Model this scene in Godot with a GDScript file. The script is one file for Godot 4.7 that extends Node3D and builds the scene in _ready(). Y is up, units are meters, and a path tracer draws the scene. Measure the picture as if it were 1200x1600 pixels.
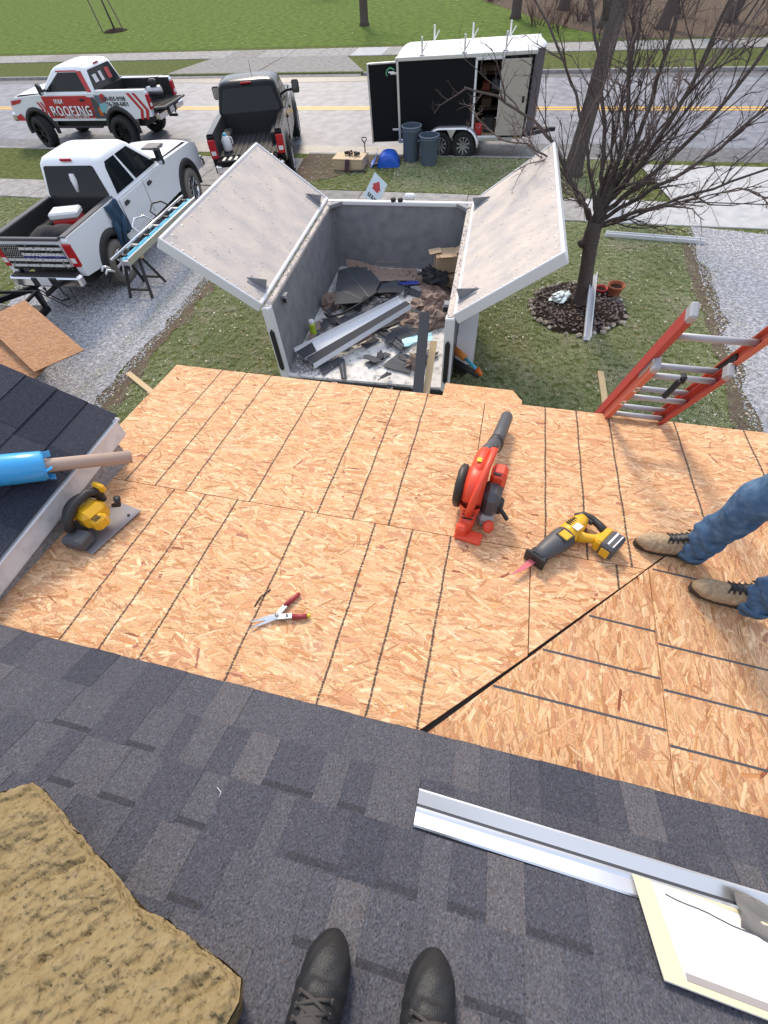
extends Node3D

var M := {}
var used := {}
var rng := RandomNumberGenerator.new()

# ---------- mesh collector ----------
class MB:
	var st := SurfaceTool.new()
	func _init(smooth := false) -> void:
		st.begin(Mesh.PRIMITIVE_TRIANGLES)
		st.set_smooth_group(0 if smooth else -1)
	func smooth(on: bool) -> void:
		st.set_smooth_group(0 if on else -1)
	func v(p: Vector3, uv := Vector2.ZERO) -> void:
		st.set_uv(uv)
		st.add_vertex(p)
	func tri(a: Vector3, b: Vector3, c: Vector3, ua := Vector2(0, 0), ub := Vector2(1, 0), uc := Vector2(1, 1)) -> void:
		v(a, ua); v(b, ub); v(c, uc)
	func quad(a: Vector3, b: Vector3, c: Vector3, d: Vector3, ua := Vector2(0, 0), ub := Vector2(1, 0), uc := Vector2(1, 1), ud := Vector2(0, 1)) -> void:
		tri(a, b, c, ua, ub, uc); tri(a, c, d, ua, uc, ud)
	# box with chamfered edges; axes from the basis
	func box(c: Vector3, s: Vector3, bs := Basis.IDENTITY, ch := 0.0) -> void:
		var h := s * 0.5
		if ch <= 0.0:
			var p := []
			for i in 8:
				p.append(c + bs * Vector3(h.x * (1 if i & 1 else -1), h.y * (1 if i & 2 else -1), h.z * (1 if i & 4 else -1)))
			quad(p[0], p[1], p[3], p[2]); quad(p[5], p[4], p[6], p[7]); quad(p[4], p[0], p[2], p[6])
			quad(p[1], p[5], p[7], p[3]); quad(p[2], p[3], p[7], p[6]); quad(p[4], p[5], p[1], p[0])
			return
		ch = minf(ch, minf(h.x, minf(h.y, h.z)) * 0.9)
		var f := func(ax: int, sx: int, sy: int, sz: int) -> Vector3:
			var q := Vector3(h.x - (0.0 if ax == 0 else ch), h.y - (0.0 if ax == 1 else ch), h.z - (0.0 if ax == 2 else ch))
			return c + bs * Vector3(q.x * sx, q.y * sy, q.z * sz)
		for s2 in [-1, 1]:
			quad(f.call(0, s2, -1, -s2), f.call(0, s2, -1, s2), f.call(0, s2, 1, s2), f.call(0, s2, 1, -s2))
			quad(f.call(1, -s2, s2, -1), f.call(1, s2, s2, -1), f.call(1, s2, s2, 1), f.call(1, -s2, s2, 1))
			quad(f.call(2, s2, -1, s2), f.call(2, -s2, -1, s2), f.call(2, -s2, 1, s2), f.call(2, s2, 1, s2))
			for s3 in [-1, 1]:
				quad(f.call(0, s2, s3, -1), f.call(0, s2, s3, 1), f.call(1, s2, s3, 1), f.call(1, s2, s3, -1))
				quad(f.call(0, s2, -1, s3), f.call(0, s2, 1, s3), f.call(2, s2, 1, s3), f.call(2, s2, -1, s3))
				quad(f.call(1, -1, s2, s3), f.call(1, 1, s2, s3), f.call(2, 1, s2, s3), f.call(2, -1, s2, s3))
				for s4 in [-1, 1]:
					tri(f.call(0, s2, s3, s4), f.call(1, s2, s3, s4), f.call(2, s2, s3, s4))
	# straight bar with a rectangular section between two points
	func bar(a: Vector3, b: Vector3, w: float, h: float, upv := Vector3.UP, ch := 0.0) -> void:
		var d := (b - a).normalized()
		var sx := d.cross(upv)
		if sx.length() < 0.01:
			sx = d.cross(Vector3.RIGHT)
		sx = sx.normalized()
		var u := sx.cross(d).normalized()
		box((a + b) * 0.5, Vector3(w, h, a.distance_to(b)), Basis(sx, u, -d), ch)
	# extrude a 2D outline: point = o + x*u + y*w, thickness t along n, bevel on the top edge
	func prism(poly: PackedVector2Array, o: Vector3, u: Vector3, w: Vector3, n: Vector3, t: float, bev := 0.0, uvo := Vector2.ZERO, uvs := Vector2.ONE, swap := false) -> void:
		if Geometry2D.is_polygon_clockwise(poly):
			poly = poly.duplicate(); poly.reverse()
		var top := poly
		if bev > 0.0:
			var r: Array = Geometry2D.offset_polygon(poly, -bev)
			if r.size() == 1 and r[0].size() == poly.size():
				# match start vertex
				var best := 0
				var bd := 1e9
				for i in r[0].size():
					var dd: float = r[0][i].distance_to(poly[0])
					if dd < bd:
						bd = dd; best = i
				var tt := PackedVector2Array()
				for i in r[0].size():
					tt.append(r[0][(best + i) % r[0].size()])
				top = tt
			else:
				bev = 0.0
		var q := func(p: Vector2) -> Vector2:
			var g := (p - uvo) / uvs
			return Vector2(g.y, g.x) if swap else g
		var ids := Geometry2D.triangulate_polygon(top)
		for i in range(0, ids.size(), 3):
			var a := top[ids[i]]; var b := top[ids[i + 1]]; var c := top[ids[i + 2]]
			tri(o + u * a.x + w * a.y + n * t, o + u * b.x + w * b.y + n * t, o + u * c.x + w * c.y + n * t, q.call(a), q.call(b), q.call(c))
		ids = Geometry2D.triangulate_polygon(poly)
		for i in range(0, ids.size(), 3):
			var a := poly[ids[i]]; var b := poly[ids[i + 2]]; var c := poly[ids[i + 1]]
			tri(o + u * a.x + w * a.y, o + u * b.x + w * b.y, o + u * c.x + w * c.y, q.call(a), q.call(b), q.call(c))
		for i in poly.size():
			var a := poly[i]; var b := poly[(i + 1) % poly.size()]
			var pa := o + u * a.x + w * a.y; var pb := o + u * b.x + w * b.y
			var hb := t - bev
			quad(pa, pb, pb + n * hb, pa + n * hb, q.call(a), q.call(b), q.call(b) + Vector2(0, .01), q.call(a) + Vector2(0, .01))
			if bev > 0.0:
				var ta := top[i]; var tb := top[(i + 1) % poly.size()]
				quad(pa + n * hb, pb + n * hb, o + u * tb.x + w * tb.y + n * t, o + u * ta.x + w * ta.y + n * t, q.call(a), q.call(b), q.call(tb), q.call(ta))
	func loft(rings: Array, cap0 := true, cap1 := true, closed := true) -> void:
		var n: int = rings[0].size()
		for i in rings.size() - 1:
			var A: PackedVector3Array = rings[i]
			var B: PackedVector3Array = rings[i + 1]
			for j in (n if closed else n - 1):
				var k := (j + 1) % n
				quad(A[j], A[k], B[k], B[j], Vector2(float(j) / n, i), Vector2(float(j + 1) / n, i), Vector2(float(j + 1) / n, i + 1), Vector2(float(j) / n, i + 1))
		for e in 2:
			if (e == 0 and cap0) or (e == 1 and cap1):
				var R: PackedVector3Array = rings[0] if e == 0 else rings[-1]
				var c := Vector3.ZERO
				for p in R: c += p
				c /= n
				for j in n:
					if e == 0: tri(c, R[(j + 1) % n], R[j])
					else: tri(c, R[j], R[(j + 1) % n])
	func tube(pts: PackedVector3Array, rad: Array, sides := 8, cap := true) -> void:
		var rings := []
		var prev := Vector3.ZERO
		for i in pts.size():
			var d := (pts[mini(i + 1, pts.size() - 1)] - pts[maxi(i - 1, 0)]).normalized()
			var u := prev - d * prev.dot(d)
			if u.length() < 0.05:
				u = d.cross(Vector3.UP if absf(d.y) < 0.9 else Vector3.RIGHT)
			u = u.normalized()
			prev = u
			var w := d.cross(u)
			var r: float = rad[mini(i, rad.size() - 1)]
			var R := PackedVector3Array()
			for j in sides:
				var a := TAU * j / sides
				R.append(pts[i] + (u * cos(a) + w * sin(a)) * r)
			rings.append(R)
		loft(rings, cap, cap)
	# lathe about axis through o along ax; profile of (radius, height)
	func lathe(pr: Array, o: Vector3, ax: Vector3, sides := 24, a0 := 0.0, a1 := TAU) -> void:
		ax = ax.normalized()
		var u := ax.cross(Vector3.UP if absf(ax.y) < 0.9 else Vector3.RIGHT).normalized()
		var w := ax.cross(u)
		var rings := []
		for p in pr:
			var R := PackedVector3Array()
			for j in (sides if a1 - a0 >= TAU - 0.001 else sides + 1):
				var a := a0 + (a1 - a0) * j / sides
				R.append(o + ax * p.y + (u * cos(a) + w * sin(a)) * maxf(p.x, 0.0005))
			rings.append(R)
		loft(rings, false, false, a1 - a0 >= TAU - 0.001)
	# thin wavy sheet: grid function f(u,v)->Vector3, thickness below
	func sheet(nu: int, nv: int, f: Callable, t := 0.004) -> void:
		var g := []
		for i in nu + 1:
			var row := PackedVector3Array()
			for j in nv + 1:
				row.append(f.call(float(i) / nu, float(j) / nv))
			g.append(row)
		var dn := Vector3(0, -t, 0)
		for i in nu:
			for j in nv:
				var ua := Vector2(float(i) / nu, float(j) / nv); var ub := Vector2(float(i + 1) / nu, float(j) / nv)
				var uc := Vector2(float(i + 1) / nu, float(j + 1) / nv); var ud := Vector2(float(i) / nu, float(j + 1) / nv)
				quad(g[i][j], g[i + 1][j], g[i + 1][j + 1], g[i][j + 1], ua, ub, uc, ud)
				quad(g[i][j + 1] + dn, g[i + 1][j + 1] + dn, g[i + 1][j] + dn, g[i][j] + dn, ud, uc, ub, ua)
		for i in nu:
			quad(g[i][0], g[i][0] + dn, g[i + 1][0] + dn, g[i + 1][0]); quad(g[i + 1][nv], g[i + 1][nv] + dn, g[i][nv] + dn, g[i][nv])
		for j in nv:
			quad(g[0][j + 1], g[0][j + 1] + dn, g[0][j] + dn, g[0][j]); quad(g[nu][j], g[nu][j] + dn, g[nu][j + 1] + dn, g[nu][j + 1])
	func text(s: String, size: float, depth: float, xf: Transform3D, bold := true) -> void:
		var tm := TextMesh.new()
		var fnt := SystemFont.new()
		fnt.font_names = PackedStringArray(["Droid Sans"])
		if bold: fnt.font_weight = 700
		tm.font = fnt
		tm.text = s
		tm.font_size = 48
		tm.pixel_size = size / 36.0
		tm.depth = depth
		tm.curve_step = 2.0
		st.append_from(tm, 0, xf)
	func mesh() -> ArrayMesh:
		st.generate_normals()
		return st.commit()

func numbered(n: String) -> String:
	used[n] = used.get(n, -1) + 1
	return n if used[n] == 0 else "%s_%03d" % [n, used[n]]
func tag(o: Node3D, label: String, category: String, group := "") -> void:
	o.set_meta("label", label); o.set_meta("category", category)
	if group: o.set_meta("group", group)
func thing(called: String, label: String, category: String, at := Vector3.ZERO, yaw := 0.0, group := "") -> Node3D:
	var o := Node3D.new()
	o.name = numbered(called); add_child(o)
	o.position = at; o.rotation.y = yaw
	tag(o, label, category, group)
	return o
func part(parent: Node3D, called: String, b, m: Material, label := "") -> MeshInstance3D:
	var o := MeshInstance3D.new()
	o.mesh = b.mesh() if b is MB else b
	o.material_override = m
	o.name = called
	parent.add_child(o, true)
	if label: o.set_meta("label", label)
	return o
func solo(called: String, b, m: Material, label: String, category: String, group := "", at := Vector3.ZERO) -> MeshInstance3D:
	var o := MeshInstance3D.new()
	o.mesh = b.mesh() if b is MB else b
	o.material_override = m
	o.name = numbered(called); add_child(o)
	o.position = at
	tag(o, label, category, group)
	return o
func struct(called: String, b, m: Material, parent: Node3D = null) -> MeshInstance3D:
	var o := MeshInstance3D.new()
	o.mesh = b.mesh() if b is MB else b
	o.material_override = m
	if parent: o.name = called; parent.add_child(o, true)
	else:
		o.name = numbered(called); add_child(o)
		o.set_meta("kind", "structure")
	return o
func many(parent: Node3D, called: String, mesh: Mesh, m: Material, xs: Array, cols: Array, label := "", category := "") -> void:
	var mm := MultiMesh.new()
	mm.transform_format = MultiMesh.TRANSFORM_3D
	mm.use_colors = not cols.is_empty()
	mm.mesh = mesh
	mm.instance_count = xs.size()
	for i in xs.size():
		mm.set_instance_transform(i, xs[i])
		if cols: mm.set_instance_color(i, cols[i])
	var o := MultiMeshInstance3D.new()
	o.multimesh = mm; o.material_override = m
	o.name = called if parent != self else numbered(called)
	parent.add_child(o, true)
	o.set_meta("kind", "stuff")
	if label: tag(o, label, category)

# ---------- materials ----------
func lin(r: float, g: float, b: float) -> Color:
	return Color(r, g, b).linear_to_srgb()
func mat(key: String, c: Color, rough := 0.7, metal := 0.0) -> StandardMaterial3D:
	if M.has(key): return M[key]
	var m := StandardMaterial3D.new()
	m.resource_name = key
	m.albedo_color = c; m.roughness = rough; m.metallic = metal
	M[key] = m
	return m
func tex(m: StandardMaterial3D, t: Texture2D, sc: float, world := true) -> StandardMaterial3D:
	m.albedo_texture = t
	m.uv1_triplanar = true; m.uv1_world_triplanar = world
	m.uv1_scale = Vector3.ONE * sc
	return m
func noise_tex(sd: int, freq: float, ramp: Array, size := 512, typ := FastNoiseLite.TYPE_SIMPLEX_SMOOTH, oct := 5) -> NoiseTexture2D:
	var n := FastNoiseLite.new()
	n.seed = sd; n.frequency = freq; n.noise_type = typ; n.fractal_octaves = oct
	var t := NoiseTexture2D.new()
	t.noise = n; t.width = size; t.height = size; t.seamless = true
	var g := Gradient.new()
	var offs := PackedFloat32Array(); var cs := PackedColorArray()
	for r in ramp:
		offs.append(r[0]); cs.append(r[1])
	g.offsets = offs; g.colors = cs
	t.color_ramp = g
	return t
func bump_tex(sd: int, freq: float, strength: float, size := 512, oct := 5) -> NoiseTexture2D:
	var n := FastNoiseLite.new()
	n.seed = sd; n.frequency = freq; n.fractal_octaves = oct
	var t := NoiseTexture2D.new()
	t.noise = n; t.width = size; t.height = size; t.seamless = true
	t.as_normal_map = true; t.bump_strength = strength
	return t
func gray(x: float) -> Color:
	return Color(x, x, x)
# speckled picture: cells of random tone drawn from a palette
func speckle(sd: int, size: int, pal: Array, soft := 0.0) -> ImageTexture:
	var r := RandomNumberGenerator.new(); r.seed = sd
	var d := PackedByteArray(); d.resize(size * size * 3)
	for i in size * size:
		var c: Color = pal[r.randi() % pal.size()]
		var k := 1.0 + r.randf_range(-soft, soft)
		d[i * 3] = int(clampf(c.r * k, 0, 1) * 255); d[i * 3 + 1] = int(clampf(c.g * k, 0, 1) * 255); d[i * 3 + 2] = int(clampf(c.b * k, 0, 1) * 255)
	return ImageTexture.create_from_image(Image.create_from_data(size, size, false, Image.FORMAT_RGB8, d))
# oriented strand board: wood strands, mostly along x, with the printed stud lines at 16, 24, 32 and 48 inches
func osb_picture(sd: int, W: int, H: int, lines: bool) -> ImageTexture:
	var r := RandomNumberGenerator.new(); r.seed = sd
	var d := PackedByteArray(); d.resize(W * H * 3)
	var pal := [[208, 164, 116], [220, 178, 130], [230, 190, 143], [212, 166, 116], [194, 142, 94], [238, 204, 162], [220, 178, 128], [230, 193, 148], [208, 158, 112], [194, 142, 100], [222, 180, 134], [188, 138, 98], [214, 170, 126], [226, 188, 142], [212, 166, 118]]
	for i in W * H:
		d[i * 3] = 204; d[i * 3 + 1] = 156; d[i * 3 + 2] = 110
	for s in 11500:
		var cx := r.randf() * W; var cy := r.randf() * H
		var ang := r.randfn(0.0, 0.42)
		if r.randf() < 0.12: ang = r.randf() * PI
		var big := s < 9200
		var L := r.randf_range(22, 56) if big else r.randf_range(14, 44)
		var Wd := r.randf_range(3, 11) if big else r.randf_range(1.5, 6)
		var c: Array = pal[r.randi() % pal.size()] if r.randf() < 0.994 else [146, 90, 66]
		if big: c = [lerpf(c[0], 226, .22), lerpf(c[1], 188, .22), lerpf(c[2], 150, .28)]
		var k := r.randf_range(0.95, 1.05)
		var dx := cos(ang); var dy := sin(ang)
		var nv := int(Wd * 1.3); var nu := int(L * 1.15)
		var taper := r.randf_range(0.0, 0.9)
		for j in nv:
			var fv := float(j) / nv
			var kk := k * (0.95 + 0.1 * r.randf()) * (0.84 if j == 0 or j == nv - 1 else 1.0)
			var R0 := mini(255, int(c[0] * kk)); var G0 := mini(255, int(c[1] * kk)); var B0 := mini(255, int((c[2] + 3) * kk))
			var oy := (fv - 0.5) * Wd
			var cut := absf(fv - 0.5) * taper * L * 0.5
			var uu := -L * 0.5 + cut * r.randf_range(0.7, 1.1)
			var ue := L * 0.5 - cut * r.randf_range(0.7, 1.1)
			while uu < ue:
				var px := posmod(int(cx + uu * dx - oy * dy), W); var py := posmod(int(cy + uu * dy + oy * dx), H)
				var o := (py * W + px) * 3
				d[o] = R0; d[o + 1] = G0; d[o + 2] = B0
				uu += 0.87
	# rubbed pale patches and dust
	for s in 46:
		var cx := r.randf() * W; var cy := r.randf() * H; var rx := r.randf_range(18, 90); var ry := r.randf_range(6, 26)
		var st := r.randf_range(.10, .30)
		for y in range(int(-ry), int(ry) + 1):
			for x in range(int(-rx), int(rx) + 1):
				var q := (x / rx) * (x / rx) + (y / ry) * (y / ry)
				if q >= 1.0 or r.randf() < .35: continue
				var o := (posmod(int(cy) + y, H) * W + posmod(int(cx) + x, W)) * 3
				var a := st * (1.0 - q) * r.randf_range(.4, 1.3)
				d[o] = int(lerpf(d[o], 236, a)); d[o + 1] = int(lerpf(d[o + 1], 216, a)); d[o + 2] = int(lerpf(d[o + 2], 194, a))
	if lines:
		for n in [16, 48, 80, 32, 64]:
			for k in 8:
				var px := int(W * n / 96.0 + r.randf_range(-3, 3)); var py := int((k + .5) * H / 8.0 + r.randf_range(-4, 4))
				for e in [[0, 0], [1, 0], [0, 1], [1, 1]]:
					var o := (posmod(py + e[1], H) * W + posmod(px + e[0], W)) * 3
					d[o] = 92; d[o + 1] = 86; d[o + 2] = 82
		for n in [16, 24, 32, 48, 64, 72, 80]:
			var x0: float = W * n / 96.0
			for y in H:
				var wob := x0 + 0.5 * sin(y * 0.05 + n) + 0.25 * sin(y * 0.31 + n * 2.0)
				var hw := 1.45 + 0.75 * sin(y * 0.9 + n) * sin(y * 0.23)
				if r.randf() < 0.03: continue
				for x in range(int(wob - hw), int(wob + hw) + 1):
					var o := (y * W + posmod(x, W)) * 3
					var a := r.randf_range(0.55, 0.9)
					for ch in 3:
						d[o + ch] = int(d[o + ch] * (1 - a) + 48 * a)
	return ImageTexture.create_from_image(Image.create_from_data(W, H, false, Image.FORMAT_RGB8, d))

func _ready() -> void:
	rng.seed = 7
	var cam := Camera3D.new()
	cam.name = "camera"
	cam.transform = Transform3D(Basis(Vector3(0.971804, -0.051259, -0.230153), Vector3(-0.161322, 0.567342, -0.807526), Vector3(0.171968, 0.821886, 0.543075)), Vector3(0, 5, 0))
	cam.fov = 99.7; cam.near = 0.05; cam.far = 600.0
	add_child(cam)
	cam.current = true
	var env := Environment.new()
	env.background_mode = Environment.BG_SKY
	env.tonemap_mode = Environment.TONE_MAPPER_LINEAR
	env.tonemap_exposure = 1.5
	env.sdfgi_enabled = true; env.ssao_enabled = true; env.ssil_enabled = true
	var sky := Sky.new()
	var pan := PanoramaSkyMaterial.new()
	pan.panorama = sky_picture()
	sky.sky_material = pan
	env.sky = sky
	var we := WorldEnvironment.new()
	we.name = "world"; we.environment = env
	add_child(we)
	var sun := DirectionalLight3D.new()
	sun.name = "sun"
	sun.light_energy = 0.72
	sun.light_color = Color(1.0, 0.92, 0.80)
	sun.light_angular_distance = 12.0
	sun.shadow_enabled = true
	add_child(sun)
	# hazy sun over the far side of the street, a little to the left
	var to_sun := Vector3(-0.30, 0.62, -0.72).normalized()
	sun.look_at_from_position(to_sun * 50.0, Vector3.ZERO, Vector3.UP)
	materials()
	ground()
	far_side()
	porch_roof()
	main_roof()
	side_roof()
	pickups()
	box_trailer()
	dump_trailer()
	utility_trailer()
	street_tree()
	yard_tree()
	background_trees()
	yard_things()
	kerb_things()
	ladder()
	roof_tools()
	roof_trim()
	stone_slab()
	people()
	litter()

# thin high cloud, brightest round the veiled sun
func sky_picture() -> ImageTexture:
	var W := 512; var H := 256
	var n := FastNoiseLite.new()
	n.seed = 3; n.frequency = 1.0; n.fractal_octaves = 5
	var d := Image.create_empty(W, H, false, Image.FORMAT_RGBF)
	var sdir := Vector3(-0.30, 0.62, -0.72).normalized()
	for y in H:
		var th := PI * (y + 0.5) / H
		for x in W:
			var ph := TAU * (x + 0.5) / W
			var dir := Vector3(sin(th) * sin(ph), cos(th), -sin(th) * cos(ph))
			dir = Vector3(-dir.x, dir.y, -dir.z) if false else dir
			var el := dir.y
			var blue := Color(0.36, 0.50, 0.78).lerp(Color(0.66, 0.73, 0.86), pow(1.0 - clampf(el, 0, 1), 2.5))
			var p := dir / maxf(el + 0.25, 0.15)
			var cl := clampf(0.62 + 0.9 * n.get_noise_3d(p.x * 0.9, 0.0, p.z * 0.9), 0.0, 1.0)
			var glow := pow(maxf(dir.dot(sdir), 0.0), 6.0)
			var c := blue.lerp(Color(0.90, 0.905, 0.93), cl * 0.85)
			c = c * (0.85 + 1.1 * glow)
			if el < 0.0:
				c = Color(0.25, 0.26, 0.24)
			d.set_pixel(x, y, c)
	return ImageTexture.create_from_image(d)

func materials() -> void:
	M.osb = mat("osb", Color(0.99, 0.97, 0.97), 0.75); M.osb.albedo_texture = osb_picture(11, 1024, 512, true)
	mat("osb_plain", Color(0.985, 0.95, 0.93), 0.8).albedo_texture = osb_picture(23, 1024, 512, false)
	mat("dark_gap", lin(0.02, 0.02, 0.02), 0.9)
	var gran := speckle(5, 256, [gray(.68), gray(.72), gray(.77), gray(.80), gray(.73), Color(.76, .71, .68), Color(.70, .72, .77), gray(.92), gray(.58)], 0.08)
	var gn := bump_tex(8, 0.35, 3.0, 256, 2)
	var k := 0
	for c in [[.106, .108, .125], [.122, .120, .133], [.091, .093, .112], [.140, .135, .144], [.114, .114, .130], [.076, .079, .098]]:
		var m := mat("shingle_%d" % k, lin(c[0] * 1.50, c[1] * 1.53, c[2] * 1.60), 0.95)
		tex(m, gran, 1.35)
		m.normal_enabled = true; m.normal_texture = gn; m.normal_scale = 0.8
		k += 1
	k = 0
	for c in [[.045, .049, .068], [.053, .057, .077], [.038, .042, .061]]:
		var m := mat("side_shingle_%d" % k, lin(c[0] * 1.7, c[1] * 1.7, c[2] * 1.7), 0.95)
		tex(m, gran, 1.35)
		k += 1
	tex(mat("shadow_band", lin(.105, .107, .128), 0.95), gran, 1.35)
	tex(mat("grass", Color.WHITE, 0.95), noise_tex(2, 0.02, [[0.0, lin(.060, .070, .024)], [.35, lin(.085, .105, .034)], [.55, lin(.10, .125, .042)], [.75, lin(.14, .135, .06)], [1.0, lin(.19, .155, .085)]], 1024), 0.22)
	tex(mat("park_grass", Color.WHITE, 0.95), noise_tex(4, 0.03, [[0.0, lin(.065, .095, .022)], [.4, lin(.09, .14, .032)], [.65, lin(.115, .165, .04)], [1.0, lin(.16, .18, .06)]], 1024), 0.06)
	tex(mat("leaf_ground", Color.WHITE, 0.95), noise_tex(6, 0.05, [[0.0, lin(.06, .045, .035)], [.5, lin(.12, .09, .07)], [1.0, lin(.2, .16, .12)]], 512), 0.2)
	tex(mat("asphalt", Color.WHITE, 0.62), noise_tex(9, 0.012, [[0.0, lin(.085, .09, .115)], [.35, lin(.135, .142, .178)], [.6, lin(.175, .182, .222)], [1.0, lin(.24, .245, .285)]], 1024, FastNoiseLite.TYPE_SIMPLEX_SMOOTH, 6), 0.13)
	tex(mat("wet_gutter", Color.WHITE, 0.5), noise_tex(10, 0.03, [[0.0, lin(.035, .034, .038)], [.5, lin(.07, .067, .072)], [1.0, lin(.17, .165, .17)]], 512), 0.25)
	tex(mat("concrete", Color.WHITE, 0.85), noise_tex(12, 0.02, [[0.0, lin(.24, .23, .225)], [.5, lin(.33, .32, .315)], [1.0, lin(.41, .395, .38)]], 512), 0.3)
	tex(mat("concrete_light", Color.WHITE, 0.85), noise_tex(13, 0.02, [[0.0, lin(.38, .39, .41)], [.5, lin(.47, .475, .49)], [1.0, lin(.54, .535, .54)]], 512), 0.25)
	tex(mat("concrete_old", Color.WHITE, 0.85), noise_tex(14, 0.02, [[0.0, lin(.2, .195, .19)], [.5, lin(.27, .26, .255)], [1.0, lin(.33, .315, .3)]], 512), 0.3)
	tex(mat("gravel", Color.WHITE, 0.95), noise_tex(15, 0.03, [[0.0, lin(.17, .17, .19)], [.42, lin(.31, .315, .345)], [.6, lin(.40, .405, .44)], [1.0, lin(.56, .56, .59)]], 1024, FastNoiseLite.TYPE_SIMPLEX_SMOOTH, 7), 0.3)
	tex(mat("mulch", Color.WHITE, 0.98), noise_tex(16, 0.12, [[0.0, lin(.010, .008, .008)], [.5, lin(.025, .019, .017)], [1.0, lin(.07, .05, .04)]], 512), 0.8)
	mat("yellow_paint", lin(.62, .36, .06), 0.6)
	mat("bare_soil", Color.WHITE, 0.98); tex(M.bare_soil, noise_tex(17, 0.08, [[0.0, lin(.07, .055, .045)], [.5, lin(.13, .10, .078)], [1.0, lin(.22, .18, .14)]], 512), 0.5)
	# paints and metals
	mat("white_paint", lin(.76, .79, .84), 0.22); M.white_paint.clearcoat_enabled = true
	mat("black_paint", lin(.007, .008, .010), 0.2); M.black_paint.metallic_specular = 0.32
	mat("red_paint", lin(.48, .035, .04), 0.3)
	mat("black_plastic", lin(.018, .018, .02), 0.6)
	mat("grey_plastic", lin(.07, .07, .08), 0.55)
	mat("rubber", lin(.022, .022, .024), 0.85)
	mat("dusty_rubber", lin(.17, .155, .14), 0.95)
	mat("chrome", lin(.72, .73, .75), 0.16, 1.0)
	mat("steel", lin(.45, .46, .48), 0.38, 0.9)
	mat("dark_steel", lin(.05, .05, .055), 0.5, 0.5)
	mat("aluminium", lin(.72, .73, .75), 0.34, 0.85)
	mat("brushed", lin(.80, .82, .86), 0.24, 0.9)
	mat("glass", lin(.012, .016, .02), 0.06)
	M.glass.metallic_specular = 0.4
	mat("lamp_red", lin(.42, .01, .02), 0.2); mat("lamp_clear", lin(.7, .7, .7), 0.2); mat("lamp_amber", lin(.6, .12, .01), 0.25)
	mat("bed_liner", lin(.016, .016, .018), 0.8)
	mat("white_metal", lin(.72, .72, .74), 0.45)
	mat("trailer_black", lin(.008, .009, .012), 0.55); M.trailer_black.metallic_specular = 0.25
	mat("beige_panel", lin(.42, .38, .33), 0.7)
	tex(mat("lid_white", Color(.91, .895, .87), 0.75), lid_picture(), 0.36)
	tex(mat("bin_grey", Color.WHITE, 0.7), noise_tex(21, 0.015, [[0.0, lin(.17, .175, .19)], [.5, lin(.225, .23, .25)], [1.0, lin(.27, .272, .29)]], 512), 0.4)
	tex(mat("bin_floor", Color.WHITE, 0.75), noise_tex(22, 0.03, [[0.0, lin(.22, .215, .21)], [.3, lin(.52, .51, .5)], [.5, lin(.63, .62, .61)], [1.0, lin(.7, .69, .68)]], 512), 0.35)
	tex(mat("bark", Color.WHITE, 0.95), noise_tex(24, 0.06, [[0.0, lin(.045, .036, .034)], [.5, lin(.11, .09, .085)], [1.0, lin(.20, .168, .158)]], 512), 1.1)
	tex(mat("street_bark", Color.WHITE, 0.95), noise_tex(26, 0.06, [[0.0, lin(.05, .042, .04)], [.5, lin(.105, .09, .085)], [1.0, lin(.17, .15, .14)]], 512), 0.8)
	mat("twig", lin(.10, .076, .073), 0.9)
	mat("pale_twig", lin(.19, .145, .135), 0.9)
	tex(mat("stone", Color.WHITE, 0.95), noise_tex(27, 0.02, [[0.0, lin(.205, .156, .084)], [.35, lin(.24, .184, .098)], [.6, lin(.265, .205, .112)], [.85, lin(.29, .23, .134)], [1.0, lin(.255, .215, .145)]], 1024, FastNoiseLite.TYPE_SIMPLEX_SMOOTH, 6), 1.1)
	M.stone.normal_enabled = true; M.stone.normal_texture = bump_tex(28, 0.07, 7.0, 512, 5); M.stone.normal_scale = 1.0
	mat("pebble", lin(.46, .40, .34), 0.9)
	tex(mat("denim", Color.WHITE, 0.95), noise_tex(30, 0.02, [[0.0, lin(.045, .09, .175)], [.5, lin(.08, .155, .275)], [1.0, lin(.18, .265, .37)]], 512), 2.2)
	mat("suede", lin(.56, .43, .29), 0.95); tex(M.suede, noise_tex(31, 0.03, [[0.0, Color(.7, .68, .66)], [1.0, Color.WHITE]], 256), 5.0)
	mat("sole_brown", lin(.05, .035, .025), 0.9)
	mat("black_leather", lin(.013, .0145, .018), 0.5); M.black_leather.normal_enabled = true; M.black_leather.normal_texture = bump_tex(33, 0.2, 2.0, 256, 3); M.black_leather.uv1_triplanar = true; M.black_leather.uv1_scale = Vector3.ONE * 6.0
	mat("lace", lin(.055, .052, .052), 0.9)
	mat("trouser_grey", lin(.075, .072, .078), 0.95)
	mat("skin", lin(.5, .3, .22), 0.6)
	mat("orange_cloth", lin(.7, .25, .02), 0.9)
	mat("black_cloth", lin(.02, .02, .024), 0.95)
	mat("hair", lin(.03, .02, .015), 0.7)
	mat("ladder_orange", lin(.56, .135, .09), 0.5)
	mat("ladder_dark", lin(.42, .055, .045), 0.55)
	mat("blue_wrap", lin(.05, .36, .75), 0.25)
	mat("core_card", lin(.42, .32, .27), 0.85)
	mat("white_trim", lin(.66, .68, .73), 0.5)
	tex(mat("fascia", Color.WHITE, 0.6), noise_tex(34, 0.03, [[0.0, lin(.5, .51, .54)], [.5, lin(.66, .67, .7)], [1.0, lin(.72, .73, .76)]], 256), 1.0)
	tex(mat("wall_grey", Color.WHITE, 0.85), noise_tex(35, 0.06, [[0.0, lin(.16, .16, .17)], [.5, lin(.27, .27, .285)], [1.0, lin(.36, .36, .375)]], 256), 2.0)
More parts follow.
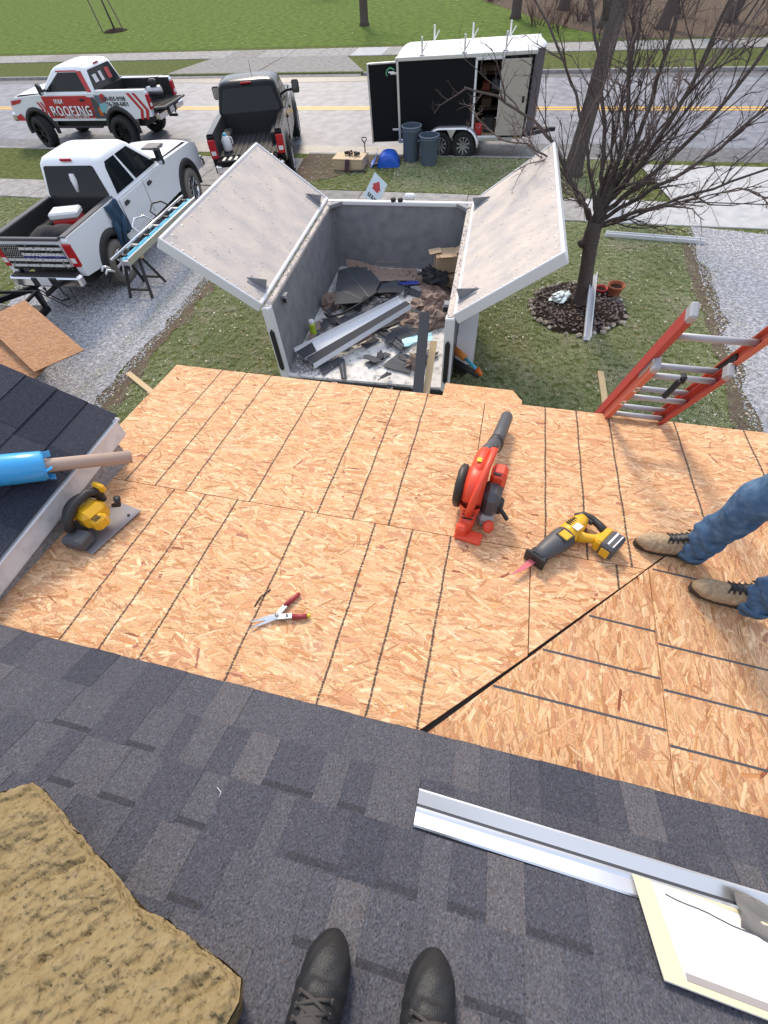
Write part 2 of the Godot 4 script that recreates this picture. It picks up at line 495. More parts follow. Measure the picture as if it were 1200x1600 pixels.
	mat("panel_white", lin(.78, .77, .78), 0.45)
	mat("panel_cream", lin(.62, .57, .40), 0.6)
	mat("saw_yellow", lin(.72, .40, .015), 0.45)
	mat("tool_black", lin(.022, .023, .026), 0.5)
	mat("tool_grey", lin(.075, .078, .09), 0.5)
	mat("blower_red", lin(.74, .07, .03), 0.42)
	mat("blade_red", lin(.58, .13, .16), 0.4)
	mat("snips_red", lin(.30, .03, .04), 0.5)
	mat("can_grey", lin(.085, .115, .155), 0.6)
	mat("tarp_blue", lin(.015, .10, .55), 0.4)
	mat("board", lin(.55, .42, .27), 0.8)
	mat("lumber", lin(.56, .42, .25), 0.8)
	mat("cardboard", lin(.40, .29, .19), 0.9)
	mat("kraft", lin(.36, .28, .24), 0.85); tex(M.kraft, noise_tex(36, 0.05, [[0.0, Color(.72, .66, .64)], [1.0, Color.WHITE]], 256), 2.0)
	mat("shingle_scrap", lin(.052, .055, .065), 0.95)
	mat("shingle_light", lin(.085, .088, .10), 0.95)
	mat("bottle_green", lin(.42, .58, .03), 0.3)
	mat("pale_blue", lin(.32, .62, .70), 0.5)
	mat("navy_plastic", lin(.02, .04, .25), 0.4)
	mat("terracotta", lin(.36, .11, .05), 0.85)
	mat("red_plastic", lin(.5, .03, .03), 0.4)
	mat("leaf_litter", Color.WHITE, 0.95).vertex_color_use_as_albedo = true
	mat("rope_yellow", lin(.6, .55, .06), 0.8)
	mat("blue_tint", lin(.06, .42, .62), 0.4)
	mat("grass_blade", Color.WHITE, 0.9).vertex_color_use_as_albedo = true
	M.grass_blade.cull_mode = BaseMaterial3D.CULL_DISABLED
	for k2 in ["grass", "park_grass", "leaf_ground", "gravel", "bare_soil", "mulch", "grass_blade", "leaf_litter", "stone", "denim", "twig", "pale_twig", "bark", "street_bark", "concrete", "concrete_light", "concrete_old", "suede"]:
		M[k2].metallic_specular = 0.12
	for k2 in ["osb", "osb_plain", "shingle_0", "shingle_1", "shingle_2", "shingle_3", "shingle_4", "shingle_5", "side_shingle_0", "side_shingle_1", "side_shingle_2", "shadow_band", "lid_white"]:
		M[k2].metallic_specular = 0.25

# white lining board, dusted all over with dark roofing crumbs
func lid_picture() -> ImageTexture:
	var r := RandomNumberGenerator.new(); r.seed = 77
	var n := FastNoiseLite.new(); n.seed = 5; n.frequency = 0.012; n.fractal_octaves = 4
	var S := 512
	var im := Image.create_empty(S, S, false, Image.FORMAT_RGB8)
	for y in S:
		for x in S:
			var a := float(x) / S; var k := 0.5 + 0.5 * (n.get_noise_2d(x, y) * (1 - a) + n.get_noise_2d(x - S, y) * a)
			var c := Color(.77, .76, .78).lerp(Color(.91, .87, .845), clampf(k * 2.0 - .5, 0, 1))
			var g := r.randf_range(0.965, 1.03)
			im.set_pixel(x, y, Color(c.r * g, c.g * g, c.b * g))
	for i in 1000:
		var x := r.randi() % S; var y := r.randi() % S
		if n.get_noise_2d(x * 0.6 + 900, y * 0.6) < -0.05 and r.randf() < 0.8: continue
		var w := r.randi_range(1, 5); var h := r.randi_range(1, 3)
		var t := r.randf_range(0.22, 0.70)
		for yy in h:
			for xx in w:
				if r.randf() < 0.8: im.set_pixel((x + xx + yy) % S, (y + yy) % S, gray(t))
	return ImageTexture.create_from_image(im)

# ---------- the setting ----------
func flat(pts: Array, y: float) -> MB:
	var b := MB.new()
	var poly := PackedVector2Array()
	for p in pts: poly.append(Vector2(p[0], p[1]))
	if Geometry2D.is_polygon_clockwise(poly): poly.reverse()
	var ids := Geometry2D.triangulate_polygon(poly)
	for i in range(0, ids.size(), 3):
		var a := poly[ids[i]]; var c := poly[ids[i + 1]]; var d := poly[ids[i + 2]]
		b.tri(Vector3(a.x, y, a.y), Vector3(c.x, y, c.y), Vector3(d.x, y, d.y))
	return b
func slab(x0: float, x1: float, z0: float, z1: float, y: float, t := 0.1, ch := 0.008) -> MB:
	var b := MB.new()
	b.box(Vector3((x0 + x1) / 2, y - t / 2, (z0 + z1) / 2), Vector3(x1 - x0, t, z1 - z0), Basis.IDENTITY, ch)
	return b

func ground() -> void:
	# one sheet of ground, sunk along the street
	var g := MB.new()
	var zs := [60.0, 2.0, -12.0, -17.13, -17.14, -28.0, -28.01, -60.0, -160.0, -400.0]
	var ys := [0.0, 0.0, 0.0, 0.0, -0.16, -0.16, 0.0, 0.0, 0.0, 0.0]
	for i in zs.size() - 1:
		for s in 12:
			var xa: float = -300.0 + 50.0 * s
			g.quad(Vector3(xa, ys[i], zs[i]), Vector3(xa + 50.0, ys[i], zs[i]), Vector3(xa + 50.0, ys[i + 1], zs[i + 1]), Vector3(xa, ys[i + 1], zs[i + 1]))
	struct("ground", g, M.grass)
	struct("park_lawn", flat([[-220, -34.0], [4, -34.0], [1.5, -37], [-5, -49], [-22, -55.5], [-42, -62], [-60, -63], [-220, -100]], 0.006), M.park_grass)
	struct("leafy_ground", flat([[4.2, -33.9], [90, -33.9], [120, -120], [-220, -120], [-220, -100.2], [-60, -63.2], [-42, -62.2], [-22, -55.7], [-5, -49.2], [1.5, -37.2]], 0.008), M.leaf_ground)
	# street
	struct("road", slab(-200, 200, -27.9, -17.25, -0.1, 0.05, 0.0), M.asphalt)
	struct("wet_gutter", flat([[-200, -18.6], [-13, -18.5], [-9, -18.3], [-5, -18.25], [-1, -18.7], [3, -18.9], [5.5, -18.6], [9, -18.85], [200, -18.7], [200, -17.26], [-200, -17.26]], -0.094), M.wet_gutter)
	struct("wet_gutter", flat([[-200, -27.1], [-19, -27.1], [-14, -26.7], [-8, -26.9], [-3, -27.3], [6, -27.1], [12, -26.9], [200, -27.2], [200, -27.88], [-200, -27.88]], -0.094), M.wet_gutter)
	for z in [-22.54, -22.82]:
		struct("road_marking", slab(-200, 200, z - 0.09, z + 0.09, -0.092, 0.007, 0.0), M.yellow_paint)
	for c in [[-60, -12.4], [-6.95, 3.45], [7.9, 60]]:
		struct("kerb", slab(c[0], c[1], -17.25, -17.1, 0.012, 0.2, 0.02), M.concrete)
	for c in [[-80, -18.8], [-7.9, 60]]:
		struct("kerb", slab(c[0], c[1], -28.05, -27.9, 0.012, 0.2, 0.02), M.concrete)
	# pavement: separate flags with open joints
	var pv := Node3D.new(); pv.name = "pavement"; add_child(pv); pv.set_meta("kind", "structure")
	var x := -24.0
	var k := 0
	while x < 14.0:
		var l := 1.52
		var m: Material = M.concrete
		if x > 0.6: m = M.concrete_light
		elif k % 5 == 2: m = M.concrete_old
		var b := slab(x + 0.006, x + l - 0.006, -14.17, -12.83, 0.02 + 0.004 * (k % 3), 0.12, 0.012)
		part(pv, "paving_flag", b, m)
		x += l; k += 1
	var fp := Node3D.new(); fp.name = "far_pavement"; add_child(fp); fp.set_meta("kind", "structure")
	x = -60.0; k = 0
	while x < 30.0:
		var m: Material = M.concrete
		if k % 7 == 3: m = M.concrete_old
		if absf(x + 10.3) < 0.9: m = M.concrete_light
		part(fp, "paving_flag", slab(x + 0.01, x + 1.79, -33.3, -31.4, 0.03, 0.1, 0.012), m)
		x += 1.8; k += 1
	# driveway aprons
	var a1 := MB.new()
	for q in [[-12.4, -9.75, -11.2, -9.77], [-9.73, -6.95, -9.75, -6.6]]:
		a1.quad(Vector3(q[2], 0.03, -14.2), Vector3(q[3], 0.03, -14.2), Vector3(q[1], 0.012, -16.6), Vector3(q[0], 0.012, -16.6))
		a1.quad(Vector3(q[0], 0.012, -16.6), Vector3(q[1], 0.012, -16.6), Vector3(q[1], -0.086, -17.4), Vector3(q[0], -0.086, -17.4))
	struct("left_driveway_apron", a1, M.concrete)
	var a2 := MB.new()
	for q in [[3.45, 5.38, 4.0, 5.38], [5.4, 7.9, 5.4, 7.4]]:
		a2.quad(Vector3(q[2], 0.032, -14.2), Vector3(q[3], 0.032, -14.2), Vector3(q[1], 0.014, -16.7), Vector3(q[0], 0.014, -16.7))
		a2.quad(Vector3(q[0], 0.014, -16.7), Vector3(q[1], 0.014, -16.7), Vector3(q[1], -0.086, -17.4), Vector3(q[0], -0.086, -17.4))
	struct("right_driveway_apron", a2, M.concrete_light)
	var a3 := MB.new()
	for q in [[-18.6, -13.6, -17.6, -13.35], [-13.55, -8.0, -13.3, -9.7]]:
		a3.quad(Vector3(q[0], -0.086, -27.75), Vector3(q[1], -0.086, -27.75), Vector3(q[1], 0.012, -28.3), Vector3(q[0], 0.012, -28.3))
		a3.quad(Vector3(q[0], 0.012, -28.3), Vector3(q[1], 0.012, -28.3), Vector3(q[3], 0.03, -31.38), Vector3(q[2], 0.03, -31.38))
	struct("far_driveway_apron", a3, M.concrete_old)
	# gravel drives with ragged edges
	var L := []
	var z := -12.82
	while z < 6.0:
		L.append([-6.72 + rng.randf_range(-.12, .12) - (0.9 * smoothstep(-10.5, -12.8, z)), z]); z += 0.35
	while z > -12.9:
		L.append([-10.9 - 0.6 * smoothstep(-8, -12, z) + rng.randf_range(-.15, .15), z]); z -= 0.5
	struct("gravel_drive", flat(L, 0.014), M.gravel)
	L = []; z = -12.8
	while z < 6.0:
		L.append([4.28 + rng.randf_range(-.14, .14), z]); z += 0.4
	while z > -12.8:
		L.append([9.5, z]); z -= 3.0
	struct("gravel_drive", flat(L, 0.014), M.gravel)
	L = []; z = -11.9
	while z < 4.0:
		L.append([5.6 + rng.randf_range(-.2, .2), z]); z += 0.4
	while z > -12.0:
		L.append([6.6 + rng.randf_range(-.2, .2), z]); z -= 0.4
	struct("grass_strip", flat(L, 0.02), M.grass)
	# bare verge soil along the drives and the kerb
	for e in [[-6.5, -12.0, -3.5, .32], [4.15, -12.3, -3.5, .32]]:
		L = []; z = e[1]
		while z < e[2]:
			L.append([e[0] - e[3] * rng.randf_range(.5, 1.0), z]); z += 0.3
		while z > e[1]:
			L.append([e[0] + e[3] * rng.randf_range(.2, 1.0), z]); z -= 0.3
		struct("bare_soil", flat(L, 0.009), M.bare_soil)
	struct("bare_soil", flat([[-6.9, -14.3], [-6.9, -17.05], [-3.4, -17.05], [-4.2, -16.3], [-4.9, -15.9], [-5.4, -15.2], [-6.2, -14.7]], 0.008), M.bare_soil)

func far_side() -> void:
	pass

# ---------- roofs ----------
const IN := 0.0254
const LOW := deg_to_rad(6.45)

func porch_roof() -> void:
	# low roof of bare boards; u runs along the eave, v up the slope
	var o := Vector3(0.0437, 2.913, -2.447)
	var U := Vector3.RIGHT
	var W := Vector3(0, sin(LOW), cos(LOW))
	var N := Vector3(0, cos(LOW), -sin(LOW))
	var t := thing("porch_roof", "low porch roof decked with bare tan strand boards, black hip gap at right", "roof")
	# the hip line, as u at a given v
	var h0 := Vector2(-0.0597, 2.222); var h1 := Vector2(0.994, 1.130)
	var hip := func(v: float) -> float: return h0.x + (h1.x - h0.x) * (h0.y - v) / (h0.y - h1.y)
	var sheets := []
	var V1 := 49.18 * IN; var V2 := 2.50
	var g := 0.0024
	var left := PackedVector2Array([Vector2(-2.44, 0), Vector2(-g, 0), Vector2(-g, V1 - g), Vector2(-2.40, V1 - g), Vector2(-2.40, 0.98)])
	sheets.append([left, -96 * IN, 0, 0])
	sheets.append([PackedVector2Array([Vector2(g, 0), Vector2(hip.call(0.0) - 0.003, 0), Vector2(hip.call(V1) - 0.004, V1 - g), Vector2(g, V1 - g)]), 0.0, 0, 1])
	var u0 := 13.14 * IN
	sheets.append([PackedVector2Array([Vector2(-2.25, V1 + g), Vector2(u0 - g, V1 + g), Vector2(u0 - g, hipv(hip, u0)), Vector2(hip.call(V2 - .2) - 0.022, V2 - .2), Vector2(hip.call(V2 - .2) - 0.022, V2), Vector2(-2.25, V2)]), u0 - 96 * IN, V1, 2])
	sheets.append([PackedVector2Array([Vector2(u0 + g, V1 + g), Vector2(hip.call(V1) - 0.006, V1 + g), Vector2(u0 + g, hipv(hip, u0) - 0.012)]), u0, V1, 3])
	for s in sheets:
		var b := MB.new()
		var poly: PackedVector2Array = s[0]
		var fl: int = s[3]
		var uo := Vector2(s[1], s[2]); var us := Vector2(96 * IN, 48 * IN)
		if fl & 1: uo.y += us.y; us.y = -us.y
		if fl & 2: uo.x += us.x; us.x = -us.x
		b.prism(poly, o - N * 0.012, U, W, N, 0.012, 0.0, uo, us)
		part(t, "sheathing_board", b, M.osb)
	# the wing beyond the hip falls to the right; its boards run up and down
	var c := o + U * h0.x + W * h0.y
	var D := Vector3(cos(LOW), -sin(LOW), 0)
	var N2 := Vector3(sin(LOW), cos(LOW), 0)
	var Z := Vector3(0, 0, 1)
	# hip in the wing's own axes (x along D, y along +z)
	var e := o + U * h1.x + W * h1.y
	var hd := Vector2((e - c).dot(D), (e - c).z)
	var xs := 0.948 / cos(LOW)
	var zt := hd.y * xs / hd.x
	var far := 2.3
	var wing := [
		[PackedVector2Array([Vector2(0.016, 0.0), Vector2(xs - g, zt + 0.006), Vector2(xs - g, 0.32), Vector2(-.2, 0.32), Vector2(-.2, 0.06)]), 0.92, 0],
		[PackedVector2Array([Vector2(xs + g, zt + 0.002), Vector2(far, hd.y * far / hd.x + 0.002), Vector2(far, 0.32), Vector2(xs + g, 0.32)]), 0.92, 1]]
	for s in wing:
		var b := MB.new()
		var fl: int = s[2]
		# picture x follows z (swap), so the strands run up and down the wing
		var uo := Vector2(xs - 1.2192 if fl == 0 else xs, -2.4384 + 0.4); var us := Vector2(1.2192, 2.4384)
		b.prism(s[0], c - N2 * 0.012, D, Z, N2, 0.012, 0.0, uo, us, true)
		part(t, "sheathing_board", b, M.osb_plain)
	# printed stud lines of the wing boards
	var ln := MB.new()
	for zz in [-.6535, -.447, -.2466]:
		ln.bar(c + D * (zz * hd.x / hd.y + 0.02) + Z * zz + N2 * 0.0005, c + D * (xs - 0.004) + Z * zz + N2 * 0.0005, 0.009, 0.001, N2)
	for zz in [-.975, -.600, -.404, -.194]:
		ln.bar(c + D * maxf(xs + 0.004, zz * hd.x / hd.y + 0.02) + Z * zz + N2 * 0.0005, c + D * far + Z * zz + N2 * 0.0005, 0.009, 0.001, N2)
	part(t, "printed_line", ln, M.grey_plastic)
	# underlay seen through the open joints, rafters and the eave board
	var ul := MB.new()
	ul.prism(PackedVector2Array([Vector2(-2.36, 0.02), Vector2(hip.call(0.02), 0.02), Vector2(hip.call(2.35), 2.35), Vector2(-2.2, 2.35)]), o - N * 0.034, U, W, N, 0.02)
	ul.prism(PackedVector2Array([Vector2(-.1, .3), Vector2(far, .3), Vector2(far, hd.y * far / hd.x), Vector2(0.0, 0.0)]), c - N2 * 0.036, D, Z, N2, 0.02)
	part(t, "underlay", ul, M.dark_gap)
	for i in 11:
		var b := MB.new()
		var u := (-90.0 + 16.0 * i) * IN
		var vm := 2.4 if u < -0.1 else clampf(hipv(hip, u), 0.4, 2.4)
		b.bar(o + U * u + W * 0.02 - N * 0.11, o + U * u + W * vm - N * 0.11, 0.038, 0.14, N)
		part(t, "rafter", b, M.lumber)
	var fb := MB.new()
	fb.box(Vector3(-0.12, 2.81, -2.43), Vector3(4.5, 0.17, 0.02), Basis.IDENTITY, 0.003)
	part(t, "eave_board", fb, M.fascia)
	# loose board jutting out under the eave
	var lb := MB.new()
	lb.prism(PackedVector2Array([Vector2(0, 0), Vector2(0.56, 0.0), Vector2(0.64, 0.14), Vector2(0.62, 0.5), Vector2(0, 0.5)]), Vector3(-0.30, 2.55, -3.02), Vector3.RIGHT, Vector3(0, 0.12, 0.99), Vector3.UP, 0.012, 0.0, Vector2.ZERO, Vector2(1.2, .6))
	solo("scrap_board", lb, M.osb_plain, "offcut of strand board sticking out below the porch eave beside the dump trailer post", "board")
	# house walls under the roofs
	var w := MB.new()
	w.box(Vector3(-0.1, 1.28, -1.9), Vector3(4.3, 2.56, 0.2))
	w.box(Vector3(-2.2, 1.28, 0.0), Vector3(0.2, 2.56, 3.7)); w.box(Vector3(2.0, 1.28, 0.0), Vector3(0.2, 2.56, 3.7))
	w.box(Vector3(-0.1, 1.6, 1.9), Vector3(4.3, 3.2, 0.2))
	var hs := thing("house", "grey house wall below the porch roof and shingled roof", "house", Vector3.ZERO)
	part(hs, "wall", w, M.wall_grey)

func hipv(hip: Callable, u: float) -> float:
	# v where the hip crosses this u
	var a: float = hip.call(0.0); var b: float = hip.call(2.222)
	return 2.222 * (u - a) / (b - a)

# rows of laminated shingles: a strip per course, darker and lighter tabs on it, dark bands at the butts
func shingle_rows(t: Node3D, o: Vector3, along: Vector3, upv: Vector3, n: Vector3, len: float, rows: int, expo: float, mats: Array, sd: int, tabw: Vector2, band := true) -> void:
	var r := RandomNumberGenerator.new(); r.seed = sd
	for i in rows:
		var s := expo * i
		var x := -r.randf() * 0.6
		var k := r.randi()
		while x < len:
			# one shingle about a metre long
			var l := 1.0
			var x0 := maxf(x, 0.0); var x1 := minf(x + l - 0.0008, len)
			if x1 - x0 > 0.02:
				var tone: int = [0, 4, 2][k % 3] % mats.size() if band else k % mats.size()
				wedge(t, o, along, upv, n, x0, x1, s, expo + 0.03, 0.0, 0.0045, mats[tone])
				var xx := x0 + r.randf_range(0.0, 0.15)
				var on := r.randf() < 0.5
				while xx < x1 - 0.05:
					var w := minf(r.randf_range(tabw.x, tabw.y), x1 - xx)
					if on and w > 0.05:
						wedge(t, o, along, upv, n, xx, xx + w, s - 0.001, expo + 0.012, 0.0045, 0.002, mats[(tone + 1 + r.randi() % (mats.size() - 1)) % mats.size()])
					elif band and w > 0.06 and i > 0 and r.randf() < .85:
						# the printed shadow band of the lower layer
						wedge(t, o, along, upv, n, xx, xx + w, s + expo - 0.026, 0.026, 0.0025, 0.001, M.shadow_band)
					on = not on
					xx += w + 0.0006
			x += l
			k += 1

func wedge(t: Node3D, o: Vector3, al: Vector3, up: Vector3, n: Vector3, x0: float, x1: float, s: float, h: float, lift: float, th: float, m: Material) -> void:
	var b := MB.new()
	var P := func(x: float, y: float, z: float) -> Vector3: return o + al * x + up * y + n * z
	var k := h
	# butt edge proud, top edge tucked under the next course
	var a := [P.call(x0, s, lift + 0.004), P.call(x1, s, lift + 0.004), P.call(x1, s, lift + th + 0.005), P.call(x0, s, lift + th + 0.005)]
	var c := [P.call(x0, s + k, lift - 0.003), P.call(x1, s + k, lift - 0.003), P.call(x1, s + k, lift + th - 0.002), P.call(x0, s + k, lift + th - 0.002)]
	b.quad(a[3], a[2], c[2], c[3]); b.quad(a[0], a[1], a[2], a[3])
	b.quad(a[1], c[1], c[2], a[2]); b.quad(c[0], a[0], a[3], c[3]); b.quad(a[1], a[0], c[0], c[1])
	part(t, "shingle", b, m)

func main_roof() -> void:
	var an := deg_to_rad(27.0)
	var up := Vector3(0, sin(an), cos(an)); var n := Vector3(0, cos(an), -sin(an))
	var o := Vector3(-2.35, 3.195, -0.243)
	var t := thing("shingled_roof", "dark charcoal shingled roof in the foreground above the bare porch deck", "roof")
	var d := MB.new()
	d.prism(PackedVector2Array([Vector2(0, 0.012), Vector2(4.6, 0.012), Vector2(4.6, 2.2), Vector2(0, 2.2)]), o - n * 0.02, Vector3.RIGHT, up, n, 0.018)
	part(t, "roof_deck", d, M.dark_gap)
	var mats := [M.shingle_0, M.shingle_1, M.shingle_2, M.shingle_3, M.shingle_4, M.shingle_5]
	shingle_rows(t, o, Vector3.RIGHT, up, n, 4.6, 9, 0.167, mats, 5, Vector2(0.07, 0.18))
	var rest := MB.new()
	rest.prism(PackedVector2Array([Vector2(0, 1.5), Vector2(4.6, 1.5), Vector2(4.6, 2.2), Vector2(0, 2.2)]), o, Vector3.RIGHT, up, n, 0.008)
	part(t, "shingle", rest, M.shingle_0)
	var fb := MB.new()
	fb.box(Vector3(-0.05, 3.17, -0.222), Vector3(4.5, 0.028, 0.02))
	part(t, "starter_edge", fb, M.dark_gap)

func side_roof() -> void:
	var an := deg_to_rad(27.0)
	var up := Vector3(-cos(an), sin(an), 0); var n := Vector3(sin(an), cos(an), 0)
	var o := Vector3(-2.045, 3.322, -1.47)
	var t := thing("side_roof", "small dark blue-grey shingled roof with a white eave board at left", "roof")
	var d := MB.new()
	d.prism(PackedVector2Array([Vector2(0.01, 0.01), Vector2(1.95, 0.01), Vector2(1.95, 1.45), Vector2(0.01, 1.45)]), o - n * 0.02, Vector3(0, 0, 1), up, n, 0.018)
	part(t, "roof_deck", d, M.dark_gap)
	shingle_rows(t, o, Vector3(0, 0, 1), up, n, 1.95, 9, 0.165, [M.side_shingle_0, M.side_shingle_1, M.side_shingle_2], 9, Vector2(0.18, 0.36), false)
	var f := MB.new()
	f.box(Vector3(-2.058, 3.25, -0.5), Vector3(0.022, 0.11, 1.9), Basis.IDENTITY, 0.003)
	part(t, "eave_board", f, M.fascia)
	var dr := MB.new()
	dr.box(Vector3(-2.048, 3.306, -0.5), Vector3(0.03, 0.014, 1.93), Basis.IDENTITY, 0.003)
	part(t, "drip_edge", dr, M.white_trim)
	var w := MB.new()
	w.box(Vector3(-2.135, 3.05, -0.45), Vector3(0.12, 0.5, 1.86))
	w.box(Vector3(-2.62, 2.0, -1.30), Vector3(1.0, 2.5, 0.1))
	part(t, "wall", w, M.wall_grey)
	var rk := MB.new()
	rk.bar(Vector3(-2.06, 3.27, -1.43), Vector3(-3.3, 3.27 + 1.24 * tan(an), -1.43), 0.02, 0.10, Vector3.UP)
	part(t, "rake_board", rk, M.white_trim)
	var sof := MB.new()
	sof.box(Vector3(-2.08, 3.196, -0.5), Vector3(0.06, 0.012, 1.88))
	part(t, "soffit", sof, M.fascia)

# ---------- pickups ----------
# local axes: front towards -z, rear axle at z = 0, ground at y = 0
func arc_pts(cz: float, cy: float, r: float, a0: float, a1: float, n: int) -> Array:
	var p := []
	for i in n + 1:
		var a := lerpf(a0, a1, float(i) / n)
		p.append(Vector2(cz + cos(a) * r, cy + sin(a) * r))
	return p

func wheel(parent: Node3D, c: Vector3, side: float, r: float, w: float, tyre_m: Material, rim_m: Material, spokes: int, steer := 0.0) -> void:
	var wn := Node3D.new(); wn.name = "wheel"; parent.add_child(wn, true)
	wn.position = c; wn.rotation.y = steer
	var ax := Vector3(side, 0, 0)
	var b := MB.new(true)
	b.lathe([Vector2(r * .62, -w * .5), Vector2(r * .80, -w * .54), Vector2(r * .94, -w * .48), Vector2(r, -w * .36), Vector2(r, w * .36), Vector2(r * .94, w * .48), Vector2(r * .80, w * .54), Vector2(r * .62, w * .5), Vector2(r * .62, -w * .5)], Vector3.ZERO, ax, 36)
	b.smooth(false)
	for i in 40:
		var a := TAU * i / 40
		for e in [-1, 1]:
			var p := Vector3(e * w * .3, cos(a + e * .04) * r, sin(a + e * .04) * r)
			b.box(p, Vector3(w * .26, 0.024, 0.034), Basis(Vector3.RIGHT, a + e * .04))
	part(wn, "tyre", b, tyre_m)
	var m := MB.new()
	m.lathe([Vector2(r * .63, w * .46), Vector2(r * .60, w * .50), Vector2(r * .56, w * .30), Vector2(r * .54, -w * .4)], Vector3.ZERO, ax, 30)
	for i in spokes:
		var a := TAU * i / spokes
		var d := Vector3(0, cos(a), sin(a))
		m.bar(ax * w * .36 + d * r * .1, ax * w * .44 + d * r * .58, r * .13, .03, ax, .006)
	m.lathe([Vector2(0.001, w * .42), Vector2(r * .11, w * .42), Vector2(r * .15, w * .36), Vector2(r * .15, w * .1)], Vector3.ZERO, ax, 14)
	part(wn, "rim", m, rim_m)
	var k := MB.new()
	k.lathe([Vector2(0.001, w * .12), Vector2(r * .55, w * .12)], Vector3.ZERO, ax, 20)
	part(wn, "brake_disc", k, M.dark_steel)

func pickup(called: String, label: String, o: Dictionary) -> Node3D:
	var t := thing(called, label, "pickup truck")
	var sc: float = o.get("scale", 1.0)
	t.scale = Vector3.ONE * sc
	var wb: float = o.wb; var lf: float = o.lift; var r: float = o.r; var hw := 0.98
	var zc: float = o.cab_rear; var zw: float = o.wind   # rear of the cab, foot of the windscreen
	var zr: float = o.tail; var zf: float = -wb - 0.92
	var sill := 0.50 + lf; var belt := 1.20 + lf; var rail := 1.27 + lf; var hood := 1.20 + lf; var ra := r + 0.10
	var cy := r + lf * 0.15
	var body: Material = o.body
	# body sides with wheel arches
	var side := PackedVector2Array()
	for p in arc_pts(-wb, cy, ra, PI - 0.15, 0.15, 12): side.append(p)
	side.append(Vector2(-wb + ra + .03, sill)); side.append(Vector2(-ra - .03, sill))
	for p in arc_pts(0, cy, ra, PI - 0.15, 0.15, 12): side.append(p)
	for p in [Vector2(ra + .04, sill + .03), Vector2(zr - .02, sill + .10), Vector2(zr, sill + .3), Vector2(zr, rail - .05), Vector2(zr - .04, rail), Vector2(zc + .03, rail), Vector2(zc, belt + .01), Vector2(zw + .3, belt), Vector2(zw - .1, hood), Vector2(zf + .35, hood - .06), Vector2(zf + .06, hood - .14), Vector2(zf, hood - .28), Vector2(zf + .02, sill + .05), Vector2(-wb - ra - .02, sill + .03)]:
		side.append(p)
	var b := MB.new()
	for s in [-1.0, 1.0]:
		b.prism(side, Vector3(s * (hw - .17), 0, 0), Vector3(0, 0, 1), Vector3.UP, Vector3(s, 0, 0), 0.17, 0.035)
	# bonnet, nose and floor pan
	var rings := []
	for q in [[zw + .35, hood + .02, .10], [zw, hood + .03, .08], [zf + .5, hood - .01, .06], [zf + .14, hood - .11, .04], [zf - .03, hood - .2, .02], [zf - .03, sill + .12, .0]]:
		var R := PackedVector3Array()
		for i in 9:
			var f := -1.0 + 0.25 * i
			R.append(Vector3(f * (hw - .12), q[1] + q[2] * (1 - f * f) * .6, q[0] - (.12 * (1 - f * f) if q[0] < zf + .2 else 0.0)))
		rings.append(R)
	b.smooth(true)
	b.loft(rings, false, false, false)
	b.smooth(false)
	# cab above the belt line
	var roof := 1.89 + lf
	var cr := []
	var rows := [[belt - .02, zc, zw, hw - .045, .05], [belt + .05, zc + .01, zw + .12, hw - .05, .07], [roof - .12, zc - .10, zw + .80, hw - .17, .12], [roof - .04, zc - .17, zw + .93, hw - .22, .16], [roof, zc - .30, zw + 1.08, hw - .36, .2]]
	for q in rows:
		var R := PackedVector3Array()
		var cn: float = q[4]; var x: float = q[3]
		for c in [[1, q[1], 0.0], [1, q[2], 1.0], [-1, q[2], 2.0], [-1, q[1], 3.0]]:
			var zz: float = c[1] + (-cn if c[1] == q[1] else cn)
			var xx: float = c[0] * (x - cn)
			for i in 4:
				var a: float
				match int(c[2]):
					0: a = lerpf(PI / 2, 0, i / 3.0)
					1: a = lerpf(0, -PI / 2, i / 3.0)
					2: a = lerpf(-PI / 2, -PI, i / 3.0)
					_: a = lerpf(PI, PI / 2, i / 3.0)
				R.append(Vector3(xx + cos(a) * cn, q[0], zz + sin(a) * cn))
		cr.append(R)
	b.smooth(true)
	b.loft(cr, false, false)
	# domed roof skin
	var T: PackedVector3Array = cr[-1]
	var mid := []
	for kk in [1.0, .7, .35, .02]:
		var R := PackedVector3Array()
		var cz := (float(rows[-1][1]) + float(rows[-1][2])) * .5
		for p in T:
			R.append(Vector3(p.x * kk, roof + .035 * (1 - kk * kk), cz + (p.z - cz) * kk))
		mid.append(R)
	b.loft(mid, false, true)
	b.smooth(false)
	part(t, "body", b, body)
	var un := MB.new()
	un.box(Vector3(0, .48 + lf * .8, -wb * .5), Vector3(1.45, .28, wb + 1.6))
	un.box(Vector3(0, .6 + lf * .8, -wb - .2), Vector3(1.6, .6, 1.1))
	un.box(Vector3(0, cy, 0), Vector3(1.6, .12, .12)); un.box(Vector3(0, cy, -wb), Vector3(1.6, .1, .1))
	part(t, "chassis", un, M.black_plastic)
	# glass: bilinear patches on the cab's faces, a little proud
	var face := func(p00: Vector3, p10: Vector3, p11: Vector3, p01: Vector3, poly: Array) -> MB:
		var g := MB.new()
		var n := (p10 - p00).cross(p01 - p00).normalized()
		var q := []
		for p in poly:
			q.append(p00.lerp(p10, p.x).lerp(p01.lerp(p11, p.x), p.y) + n * 0.006)
		for i in range(1, q.size() - 1):
			g.tri(q[0], q[i], q[i + 1])
			g.tri(q[0] - n * .012, q[i + 1] - n * .012, q[i] - n * .012)
		for i in q.size():
			var j := (i + 1) % q.size()
			g.quad(q[i] - n * .012, q[j] - n * .012, q[j], q[i])
		return g
	var yb: float = belt + .05; var yt: float = roof - .12
	var x0 := hw - .05; var x1 := hw - .17
	var RB := [Vector3(-x0 + .05, yb, zc + .012), Vector3(x0 - .05, yb, zc + .012), Vector3(x1 - .1, yt, zc - .10), Vector3(-x1 + .1, yt, zc - .10)]
